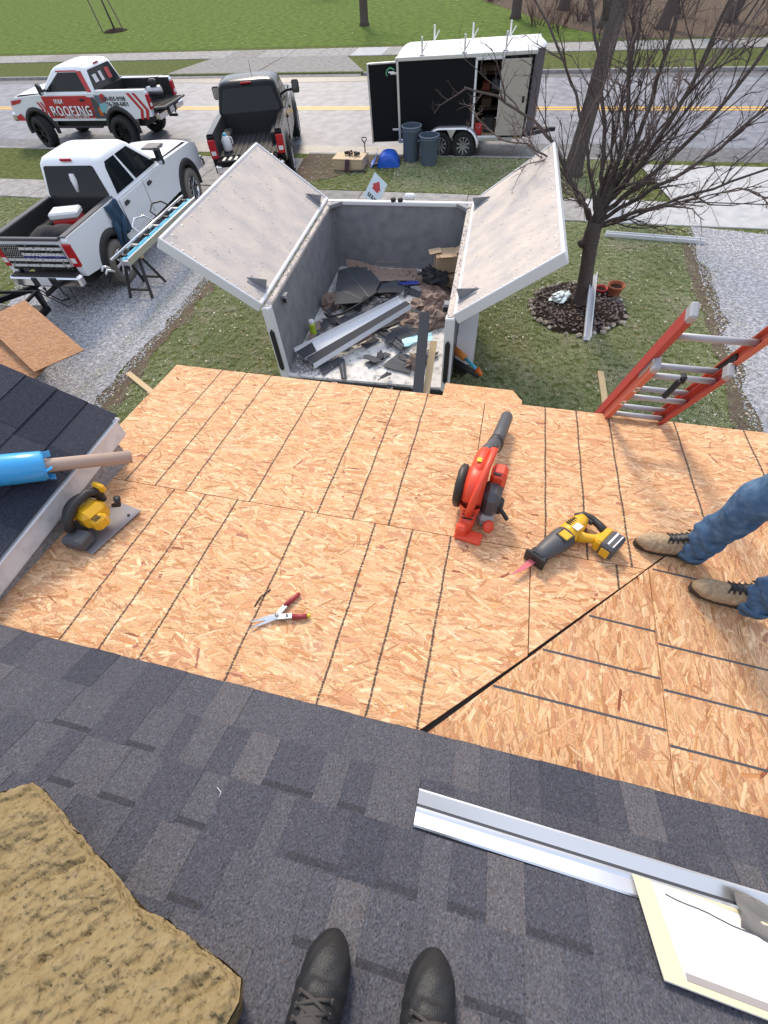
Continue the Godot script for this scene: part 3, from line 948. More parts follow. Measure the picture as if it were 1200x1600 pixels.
	part(t, "rear_window", face.call(RB[0], RB[1], RB[2], RB[3], [Vector2(.03, .02), Vector2(.97, .02), Vector2(.985, .1), Vector2(.97, .93), Vector2(.94, .97), Vector2(.06, .97), Vector2(.03, .93), Vector2(.015, .1)]), M.glass)
	var WB := [Vector3(x0 - .05, yb, zw + .10), Vector3(-x0 + .05, yb, zw + .10), Vector3(-x1 + .1, yt, zw + .79), Vector3(x1 - .1, yt, zw + .79)]
	part(t, "windscreen", face.call(WB[0], WB[1], WB[2], WB[3], [Vector2(.02, .03), Vector2(.98, .03), Vector2(.97, .96), Vector2(.03, .96)]), M.glass)
	for s in [-1.0, 1.0]:
		var zb0 := zc - .06; var zb1 := zw + .22; var zt0 := zc - .22; var zt1 := zw + .90
		var SB := [Vector3(s * x0, yb, zb0), Vector3(s * x0, yb, zb1), Vector3(s * x1, yt, zt1), Vector3(s * x1, yt, zt0)]
		if s < 0: SB = [SB[1], SB[0], SB[3], SB[2]]
		for wv in o.windows:
			var pl := []
			for p in wv: pl.append(Vector2(p.x if s > 0 else 1.0 - p.x, p.y))
			if s < 0: pl.reverse()
			part(t, "side_window", face.call(SB[0], SB[1], SB[2], SB[3], pl), M.glass)
		# mirror on a stalk
		var mn := MB.new()
		mn.box(Vector3(s * (hw + .24), belt + .20, zw + .38), Vector3(.22, .30, .10), Basis(Vector3.UP, s * -.15), .035)
		mn.bar(Vector3(s * (hw - .06), belt + .12, zw + .34), Vector3(s * (hw + .16), belt + .14, zw + .36), .05, .06, Vector3.UP, .01)
		var mo := part(t, "mirror", mn, o.get("mirror", M.black_plastic))
		var mg := MB.new()
		mg.box(Vector3(s * (hw + .24), belt + .20, zw + .436), Vector3(.17, .24, .006), Basis(Vector3.UP, s * -.15))
		part(mo, "mirror_glass", mg, M.chrome)
		# doors: plates a few millimetres proud of the side
		for dz in o.doors:
			var dp := PackedVector2Array([Vector2(dz[0], sill + .07), Vector2(dz[0], belt - .03), Vector2(dz[1], belt - .03), Vector2(dz[1], sill + .07)])
			if dz[0] > -ra - .05: dp = PackedVector2Array([Vector2(-ra - .12, sill + .07), Vector2(-ra * .86, cy + ra * .62), Vector2(dz[0], belt - .22), Vector2(dz[0], belt - .03), Vector2(dz[1], belt - .03), Vector2(dz[1], sill + .07)])
			var db := MB.new()
			db.prism(dp, Vector3(s * (hw - .002), 0, 0), Vector3(0, 0, 1), Vector3.UP, Vector3(s, 0, 0), 0.012, 0.006)
			var door := part(t, "door", db, o.get("door", body) if s < 0 or o.get("both", true) else body)
			var gp := MB.new()
			gp.box(Vector3(s * (hw + .0005), (sill + belt) * .5 + .02, dz[0] + .006), Vector3(.004, belt - sill - .1, .012))
			part(door, "door_gap", gp, M.dark_gap)
			var hb := MB.new()
			hb.bar(Vector3(s * (hw + .035), belt - .14, dz[0] - .10), Vector3(s * (hw + .035), belt - .14, dz[0] - .30), .03, .035, Vector3.UP, .01)
			hb.box(Vector3(s * (hw + .014), belt - .14, dz[0] - .2), Vector3(.012, .075, .16), Basis.IDENTITY, .004)
			part(door, "handle", hb, o.get("handle", M.black_plastic))
		# flares round the wheel arches
		for az in [0.0, -wb]:
			var fl := MB.new(true)
			var fr := []
			for i in 17:
				var a := lerpf(PI + .12, -.12, i / 16.0)
				var dd := Vector3(0, sin(a), cos(a))
				var c := Vector3(0, cy, az)
				fr.append(PackedVector3Array([c + dd * (ra - .05) + Vector3(s * (hw - .14), 0, 0), c + dd * (ra - .02) + Vector3(s * (hw + .045), 0, 0), c + dd * (ra + .035) + Vector3(s * (hw + .05), 0, 0), c + dd * (ra + .10) + Vector3(s * (hw + .022), 0, 0), c + dd * (ra + .115) + Vector3(s * (hw - .01), 0, 0)]))
			fl.loft(fr, false, false, false)
			part(t, "wheel_arch", fl, o.flare)
		wheel(t, Vector3(s * (hw - .10 + o.get("wide", 0.0)), r, 0), s, r, o.get("tw", .27), o.tyre, o.rim, o.spokes)
		wheel(t, Vector3(s * (hw - .10 + o.get("wide", 0.0)), r, -wb), s, r, o.get("tw", .27), o.tyre, o.rim, o.spokes, o.get("steer", 0.0))
		# lamps
		var tl := MB.new()
		tl.box(Vector3(s * (hw - .085), rail - .29, zr + .0), Vector3(.19, .40, .08), Basis.IDENTITY, .02)
		var lamp := part(t, "tail_light", tl, M.lamp_red)
		var tc := MB.new()
		tc.box(Vector3(s * (hw - .085), rail - .37, zr + .038), Vector3(.12, .09, .012), Basis.IDENTITY, .004)
		part(lamp, "reversing_lamp", tc, M.lamp_clear)
		var hl := MB.new()
		hl.box(Vector3(s * (hw - .2), hood - .28, zf + .0), Vector3(.3, .2, .12), Basis.IDENTITY, .03)
		part(t, "headlight", hl, M.lamp_clear)
	var gr := MB.new()
	gr.box(Vector3(0, hood - .33, zf - .13), Vector3(1.2, .3, .06), Basis.IDENTITY, .02)
	part(t, "grille", gr, M.black_plastic)
	var fb := MB.new()
	fb.box(Vector3(0, sill + .10, zf - .13), Vector3(1.94, .24, .2), Basis.IDENTITY, .05)
	part(t, "front_bumper", fb, o.bumper)
	# load bed: floor with ribs, liner walls, capped rails
	var bd := MB.new()
	var fy := .80 + lf
	bd.box(Vector3(0, fy - .02, (zc + zr) * .5), Vector3(1.62, .04, zr - zc - .06))
	for i in 11:
		bd.box(Vector3(-.70 + .14 * i, fy + .008, (zc + zr) * .5), Vector3(.07, .016, zr - zc - .1), Basis.IDENTITY, .004)
	for s in [-1.0, 1.0]:
		bd.box(Vector3(s * .81, (fy + rail) * .5 - .005, (zc + zr) * .5), Vector3(.02, rail - fy, zr - zc - .04))
		bd.box(Vector3(s * .69, fy + .12, 0), Vector3(.24, .24, .8), Basis.IDENTITY, .03)
	bd.box(Vector3(0, (fy + rail) * .5, zc + .05), Vector3(1.62, rail - fy, .05))
	part(t, "load_bed", bd, M.bed_liner)
	for s in [-1.0, 1.0]:
		var rb := MB.new()
		rb.box(Vector3(s * .88, rail + .006, (zc + zr) * .5 + .01), Vector3(.15, .025, zr - zc - .06), Basis.IDENTITY, .008)
		part(t, "bed_rail", rb, o.rail)
	# tailgate on its lower hinge
	var tg := Node3D.new(); tg.name = "tailgate"; t.add_child(tg, true)
	tg.position = Vector3(0, fy - .02, zr - .02)
	tg.rotation.x = o.get("gate", 0.0)
	var gb := MB.new()
	gb.box(Vector3(0, .235, .02), Vector3(1.58, .47, .06), Basis.IDENTITY, .015)
	part(tg, "gate_panel", gb, o.get("gate_m", body))
	var gi := MB.new()
	for i in 9:
		gi.box(Vector3(-.62 + .155 * i, .24, -.016), Vector3(.075, .34, .014), Basis.IDENTITY, .004)
	part(tg, "gate_ribs", gi, o.get("rib", M.bed_liner))
	var gh := MB.new()
	gh.box(Vector3(0, .34, .055), Vector3(.22, .1, .012), Basis.IDENTITY, .004)
	part(tg, "handle", gh, M.black_plastic)
	# rear bumper with step and plate
	var rb2 := MB.new()
	rb2.box(Vector3(0, sill + .08, zr + .13), Vector3(1.86, .2, .18), Basis.IDENTITY, .04)
	var bumper := part(t, "rear_bumper", rb2, o.bumper)
	var st := MB.new()
	st.box(Vector3(0, sill + .185, zr + .12), Vector3(1.7, .02, .17), Basis.IDENTITY, .006)
	st.box(Vector3(0, sill + .08, zr + .18), Vector3(.7, .16, .10), Basis.IDENTITY, .02)
	part(bumper, "bumper_step", st, M.black_plastic)
	var np := MB.new()
	np.box(Vector3(0, sill + .10, zr + .234), Vector3(.30, .15, .006), Basis.IDENTITY, .002)
	part(bumper, "number_plate", np, M.white_metal)
	var hk := MB.new()
	hk.box(Vector3(0, sill - .08, zr + .2), Vector3(.07, .07, .34), Basis.IDENTITY, .006)
	hk.lathe([Vector2(.001, .10), Vector2(.03, .09), Vector2(.03, .06), Vector2(.015, .04), Vector2(.015, 0)], Vector3(0, sill - .05, zr + .33), Vector3.UP, 12)
	part(t, "tow_hitch", hk, M.dark_steel)
	# third brake lamp and aerial
	var bl := MB.new()
	bl.box(Vector3(0, roof - .05, zc - .125), Vector3(.30, .04, .04), Basis.IDENTITY, .008)
	part(t, "brake_light", bl, M.lamp_red)
	if o.get("aerial", false):
		var an := MB.new()
		an.tube(PackedVector3Array([Vector3(.1, roof + .02, zw + 1.3), Vector3(.12, roof + .30, zw + 1.45)]), [.008, .004], 5)
		part(t, "aerial", an, M.black_plastic)
	return t

func decal_quad(t: Node3D, nm: String, poly: Array, x: float, m: Material) -> void:
	# flat vinyl on the left-hand side: poly in (z, y)
	var pv := PackedVector2Array()
	for p in poly: pv.append(Vector2(p[0], p[1]))
	var b := MB.new()
	b.prism(pv, Vector3(x, 0, 0), Vector3(0, 0, 1), Vector3.UP, Vector3(-1, 0, 0), 0.003)
	part(t, nm, b, m)

func flag_picture() -> ImageTexture:
	var W := 512; var H := 160
	var n := FastNoiseLite.new(); n.seed = 9; n.frequency = 0.03; n.fractal_octaves = 4
	var im := Image.create_empty(W, H, false, Image.FORMAT_RGB8)
	for y in H:
		for x in W:
			var stripe := int(y * 9.0 / H)
			var wht := stripe % 2 == 1
			var c := gray(.82) if wht else gray(.05)
			if stripe == 4: c = Color(.08, .12, .42)
			if x < W * .30 and y < H * .56:
				c = gray(.06)
				var sx := fmod(x + (8.0 if int(y / 12.0) % 2 else 0.0), 16.0) - 8.0; var sy := fmod(y, 12.0) - 6.0
				if sx * sx + sy * sy < 12.0: c = gray(.8)
			var k := n.get_noise_2d(x, y * 3.0)
			if k > 0.34: c = gray(.05) if wht else c
			elif k < -0.45 and not wht: c = gray(.78)
			im.set_pixel(x, y, c)
	return ImageTexture.create_from_image(im)

func pickups() -> void:
	var crew := [[Vector2(.05, .0), Vector2(.44, .0), Vector2(.44, .95), Vector2(.12, .95), Vector2(.07, .8)], [Vector2(.49, .0), Vector2(.98, .0), Vector2(.92, .95), Vector2(.49, .95)]]
	# white truck in the left drive, nose to the street
	var w := pickup("pickup_truck", "white crew cab pickup truck with open bed on the left gravel drive, striped flag tailgate", {
		"scale": 1.08, "wb": 3.92, "lift": 0.05, "r": .40, "cab_rear": -.78, "wind": -2.98, "tail": 1.08, "body": M.white_paint, "windows": crew, "doors": [[-.84, -1.86], [-1.90, -2.96]],
		"flare": M.black_plastic, "tyre": M.dusty_rubber, "rim": M.chrome, "spokes": 8, "bumper": M.chrome, "rail": M.grey_plastic, "gate": 0.0, "gate_m": M.white_paint, "wide": .02})
	w.scale = Vector3(.87, 1.08, 1.08); w.position = Vector3(-9.30, 0, -8.52); w.rotation.y = 0.095
	var fl := MB.new()
	fl.quad(Vector3(-.78, .80, 1.143), Vector3(.78, .80, 1.143), Vector3(.78, 1.24, 1.143), Vector3(-.78, 1.24, 1.143), Vector2(0, 1), Vector2(1, 1), Vector2(1, 0), Vector2(0, 0))
	var fm := mat("flag_print", Color.WHITE, 0.5); fm.albedo_texture = flag_picture()
	part(w, "flag_sticker", fl, fm)
	var cp := MB.new()
	cp.box(Vector3(0, 1.31, 1.09), Vector3(1.6, .05, .08), Basis.IDENTITY, .01)
	part(w, "tailgate_cap", cp, M.grey_plastic)
	var sk := MB.new(true)
	sk.prism(PackedVector2Array([Vector2(-.07, .16), Vector2(.07, .16), Vector2(.09, .06), Vector2(.04, -.14), Vector2(-.04, -.14), Vector2(-.09, .06)]), Vector3(.02, 1.53, -.807), Vector3.RIGHT, Vector3(0, .97, -.22), Vector3(0, .22, .97), .004)
	part(w, "window_sticker", sk, M.white_metal)
	var hs := MB.new()
	hs.box(Vector3(.25, 1.31, -3.75), Vector3(.5, .05, .42), Basis.IDENTITY, .02)
	part(w, "hood_scoop", hs, M.grey_plastic)
	# load: cool box, black bag, rope, tools; a blue jacket over the bed rail
	var q := w.transform
	var cool := thing("cool_box", "red and white picnic cool box in the bed of the white pickup", "cool box", q * Vector3(.12, .90, -.05), 0.35)
	cool.scale = Vector3.ONE * 1.08
	var cb := MB.new(); cb.box(Vector3(0, .17, 0), Vector3(.52, .34, .34), Basis.IDENTITY, .03); part(cool, "tub", cb, M.red_plastic)
	cb = MB.new(); cb.box(Vector3(0, .40, 0), Vector3(.55, .12, .37), Basis.IDENTITY, .03); part(cool, "lid", cb, M.white_metal)
	var bag := MB.new(true)
	var br := []
	for i in 9:
		var f := i / 8.0
		var R := PackedVector3Array()
		for j in 14:
			var a := TAU * j / 14
			var rr := (0.08 + 0.22 * pow(sin(PI * clampf(f, .03, .97)), .5)) * (1.0 + .12 * sin(3 * a + f * 9.0) + .06 * sin(7 * a - f * 14))
			R.append(Vector3(-.50 + 1.0 * f, maxf(.0, .19 + sin(a) * rr * .85), cos(a) * rr * 1.15))
		br.append(R)
	bag.loft(br)
	var bo := solo("holdall", bag, M.black_cloth, "slack black holdall in the bed of the white pickup beside the cool box", "bag", "", q * Vector3(.16, .90, .56))
	bo.rotation.y = 0.5
	var rp := MB.new(true)
	var pts := PackedVector3Array()
	for i in 60:
		var a := i * .52
		pts.append(Vector3(cos(a) * (.13 + .05 * sin(a * .37)), .03 + .10 * absf(sin(i * .23)) + .02 * sin(a), sin(a) * (.11 + .04 * cos(a * .6))))
	rp.tube(pts, [.011], 5)
	solo("rope", rp, M.rope_yellow, "tangle of yellow rope in the tail corner of the white pickup bed", "rope", "", q * Vector3(-.50, .90, .62))
	var tb := thing("tool_tray", "grey tray of small metal tools against the right bed wall of the white pickup", "tools", q * Vector3(.58, .9, -.35), 0.1)
	var tr := MB.new(); tr.box(Vector3(0, .06, 0), Vector3(.30, .12, .5), Basis.IDENTITY, .02); part(tb, "tray", tr, M.grey_plastic)
	for i in 6:
		var hb := MB.new(); hb.bar(Vector3(-.1 + .04 * i, .14, -.2 + .03 * i), Vector3(.08 - .02 * i, .15 + .01 * i, .2), .025, .02); part(tb, "tool", hb, M.steel if i % 2 else M.snips_red)
	var jk := MB.new(true)
	jk.sheet(10, 14, func(u: float, v: float) -> Vector3:
		var s := v * .78
		var xx := .80 + minf(s, .2) - .02 * sin(u * 9.0)
		var yy := 1.31 + .02 * sin(u * 7.0 + v * 3.0)
		if s > .2:
			xx = 1.01 + .02 * sin(u * 11 + v * 4) + .012; yy = 1.31 - (s - .2)
		return Vector3(xx, yy, -.75 + .42 * u + .05 * sin(v * 5.0)), .02)
	for e in [[.42, .1], [.05, .34]]:
		jk.tube(PackedVector3Array([Vector3(1.02, 1.02, -.75 + e[0]), Vector3(1.05, .84, -.74 + e[0] + e[1] * .5), Vector3(1.04, .62, -.72 + e[0] + e[1])]), [.06, .055, .045], 8)
	var ja := solo("jacket", jk, mat("jacket_blue", lin(.025, .06, .11), .95), "dark blue work jacket hung over the right bed rail of the white pickup", "jacket")
	ja.transform = q
	# white and red truck on the street, tailgate down
	var ext := [[Vector2(.10, .04), Vector2(.97, .04), Vector2(.80, .93), Vector2(.13, .93)]]
	var rt := pickup("pickup_truck", "lifted white pickup with red roofing adverts parked on the street, tailgate down", {
		"wb": 3.42, "lift": 0.28, "r": .46, "cab_rear": -.66, "wind": -2.92, "tail": 1.35, "body": M.white_paint, "windows": ext, "doors": [[-1.02, -2.86]],
		"flare": M.black_plastic, "tyre": M.rubber, "rim": M.black_paint, "spokes": 6, "bumper": M.chrome, "rail": M.white_paint, "gate": 1.5, "gate_m": M.grey_plastic, "wide": .12, "tw": .34, "steer": -.35, "door": M.red_paint})
	rt.position = Vector3(-14.25, -0.1, -18.72); rt.rotation.y = PI / 2 + 0.035
	var X := -.995
	decal_quad(rt, "red_panel", [[-1.02, .86], [-1.02, 1.42], [-.74, 1.40], [-.62, 1.1], [-.9, .86]], X + .003, M.red_paint)
	decal_quad(rt, "red_stripe", [[.62, 1.50], [.74, 1.50], [1.06, 1.06], [.95, .80], [.84, .82], [.95, 1.06]], X + .003, M.red_paint)
	decal_quad(rt, "red_stripe", [[.84, 1.50], [.95, 1.50], [1.28, 1.06], [1.16, .80], [1.05, .82], [1.16, 1.06]], X + .003, M.red_paint)
	decal_quad(rt, "red_stripe", [[-3.02, 1.30], [-2.94, 1.30], [-2.84, 1.12], [-2.94, .94], [-3.02, .94], [-2.92, 1.12]], X + .003, M.red_paint)
	decal_quad(rt, "red_stripe", [[-3.16, 1.30], [-3.08, 1.30], [-2.98, 1.12], [-3.08, .94], [-3.16, .94], [-3.06, 1.12]], X + .003, M.red_paint)
	decal_quad(rt, "red_corner", [[-4.26, 1.22], [-3.86, 1.28], [-3.72, 1.38], [-4.2, 1.34]], X + .003, M.red_paint)
	decal_quad(rt, "red_skirt", [[-4.3, .80], [-3.98, .80], [-4.04, 1.0], [-4.3, .92]], X - .03, M.red_paint)
	for pl in [[Vector2(-.74, 0), Vector2(-.915, 0.0), Vector2(-1.10, .98), Vector2(-.90, .98)], [Vector2(-1.08, .955), Vector2(-1.92, .955), Vector2(-1.88, 1.02), Vector2(-1.08, 1.02)]]:
		var pb := MB.new()
		pb.prism(PackedVector2Array(pl), Vector3(-.932, 1.53, 0), Vector3(0, 0, 1), Vector3(.12, .52, 0), Vector3(-.974, .225, 0), .005)
		part(rt, "red_pillar", pb, M.red_paint)
	# picture of a workman and roof on the bed side: plain dark and blue shapes
	decal_quad(rt, "printed_scene", [[-.98, .84], [-.42, .84], [-.52, 1.02], [-.62, 1.22], [-.74, 1.42], [-.84, 1.40]], X + .001, M.grey_plastic)
	decal_quad(rt, "printed_scene", [[-.72, 1.20], [-.30, 1.24], [-.24, 1.46], [-.68, 1.46]], X + .002, mat("print_slate", lin(.12, .16, .2), .4))
	decal_quad(rt, "printed_scene", [[-.66, 1.02], [-.50, 1.0], [-.30, 1.16], [-.30, 1.28], [-.60, 1.22]], X - .001, mat("print_teal", lin(.2, .45, .52), .4))
	decal_quad(rt, "printed_scene", [[-.70, .92], [-.60, .92], [-.64, 1.14], [-.72, 1.12]], X - .003, M.lamp_amber)
	decal_quad(rt, "red_flash", [[-.46, 1.36], [-.28, 1.40], [-.30, 1.50], [-.42, 1.48]], X - .003, M.red_paint)
	var side_text := func(s: String, size: float, z: float, y: float, m: Material, out: float, bold := true) -> void:
		var b := MB.new()
		b.text(s, size, .004, Transform3D(Basis(Vector3.UP, -PI / 2), Vector3(X - out, y, z)), bold)
		part(rt, "lettering", b, m)
	mat("print_white", lin(.8, .8, .82), .4); mat("print_dark", lin(.02, .02, .03), .5)
	side_text.call("ROOFING", .29, -1.84, 1.04, M.print_dark, .0155)
	side_text.call("ROOFING", .28, -1.845, 1.045, M.print_white, .019)
	side_text.call("M&K", .13, -2.2, 1.31, M.print_white, .0165)
	side_text.call("CONSTRUCTION", .10, -1.72, .915, M.print_white, .0165)
	side_text.call("440-855-9198", .115, .05, 1.36, M.print_dark, .001)
	side_text.call("216-208-6451", .115, .10, 1.22, M.print_dark, .001)
	var lg := MB.new()
	lg.lathe([Vector2(.10, 0), Vector2(.10, .004), Vector2(.065, .004), Vector2(.065, 0)], Vector3(X + .002, 1.34, -.40 + .02), Vector3.LEFT, 20)
	lg.box(Vector3(X - .002, 1.34, -.38), Vector3(.004, .07, .03), Basis(Vector3.RIGHT, .6))
	part(rt, "round_logo", lg, M.red_paint)
	for s in [-1.0, 1.0]:
		var st := MB.new(); st.bar(Vector3(s * 1.03, .62, -.8), Vector3(s * 1.03, .62, -2.7), .12, .05, Vector3.UP, .015)
		part(rt, "side_step", st, M.black_plastic)
	for e in [[-.48, .10, .22], [-.12, .12, .16], [.32, .14, .24]]:
		var sw := MB.new()
		sw.prism(PackedVector2Array([Vector2(-e[2] * .5, -e[1]), Vector2(e[2] * .5, -e[1]), Vector2(e[2] * .5, e[1]), Vector2(-e[2] * .5, e[1])]), Vector3(e[0], 1.80, -.683), Vector3.RIGHT, Vector3(0, .97, -.22), Vector3(0, .22, .97), .003)
		part(rt, "window_sticker", sw, M.red_paint if e[0] > .2 else M.white_metal)
	q = rt.transform
	var cp2 := thing("air_compressor", "small silver air compressor in the bed of the white and red pickup by its tailgate", "compressor", q * Vector3(.35, 1.08, .9), 0.4)
	var tk := MB.new(true); tk.lathe([Vector2(.001, -.30), Vector2(.1, -.28), Vector2(.14, -.22), Vector2(.14, .22), Vector2(.1, .28), Vector2(.001, .30)], Vector3(0, .2, 0), Vector3.RIGHT, 18); part(cp2, "tank", tk, M.steel)
	tk = MB.new(); tk.box(Vector3(.02, .42, 0), Vector3(.26, .2, .2), Basis.IDENTITY, .04); part(cp2, "motor", tk, M.tool_black)
	tk = MB.new(); tk.tube(PackedVector3Array([Vector3(-.3, .2, 0), Vector3(-.3, .55, 0), Vector3(.3, .55, 0), Vector3(.3, .2, 0)]), [.014], 6); part(cp2, "handle", tk, M.tool_black)
	var ht := thing("hand_tools", "heap of red and black tools in the bed of the white and red pickup", "tools", q * Vector3(-.45, 1.08, .6), 0.0)
	for i in 5:
		var b := MB.new(); b.box(Vector3(.12 * (i % 3), .08 + .03 * i, .16 * (i % 2) - .1 * i), Vector3(.2, .12, .24), Basis(Vector3.UP, i * 1.1), .03); part(ht, "tool", b, [M.red_plastic, M.tool_black, M.steel][i % 3])
	# black truck backed onto the left drive, tailgate down
	var bt := pickup("pickup_truck", "black pickup truck with lowered tailgate standing across the kerb of the left driveway", {
		"scale": 1.05, "wb": 3.75, "lift": 0.06, "r": .42, "cab_rear": -.80, "wind": -3.0, "tail": 1.20, "body": M.black_paint, "windows": crew, "doors": [[-.86, -1.88], [-1.92, -2.98]],
		"flare": M.black_paint, "tyre": M.rubber, "rim": M.steel, "spokes": 7, "bumper": M.chrome, "rail": M.black_paint, "gate": 1.5, "gate_m": M.black_paint, "rib": M.steel, "aerial": true, "wide": .03})
	bt.position = Vector3(-7.80, -0.02, -15.05); bt.rotation.y = 0.31; bt.rotation.x = -0.012
	q = bt.transform
	var jug := thing("water_jug", "white and blue jug in the left rear corner of the black pickup bed", "jug", q * Vector3(-.60, .88, .72), 0.3)
	var jb := MB.new(true); jb.lathe([Vector2(.001, 0), Vector2(.12, 0), Vector2(.13, .03), Vector2(.13, .24), Vector2(.06, .32), Vector2(.045, .33)], Vector3.ZERO, Vector3.UP, 16); part(jug, "jug_body", jb, M.white_metal)
	jb = MB.new(true); jb.lathe([Vector2(.05, .33), Vector2(.05, .38), Vector2(.001, .385)], Vector3.ZERO, Vector3.UP, 12); part(jug, "cap", jb, M.blue_tint)
	jb = MB.new(true); jb.tube(PackedVector3Array([Vector3(.08, .30, 0), Vector3(.17, .28, 0), Vector3(.18, .16, 0), Vector3(.13, .12, 0)]), [.015], 6); part(jug, "handle", jb, M.white_metal)

# ---------- trailers ----------
func rag(pts: Array, t: float) -> MB:
	# irregular thin scrap from its corner points, edges roughened
	var r := RandomNumberGenerator.new(); r.seed = int(absf(pts[0][0]) * 1000) + pts.size()
	var P := []
	for i in pts.size():
		var a := Vector3(pts[i][0], pts[i][1], pts[i][2]); var nx: Array = pts[(i + 1) % pts.size()]
		var c := Vector3(nx[0], nx[1], nx[2])
		P.append(a)
		for k in 2:
			P.append(a.lerp(c, (k + 1) / 3.0) + Vector3(r.randfn(0, .008), r.randfn(0, .006), r.randfn(0, .008)))
	var poly := PackedVector2Array()
	for p in P: poly.append(Vector2(p.x, p.z))
	var b := MB.new()
	var ids := Geometry2D.triangulate_polygon(poly)
	var dn := Vector3(0, -t, 0)
	for i in range(0, ids.size(), 3):
		b.tri(P[ids[i]], P[ids[i + 1]], P[ids[i + 2]]); b.tri(P[ids[i]] + dn, P[ids[i + 2]] + dn, P[ids[i + 1]] + dn)
	for i in P.size():
		var j := (i + 1) % P.size()
		b.quad(P[i], P[j], P[j] + dn, P[i] + dn)
	return b

func crumple(c: Vector3, s: Vector3, sd: int) -> MB:
	# crushed paper: a faceted lump folded by noise
	var n := FastNoiseLite.new(); n.seed = sd; n.frequency = 1.6; n.fractal_octaves = 3
	var b := MB.new()
	var g := []
	for i in 11:
		var R := PackedVector3Array()
		for j in 16:
			var th := PI * i / 10.0; var ph := TAU * j / 16
			var d := Vector3(sin(th) * cos(ph), cos(th), sin(th) * sin(ph))
			var k := 1.0 + .75 * n.get_noise_3dv(d * 1.3) - .35 * absf(n.get_noise_3dv(d * 3.1))
			var p := d * s * k
			p.y = maxf(p.y, -s.y * .35)
			R.append(c + p)
		g.append(R)
	b.loft(g, false, false)
	return b

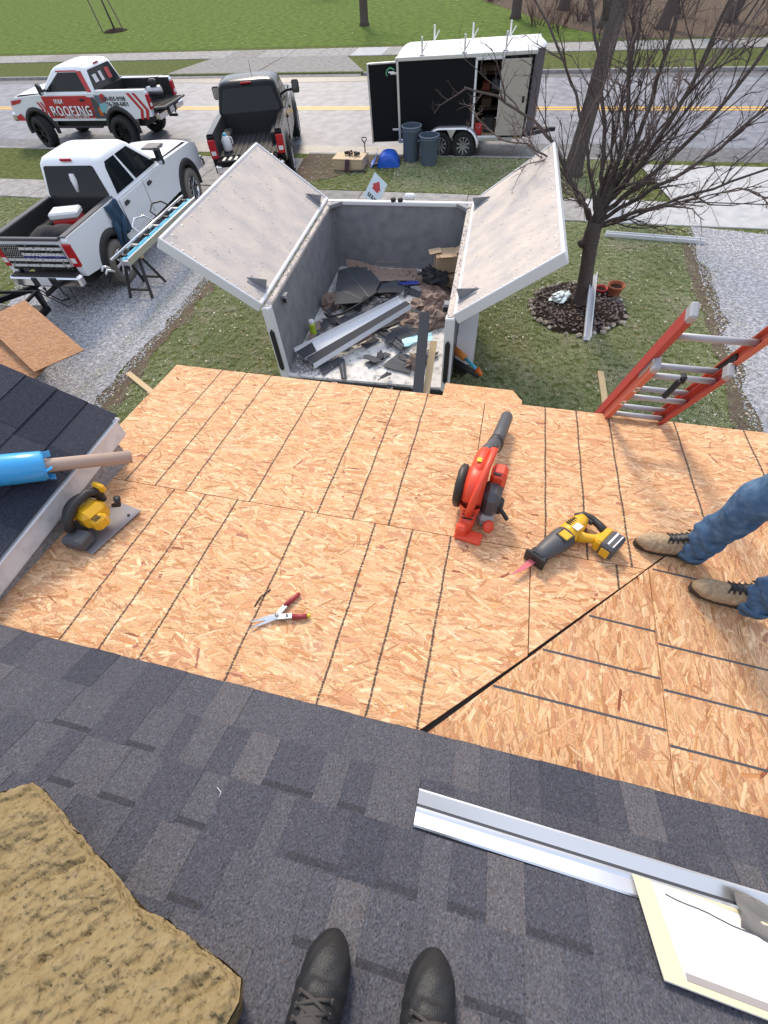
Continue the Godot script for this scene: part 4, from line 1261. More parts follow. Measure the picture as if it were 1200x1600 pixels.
func box_trailer() -> void:
	var t := thing("box_trailer", "black enclosed trailer with white roof and open side door parked at the kerb", "trailer", Vector3(-1.88, -0.1, -17.3), -0.012)
	t.rotation.z = 0.028
	var L := 1.93; var D := 2.0; var y0 := .52; var y1 := 2.30
	var wl := MB.new()
	wl.box(Vector3(-.79, (y0 + y1) * .5, -.02), Vector3(2.27, y1 - y0, .035), Basis.IDENTITY, .004)
	wl.box(Vector3(1.50, (y0 + y1) * .5, -.03), Vector3(.84, y1 - y0, .035))
	wl.box(Vector3(0, (y0 + y1) * .5, -D), Vector3(L * 2, y1 - y0, .035))
	part(t, "side_panel", wl, M.trailer_black)
	# wedge nose
	var ns := MB.new()
	ns.prism(PackedVector2Array([Vector2(L, -.03), Vector2(L + .06, -.22), Vector2(L + .24, -1.0), Vector2(L + .06, -D + .2), Vector2(L, -D)]), Vector3(0, y0, 0), Vector3.RIGHT, Vector3(0, 0, 1), Vector3.UP, y1 - y0 + .02, .02)
	part(t, "nose", ns, mat("nose_dark", lin(.045, .04, .055), .5))
	var fr := MB.new()
	fr.box(Vector3(-L + .01, (y0 + y1) * .5 - .03, .0), Vector3(.07, y1 - y0 + .10, .06), Basis.IDENTITY, .01)
	fr.box(Vector3(-L + .01, (y0 + y1) * .5 - .03, -D), Vector3(.07, y1 - y0 + .1, .06), Basis.IDENTITY, .01)
	fr.box(Vector3(.0, y1 + .01, .005), Vector3(L * 2 + .1, .09, .05), Basis.IDENTITY, .012)
	fr.box(Vector3(.0, y1 + .01, -D - .005), Vector3(L * 2 + .1, .09, .05), Basis.IDENTITY, .012)
	fr.box(Vector3(-L + .0, y1 + .01, -D * .5), Vector3(.06, .09, D), Basis.IDENTITY, .012)
	fr.box(Vector3(-.2, y0 - .04, .0), Vector3(L * 2 - .3, .09, .05), Basis.IDENTITY, .012)
	fr.box(Vector3(-L + .03, y0 - .05, -D * .5), Vector3(.12, .11, D), Basis.IDENTITY, .012)
	part(t, "frame", fr, M.aluminium)
	var rf := MB.new(true)
	var rr := []
	for q in [[-L, 0.0], [-L * .5, 0.0], [0.0, 0.0], [L * .5, 0.0], [L, 0.0], [L + .12, -.04], [L + .24, -.10]]:
		var R := PackedVector3Array()
		for j in 9:
			var f := j / 8.0
			var zz := lerpf(0.0, -D, f)
			if q[0] > L: zz = lerpf(-D * .5, zz, 1.0 - (q[0] - L) / .28)
			R.append(Vector3(q[0], y1 + .055 + .07 * sin(PI * f) + q[1], zz))
		rr.append(R)
	rf.loft(rr, false, false, false)
	part(t, "roof", rf, mat("roof_white", lin(.80, .80, .82), .35))
	var fl := MB.new()
	fl.box(Vector3(0, y0 - .03, -D * .5), Vector3(L * 2 - .1, .05, D - .08))
	part(t, "floor", fl, M.board)
	# open doorway: pale frame, dark shelves and gear behind it
	var df := MB.new()
	df.box(Vector3(.36, (y0 + y1) * .5, .008), Vector3(.06, y1 - y0 - .1, .05), Basis.IDENTITY, .008)
	df.box(Vector3(1.09, (y0 + y1) * .5, .008), Vector3(.05, y1 - y0 - .1, .05), Basis.IDENTITY, .008)
	df.box(Vector3(.73, y1 - .06, .008), Vector3(.78, .06, .05), Basis.IDENTITY, .008)
	df.box(Vector3(.73, y0 + .02, .008), Vector3(.78, .05, .06), Basis.IDENTITY, .008)
	part(t, "door_frame", df, M.white_metal)
	var dr := MB.new()
	dr.box(Vector3(1.47, (y0 + y1) * .5 - .02, .045), Vector3(.78, y1 - y0 - .14, .035), Basis(Vector3.UP, -.03), .008)
	var door := part(t, "door", dr, M.beige_panel)
	var lt := MB.new(); lt.box(Vector3(1.76, 1.38, .07), Vector3(.07, .14, .03), Basis.IDENTITY, .008)
	part(door, "latch", lt, M.black_plastic)
	var sh := MB.new()
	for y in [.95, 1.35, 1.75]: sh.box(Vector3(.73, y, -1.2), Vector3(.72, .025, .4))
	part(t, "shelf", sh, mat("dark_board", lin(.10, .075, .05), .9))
	# half barn door swung out at the rear corner
	var bd := MB.new()
	bd.box(Vector3(-L - .45, (y0 + y1) * .5 - .08, -.10), Vector3(.88, y1 - y0, .04), Basis(Vector3.UP, .06), .006)
	var bdoor := part(t, "rear_door", bd, M.trailer_black)
	var be := MB.new()
	be.box(Vector3(-L - .91, (y0 + y1) * .5 - .08, -.07), Vector3(.05, y1 - y0 + .06, .07), Basis.IDENTITY, .008)
	be.box(Vector3(-L - .45, y1 - .06, -.10), Vector3(.88, .04, .06), Basis(Vector3.UP, .06), .006)
	for y in [.75, 2.02]: be.box(Vector3(-L - .12, y, -.05), Vector3(.22, .05, .05), Basis.IDENTITY, .008)
	part(bdoor, "door_edge", be, M.aluminium)
	var gl := MB.new(true)
	gl.tube(PackedVector3Array([Vector3(-L - .10, 2.10, -.06), Vector3(-L - .22, 2.14, -.066), Vector3(-L - .32, 2.10, -.073), Vector3(-L - .36, 2.02, -.075), Vector3(-L - .32, 1.96, -.073)]), [.018], 6)
	part(bdoor, "green_logo", gl, mat("logo_green", lin(.12, .45, .22), .5))
	gl = MB.new(); gl.box(Vector3(-L - .20, 2.05, -.062), Vector3(.18, .035, .006), Basis(Vector3.UP, .06))
	part(bdoor, "logo_bar", gl, M.white_metal)
	# wheels and their double mudguard
	for x in [-.62, .12]:
		wheel(t, Vector3(x, .36, .06), 1.0, .36, .21, M.rubber, M.steel, 10, -PI / 2)
		wheel(t, Vector3(x, .36, -2.04), -1.0, .36, .21, M.rubber, M.steel, 10, -PI / 2)
	var mg := MB.new(true)
	var mr := []
	var prof := []
	for i in 9: prof.append(Vector2(-.62 + cos(lerpf(PI, PI * .5, i / 8.0)) * .46, .36 + sin(lerpf(PI, PI * .5, i / 8.0)) * .46))
	for i in 9: prof.append(Vector2(.12 + cos(lerpf(PI * .5, 0, i / 8.0)) * .46, .36 + sin(lerpf(PI * .5, 0, i / 8.0)) * .46))
	for p in prof: mr.append(PackedVector3Array([Vector3(p.x, p.y, -.02), Vector3(p.x, p.y, .24), Vector3(lerpf(p.x, -.25, .04), p.y - .035, .25)]))
	mg.loft(mr, false, false, false)
	mg.smooth(false)
	mg.prism(PackedVector2Array([Vector2(-.40, .80), Vector2(-.10, .80), Vector2(-.25, .56)]), Vector3(0, 0, .225), Vector3.RIGHT, Vector3.UP, Vector3(0, 0, 1), .02)
	part(t, "mudguard", mg, M.aluminium)
	var ax := MB.new()
	for x in [-.62, .12]: ax.box(Vector3(x, .36, -1.0), Vector3(.09, .09, 2.0))
	ax.box(Vector3(L + .5, .44, -1.0), Vector3(.8, .1, .1)); ax.bar(Vector3(L, .44, -.5), Vector3(L + .7, .44, -.95), .08, .1)
	part(t, "axle", ax, M.dark_steel)
	# ladder rack uprights on the roof
	for q in [[-1.2, -.05], [-1.15, -D + .25], [.0, -.05], [.02, -D + .4], [1.12, -.05], [1.1, -D + .4]]:
		var rk := MB.new()
		rk.box(Vector3(q[0], y1 + .22, q[1]), Vector3(.05, .40, .05), Basis.IDENTITY, .008)
		rk.box(Vector3(q[0], y1 + .07, q[1]), Vector3(.14, .03, .14), Basis.IDENTITY, .008)
		rk.bar(Vector3(q[0], y1 + .10, q[1]), Vector3(q[0] + .14, y1 + .30, q[1]), .03, .03)
		part(t, "rack_post", rk, M.aluminium)
	var q := t.transform
	var can := thing("fuel_can", "red fuel can on the floor just inside the open side door of the black trailer", "fuel can", q * Vector3(.50, y0, -.25))
	var cb := MB.new(); cb.box(Vector3(0, .15, 0), Vector3(.24, .30, .18), Basis.IDENTITY, .03); part(can, "can_body", cb, M.red_plastic)
	cb = MB.new(); cb.bar(Vector3(-.08, .33, 0), Vector3(.08, .33, 0), .03, .03); cb.bar(Vector3(.08, .28, 0), Vector3(.16, .42, 0), .03, .03); part(can, "spout", cb, M.black_plastic)
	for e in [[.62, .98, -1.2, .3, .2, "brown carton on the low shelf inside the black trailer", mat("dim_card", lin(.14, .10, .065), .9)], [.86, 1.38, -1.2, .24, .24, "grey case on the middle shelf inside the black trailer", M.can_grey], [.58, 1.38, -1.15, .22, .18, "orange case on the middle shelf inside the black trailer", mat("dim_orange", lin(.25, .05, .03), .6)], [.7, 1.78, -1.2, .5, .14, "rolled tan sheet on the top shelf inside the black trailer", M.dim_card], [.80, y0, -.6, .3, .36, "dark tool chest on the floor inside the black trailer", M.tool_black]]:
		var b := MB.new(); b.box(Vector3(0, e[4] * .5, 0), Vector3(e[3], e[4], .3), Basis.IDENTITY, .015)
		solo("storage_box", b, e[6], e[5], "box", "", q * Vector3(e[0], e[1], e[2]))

func dump_trailer() -> void:
	var t := thing("dump_trailer", "grey dump trailer with two white lids folded open, full of roofing scraps", "dump trailer", Vector3(-1.93, 0, -7.13), 0.045)
	var W := 1.30; var L := 1.80; var y0 := .55; var y1 := 1.66
	var fl := MB.new()
	fl.box(Vector3(0, y0 - .03, 0), Vector3(W * 2 - .04, .06, L * 2), Basis.IDENTITY, .006)
	part(t, "floor", fl, M.bin_floor)
	for s in [-1.0, 1.0]:
		var w := MB.new()
		w.box(Vector3(s * (W - .02), (y0 + y1) * .5, -.04), Vector3(.045, y1 - y0, L * 2 - .12))
		for i in 6: w.box(Vector3(s * (W + .04), (y0 + y1) * .5, -L + .3 + i * .6), Vector3(.08, y1 - y0, .06), Basis.IDENTITY, .008)
		part(t, "side_wall", w, M.bin_grey)
		var rl := MB.new()
		rl.box(Vector3(s * W, y1 + .02, -.02), Vector3(.09, .06, L * 2 + .02), Basis.IDENTITY, .012)
		part(t, "top_rail", rl, M.lid_white)
		# rear corner post with its black latch slot
		var ps := MB.new()
		ps.box(Vector3(s * (W + .005), (y0 + y1) * .5 - .1, L - .04), Vector3(.13, y1 - y0 + .28, .12), Basis.IDENTITY, .015)
		var po := part(t, "corner_post", ps, M.white_metal)
		var sl := MB.new()
		sl.prism(PackedVector2Array([Vector2(-.035, .0), Vector2(0, -.05), Vector2(.035, .0), Vector2(.035, .62), Vector2(0, .67), Vector2(-.035, .62)]), Vector3(s * (W + .0), y0 + .16, L + .018), Vector3.RIGHT, Vector3.UP, Vector3(0, 0, 1), .03, .006)
		part(po, "latch_slot", sl, M.black_plastic)
		var sk := MB.new()
		sk.box(Vector3(s * (W - .075), y1 - .10, L - .52), Vector3(.10, .12, .12), Basis.IDENTITY, .008)
		sk.box(Vector3(s * (W - .10), y1 - .10, L - .455), Vector3(.07, .08, .02))
		part(t, "bracket", sk, M.bin_grey)
		var si := MB.new()
		si.box(Vector3(s * (W - .10), y1 - .10, L - .447), Vector3(.055, .065, .012))
		part(t, "bracket_socket", si, M.dark_gap)
		# lid, hinged on the rail and laid back outwards
		var lid := Node3D.new(); lid.name = "lid"; t.add_child(lid, true)
		lid.position = Vector3(s * (W + .05), y1 + .07, 0)
		lid.rotation.z = s * .61
		var lw := 1.44
		var pn := MB.new(); pn.box(Vector3(s * lw * .5, 0, 0), Vector3(lw - .08, .03, L * 2 - .06))
		part(lid, "lid_panel", pn, M.lid_white)
		var ed := MB.new()
		for e in [-1.0, 1.0]: ed.box(Vector3(s * lw * .5, -.045, e * (L - .005)), Vector3(lw, .15, .035), Basis.IDENTITY, .01)
		ed.box(Vector3(s * (lw - .02), -.035, 0), Vector3(.05, .13, L * 2), Basis.IDENTITY, .015)
		ed.box(Vector3(s * .02, .0, 0), Vector3(.05, .06, L * 2), Basis.IDENTITY, .012)
		part(lid, "lid_frame", ed, M.white_metal)
		var bo := MB.new()
		for i in 9: bo.lathe([Vector2(.001, .022), Vector2(.012, .02), Vector2(.014, .012)], Vector3(s * lw * (i + .6) / 9.6, .0, L - .06), Vector3.UP, 6)
		for i in 12: bo.lathe([Vector2(.001, .022), Vector2(.012, .02), Vector2(.014, .012)], Vector3(s * (lw - .09), .0, -L + .2 + .29 * i), Vector3.UP, 6)
		part(lid, "rivet", bo, M.steel)
		for e in [.82, -.80]:
			var gs := MB.new()
			gs.prism(PackedVector2Array([Vector2(0, .015), Vector2(.30, .015), Vector2(.04, .17)]), Vector3(s * .06, 0, e * L - .01), Vector3(s, 0, 0), Vector3.UP, Vector3(0, 0, 1), .012)
			gs.box(Vector3(s * .18, .02, e * L), Vector3(.28, .012, .16), Basis.IDENTITY, .003)
			part(lid, "gusset", gs, M.bin_grey)
		var hg := MB.new()
		for i in 12: hg.lathe([Vector2(.018, -.07), Vector2(.018, .07)], Vector3(s * .0, .0, -L + .2 + i * .295), Vector3(0, 0, 1), 8)
		part(lid, "hinge", hg, M.steel)
		# underside cross ribs
		var rb := MB.new()
		for i in 5: rb.box(Vector3(s * lw * .5, -.05, -L + .4 + i * .72), Vector3(lw - .1, .06, .05))
		part(lid, "lid_rib", rb, M.white_metal)
		# mudguard and two wheels below the wall
		var mg := MB.new()
		var pv := PackedVector2Array([Vector2(-.95, .45), Vector2(-.80, .80), Vector2(-.55, .92), Vector2(.55, .92), Vector2(.80, .80), Vector2(.95, .45), Vector2(.88, .45), Vector2(.75, .75), Vector2(.53, .85), Vector2(-.53, .85), Vector2(-.75, .75), Vector2(-.88, .45)])
		mg.prism(pv, Vector3(s * (W + .09), 0, .1), Vector3(0, 0, 1), Vector3.UP, Vector3(s, 0, 0), .30)
		part(t, "mudguard", mg, M.white_metal)
		for z in [-.36, .56]: wheel(t, Vector3(s * (W + .22), .37, z), s, .37, .22, M.rubber, M.steel, 6)
	var fw := MB.new()
	fw.box(Vector3(0, (y0 + y1) * .5, -L + .0), Vector3(W * 2, y1 - y0, .05))
	for i in 4: fw.box(Vector3(-W + .4 + i * .6, (y0 + y1) * .5, -L - .06), Vector3(.07, y1 - y0, .07))
	part(t, "front_wall", fw, M.bin_grey)
	var fr := MB.new()
	fr.box(Vector3(0, y1 + .03, -L + .0), Vector3(W * 2 + .1, .07, .09), Basis.IDENTITY, .014)
	part(t, "top_rail", fr, M.white_metal)
	var cn: MB
	for s in [-1.0, 1.0]:
		cn = MB.new()
		cn.bar(Vector3(s * (W - .01), y1 + .03, -L + .22), Vector3(s * (W - .22), y1 + .03, -L + .01), .09, .065, Vector3.UP, .01)
		cn.box(Vector3(s * (W - .06), y1 - .18, -L + .06), Vector3(.06, .2, .06), Basis.IDENTITY, .008)
		cn.box(Vector3(s * (W - .055), (y0 + y1) * .5, -L + .035), Vector3(.025, y1 - y0 - .05, .025))
		part(t, "corner_brace", cn, M.bin_grey)
	for x in [-.10, .03]:
		var cp := MB.new(true)
		cp.lathe([Vector2(.001, .05), Vector2(.045, .05), Vector2(.05, .03), Vector2(.045, 0)], Vector3(x, y1 + .06, -L), Vector3.UP, 14)
		part(t, "rubber_stop", cp, M.rubber)
	var ch := MB.new()
	for s in [-1.0, 1.0]: ch.box(Vector3(s * .45, .45, -.3), Vector3(.1, .14, L * 2 + .8))
	ch.box(Vector3(0, .37, -.36), Vector3(2.6, .09, .09)); ch.box(Vector3(0, .37, .56), Vector3(2.6, .09, .09))
	ch.box(Vector3(0, y0 - .09, L - .02), Vector3(W * 2 + .1, .10, .09), Basis.IDENTITY, .012)
	ch.bar(Vector3(-.45, .45, -L), Vector3(0, .45, -L - 1.2), .1, .12); ch.bar(Vector3(.45, .45, -L), Vector3(0, .45, -L - 1.2), .1, .12)
	part(t, "chassis", ch, M.dark_steel)
	var pump := MB.new()
	pump.box(Vector3(.16, y1 + .03, -L - .30), Vector3(.20, .10, .12), Basis.IDENTITY, .03)
	part(t, "pump_cover", pump, M.white_metal)
	for d in [
		["felt_scrap", "wide dark felt sheet lying at the back left of the dump trailer", "felt sheet", "shingle_scrap", [[-3.13,0.724,-8.32],[-2.87,0.743,-8.45],[-2.55,0.732,-8.49],[-2.18,0.746,-7.96],[-2.19,0.748,-7.54],[-2.37,0.714,-7.36],[-2.58,0.711,-7.21],[-2.91,0.760,-7.42]]],
		["shingle_scrap", "curled black shingle against the left wall of the dump trailer, on the felt", "shingle", "shingle_scrap", [[-2.84,0.880,-7.26],[-2.64,0.800,-7.49],[-2.34,0.780,-7.32],[-2.33,0.800,-7.14],[-2.73,0.900,-6.83]]],
		["shingle_scrap", "dark shingle pair in the middle of the dump trailer behind the long metal trim", "shingle", "shingle_scrap", [[-2.33,0.690,-7.84],[-1.88,0.689,-8.22],[-1.75,0.720,-8.02],[-1.72,0.699,-7.73],[-2.16,0.713,-7.64]]],
		["shingle_scrap", "grey shingle square left of the long metal trim in the dump trailer", "shingle", "shingle_light", [[-2.72,0.670,-6.72],[-2.39,0.673,-7.02],[-2.01,0.663,-6.78],[-2.33,0.673,-6.34]]],
		["shingle_scrap", "narrow shingle strip standing behind the long metal trim, between two larger shingles", "shingle", "shingle_light", [[-2.18,0.665,-7.60],[-2.02,0.651,-7.45],[-2.18,0.660,-7.03],[-2.29,0.657,-7.06]]],
		["shingle_scrap", "black shingle at the front left of the dump trailer under the trim end", "shingle", "shingle_scrap", [[-2.66,0.586,-5.55],[-2.39,0.593,-5.82],[-2.29,0.591,-5.72],[-2.51,0.588,-5.33]]],
		["shingle_scrap", "slim dark shingle strip nearest the rear sill of the dump trailer", "shingle", "shingle_scrap", [[-2.38,0.580,-5.76],[-2.29,0.589,-5.80],[-2.10,0.585,-5.32],[-2.19,0.587,-5.30]]],
		["shingle_scrap", "left one of two small shingle squares on the pale trailer floor", "shingle", "shingle_light", [[-1.92,0.577,-5.76],[-1.79,0.576,-5.90],[-1.69,0.578,-5.82],[-1.83,0.574,-5.65]]],
		["shingle_scrap", "right one of two small shingle squares on the pale trailer floor", "shingle", "shingle_light", [[-1.79,0.578,-5.94],[-1.65,0.576,-6.10],[-1.54,0.579,-6.04],[-1.69,0.578,-5.83]]],
		["shingle_scrap", "big dark grey shingle near the rear sill, right of the two small squares", "shingle", "shingle_light", [[-1.61,0.580,-5.73],[-1.41,0.581,-6.15],[-1.17,0.582,-5.92],[-1.13,0.591,-5.60]]],
		["shingle_scrap", "upright-leaning dark shingle beside the pale blue strip in the dump trailer", "shingle", "shingle_light", [[-1.16,0.657,-6.32],[-1.02,0.665,-6.29],[-0.97,0.652,-6.16],[-0.95,0.660,-5.85],[-1.09,0.655,-5.90]]],
		["shingle_scrap", "brown-black shingle below the long trim on the trailer floor", "shingle", "shingle_scrap", [[-2.13,0.579,-6.24],[-1.94,0.581,-6.48],[-1.82,0.581,-6.41],[-2.00,0.584,-6.13]]],
		["shingle_scrap", "dark shingle reaching from the trim to the pale blue strip", "shingle", "shingle_scrap", [[-1.71,0.644,-6.63],[-1.43,0.649,-6.84],[-1.00,0.647,-6.74],[-1.39,0.650,-6.30]]],
		["shingle_scrap", "dark grey shingle wedge under the pale blue strip", "shingle", "shingle_light", [[-1.96,0.623,-6.67],[-1.89,0.613,-6.72],[-1.32,0.627,-6.30],[-1.40,0.629,-6.12],[-1.59,0.628,-6.30]]],
		["blue_strip", "pale blue plastic strip curving across the right of the dump trailer", "plastic strip", "pale_blue", [[-1.40,0.743,-6.24],[-1.21,0.749,-6.38],[-0.95,0.728,-6.53],[-0.90,0.753,-6.26],[-1.13,0.743,-6.20],[-1.32,0.731,-6.07]]],
		["pale_sheet", "pinkish pale board lying across the back of the dump trailer", "sheet", "kraft", [[-2.56,0.663,-8.52],[-2.10,0.694,-8.57],[-1.65,0.700,-8.64],[-1.55,0.664,-8.59],[-1.56,0.692,-8.20],[-2.28,0.676,-8.11],[-2.47,0.666,-8.29]]],
		["pale_sheet", "light grey plastic sheet in the middle of the dump trailer", "sheet", "bin_floor", [[-1.77,0.612,-8.11],[-1.41,0.631,-8.13],[-1.23,0.635,-7.89],[-1.37,0.602,-7.48],[-1.52,0.625,-7.42],[-1.72,0.602,-7.63],[-2.12,0.629,-7.67],[-1.99,0.613,-7.82]]],
		["navy_strip", "navy blue plastic strip behind the dark shingle pair in the dump trailer", "plastic strip", "navy_plastic", [[-1.87,0.728,-8.04],[-1.49,0.730,-8.13],[-1.46,0.720,-8.03],[-1.74,0.730,-7.95]]],
		["pale_sheet", "short tan board standing along the front wall inside the dump trailer", "sheet", "lumber", [[-2.47,0.720,-8.76],[-2.03,0.720,-8.81],[-2.02,0.620,-8.82],[-2.48,0.620,-8.76]]],
		["cloth_scrap", "torn grey-brown paper in the far left corner of the dump trailer", "paper", "kraft", [[-3.07,0.780,-8.67],[-2.73,0.720,-8.72],[-2.51,0.680,-8.66],[-2.58,0.660,-8.58],[-3.02,0.680,-8.56]]],
		]:
		var so := solo(d[0], rag(d[4], 0.008), M[d[3]], d[1], d[2], "scraps in the dump trailer")
		if d[0] == "shingle_scrap" or d[0] == "felt_scrap":
			var v := []
			for p in d[4]: v.append(Vector3(p[0], p[1] + .004, p[2]))
			var h2: int = v.size() / 2
			var ln := MB.new(); ln.bar((v[0] as Vector3).lerp(v[1], .5), (v[h2] as Vector3).lerp(v[(h2 + 1) % v.size()], .5), .010, .004)
			part(so, "seal_strip", ln, M.can_grey)
	# what else lies in it
	var b := MB.new()
	var f0 := Vector3(-3.09, .72, -5.68); var f1 := Vector3(-1.62, .95, -7.08); var g1 := Vector3(-1.40, .93, -6.98); var g0 := Vector3(-2.70, .68, -5.46)
	var mid0 := f0.lerp(g0, .55) + Vector3(0, -.05, 0); var mid1 := f1.lerp(g1, .5) + Vector3(0, -.05, 0)
	for k in [[f0, f1, mid1, mid0], [mid0 + Vector3(0, .05, 0), mid1 + Vector3(0, .05, 0), g1, g0], [mid0, mid1, mid1 + Vector3(0, .05, 0), mid0 + Vector3(0, .05, 0)], [f0, f0 + Vector3(-.01, .05, -.01), f1 + Vector3(-.01, .05, -.01), f1], [g0, g1, g1 + Vector3(.02, -.07, .02), g0 + Vector3(.02, -.07, .02)]]:
		b.quad(k[0], k[1], k[2], k[3]); b.quad(k[0] + Vector3(0, -.004, 0), k[3] + Vector3(0, -.004, 0), k[2] + Vector3(0, -.004, 0), k[1] + Vector3(0, -.004, 0))
	var trim := solo("metal_trim", b, M.white_trim, "long white and black metal trim lying slantwise across the scraps in the dump trailer", "metal trim")
	var bb := MB.new()
	bb.quad(mid0.lerp(g0, .1) + Vector3(0, .056, 0), mid1.lerp(g1, .1) + Vector3(0, .056, 0), g1 + Vector3(0, .006, 0), g0 + Vector3(0, .006, 0))
	bb.quad(f0.lerp(mid0, .1) + Vector3(0, .004, 0), f0.lerp(f1, .16) + Vector3(0, .004, 0), mid0.lerp(mid1, .12) + Vector3(0, .004, 0), mid0 + Vector3(0, .004, 0))
	part(trim, "black_face", bb, M.shingle_scrap)
	var bt := thing("drink_bottle", "lime green drink bottle with white cap standing by the left wall inside the dump trailer", "bottle", Vector3(-3.02, .555, -6.38))
	var m := MB.new(true); m.lathe([Vector2(.001, 0), Vector2(.055, 0), Vector2(.062, .02), Vector2(.058, .10), Vector2(.045, .15), Vector2(.058, .20), Vector2(.05, .235), Vector2(.03, .25)], Vector3.ZERO, Vector3.UP, 18); part(bt, "bottle_body", m, M.bottle_green)
	m = MB.new(true); m.lathe([Vector2(.046, .235), Vector2(.048, .29), Vector2(.03, .30), Vector2(.001, .30)], Vector3.ZERO, Vector3.UP, 16); part(bt, "cap", m, M.white_metal)
	for e in [["tan cardboard carton with torn flaps in the far right corner of the dump trailer", Vector3(-1.02, .88, -8.35), .3], ["brown cardboard carton under the torn carton in the far right corner of the dump trailer", Vector3(-1.0, .56, -8.30), -.1]]:
		var c := thing("cardboard_box", e[0], "carton", e[1], e[2])
		var cb := MB.new(); cb.box(Vector3(0, .14, 0), Vector3(.38, .28, .36), Basis.IDENTITY, .006); part(c, "carton_body", cb, M.cardboard)
		for k in 3:
			var a := k * 1.7
			var fb := MB.new(); fb.box(Vector3(cos(a) * .2, .30, sin(a) * .18), Vector3(.22, .006, .20), Basis(Vector3(sin(a), 0, -cos(a)), -.5 + .3 * k)); part(c, "flap", fb, M.cardboard)
	var bg := crumple(Vector3.ZERO, Vector3(.30, .15, .20), 4)
	var bgo := solo("rubbish_bag", bg, M.black_cloth, "crushed black plastic bag beside the cartons in the dump trailer", "bag", "", Vector3(-1.17, .82, -8.12)); bgo.rotation.y = -.6
	var k := 0
	for c in [[-1.40, -8.30, .22], [-1.16, -7.95, .24], [-1.13, -7.63, .24], [-1.32, -7.46, .20], [-1.20, -6.98, .24], [-1.0, -7.15, .20], [-1.62, -7.16, .17], [-1.10, -5.85, .13], [-3.0, -7.30, .15], [-1.75, -8.45, .22], [-2.6, -8.5, .2], [-.95, -7.55, .2]]:
		var lab: String = ["crushed brown wrapping paper at the back of the dump trailer, near the cartons", "crushed brown wrapping paper below the black bag in the dump trailer", "large brown paper crumple against the right wall of the dump trailer, midway", "brown paper crumple left of the large one in the dump trailer", "brown paper crumple just behind the pale blue strip in the dump trailer", "brown paper wad between the right wall and the pale blue strip", "small brown paper wad under the upper end of the long metal trim", "grey-brown paper wad at the right rear of the dump trailer floor", "tan paper scrap pile along the left wall behind the bottle", "tan paper folded along the front wall of the dump trailer", "flattened paper in the far left of the dump trailer behind the felt", "brown paper wedged at the right wall beside the large crumple"][k]
		solo("paper_crumple", crumple(Vector3.ZERO, Vector3(c[2] * 1.2, .11 + .04 * (k % 3), c[2]), 20 + k), M.kraft, lab, "waste paper", "scraps in the dump trailer", Vector3(c[0], .60, c[1]))
		k += 1
	var cab := MB.new(true)
	cab.tube(PackedVector3Array([Vector3(-2.95, .70, -6.85), Vector3(-2.8, .73, -6.72), Vector3(-2.6, .76, -6.78), Vector3(-2.39, .80, -7.0), Vector3(-2.25, .80, -7.25), Vector3(-2.14, .78, -7.55)]), [.018], 7)
	solo("hose", cab, M.rubber, "black hose looped over the shingles in the dump trailer", "hose")
	for e in [["dark grey board leaning out over the right rear sill of the dump trailer", Vector3(-.98, 1.42, -5.95), Vector3(-.86, .78, -4.75), .15, M.shingle_scrap], ["raw wooden board beside the dark grey board at the trailer's right post", Vector3(-.80, 1.10, -5.75), Vector3(-.76, .75, -4.85), .10, M.lumber]]:
		var pb := MB.new(); pb.bar(e[1], e[2], e[3], .022, Vector3.UP, .003)
		solo("board", pb, e[4], e[0], "board")
	# small torn bits, too alike to tell apart
	var rb := RandomNumberGenerator.new(); rb.seed = 52
	for i in 110:
		var c := Vector2(rb.randf_range(-3.0, -.85), rb.randf_range(-8.6, -5.4)) if i < 60 else Vector2(rb.randfn(-2.3, .4), rb.randfn(-7.3, .7))
		c.x = clampf(c.x, -3.0, -.85); c.y = clampf(c.y, -8.6, -5.4)
		if c.y > -6.6 and c.x > -2.7 and c.x < -1.3 and rb.randf() < .55: continue
		var a0 := rb.randf() * TAU; var bl := rb.randf_range(.10, .34); var Wd := rb.randf_range(.05, .16)
		var pts := []; var y := .575 + rb.randf() * .06
		for k3 in 5:
			var aa := TAU * k3 / 5.0
			var q := Vector2(cos(aa) * bl * rb.randf_range(.6, 1.0), sin(aa) * Wd * rb.randf_range(.6, 1.0)).rotated(a0)
			pts.append([clampf(c.x + q.x, -3.1, -.72), y + rb.randf() * .05, c.y + q.y])
		solo("shingle_scrap", rag(pts, .006), [M.shingle_scrap, M.shingle_light, M.shingle_scrap, M.shingle_scrap, M.kraft][i % 5], "small torn bit of dark shingle or paper among the dump trailer rubbish", "scrap", "small torn bits in the dump trailer")
	# roofing crumbs strewn on the trailer floor
	var xs := []; var cs := []
	var r := RandomNumberGenerator.new(); r.seed = 41
	var grit := MB.new(); grit.box(Vector3.ZERO, Vector3(1, .4, .7))
	for i in 900:
		var corner := r.randf() < .6
		var p := Vector3(-3.13 + absf(r.randfn(0, .22)), .556, -5.35 - absf(r.randfn(0, .5))) if corner else Vector3(r.randf_range(-3.1, -.8), .556, r.randf_range(-8.6, -5.3))
		var s := r.randf_range(.006, .028)
		xs.append(Transform3D(Basis(Vector3.UP, r.randf() * TAU).scaled(Vector3.ONE * s), p)); cs.append(lin(.03, .03, .035).lerp(lin(.2, .17, .15), r.randf() * r.randf()))
	for i in 260:
		var sd := -1.0 if r.randf() < .6 else 1.0
		var p := t.transform * Vector3(sd * (W + r.randf_range(-.04, .06)), y1 + .055, clampf(r.randfn([-.9, .2, 1.1][i % 3], .35), -L + .05, L - .05))
		xs.append(Transform3D(Basis(Vector3.UP, r.randf() * TAU).scaled(Vector3.ONE * r.randf_range(.006, .02)), p)); cs.append(lin(.04, .04, .045).lerp(lin(.35, .32, .28), r.randf()))
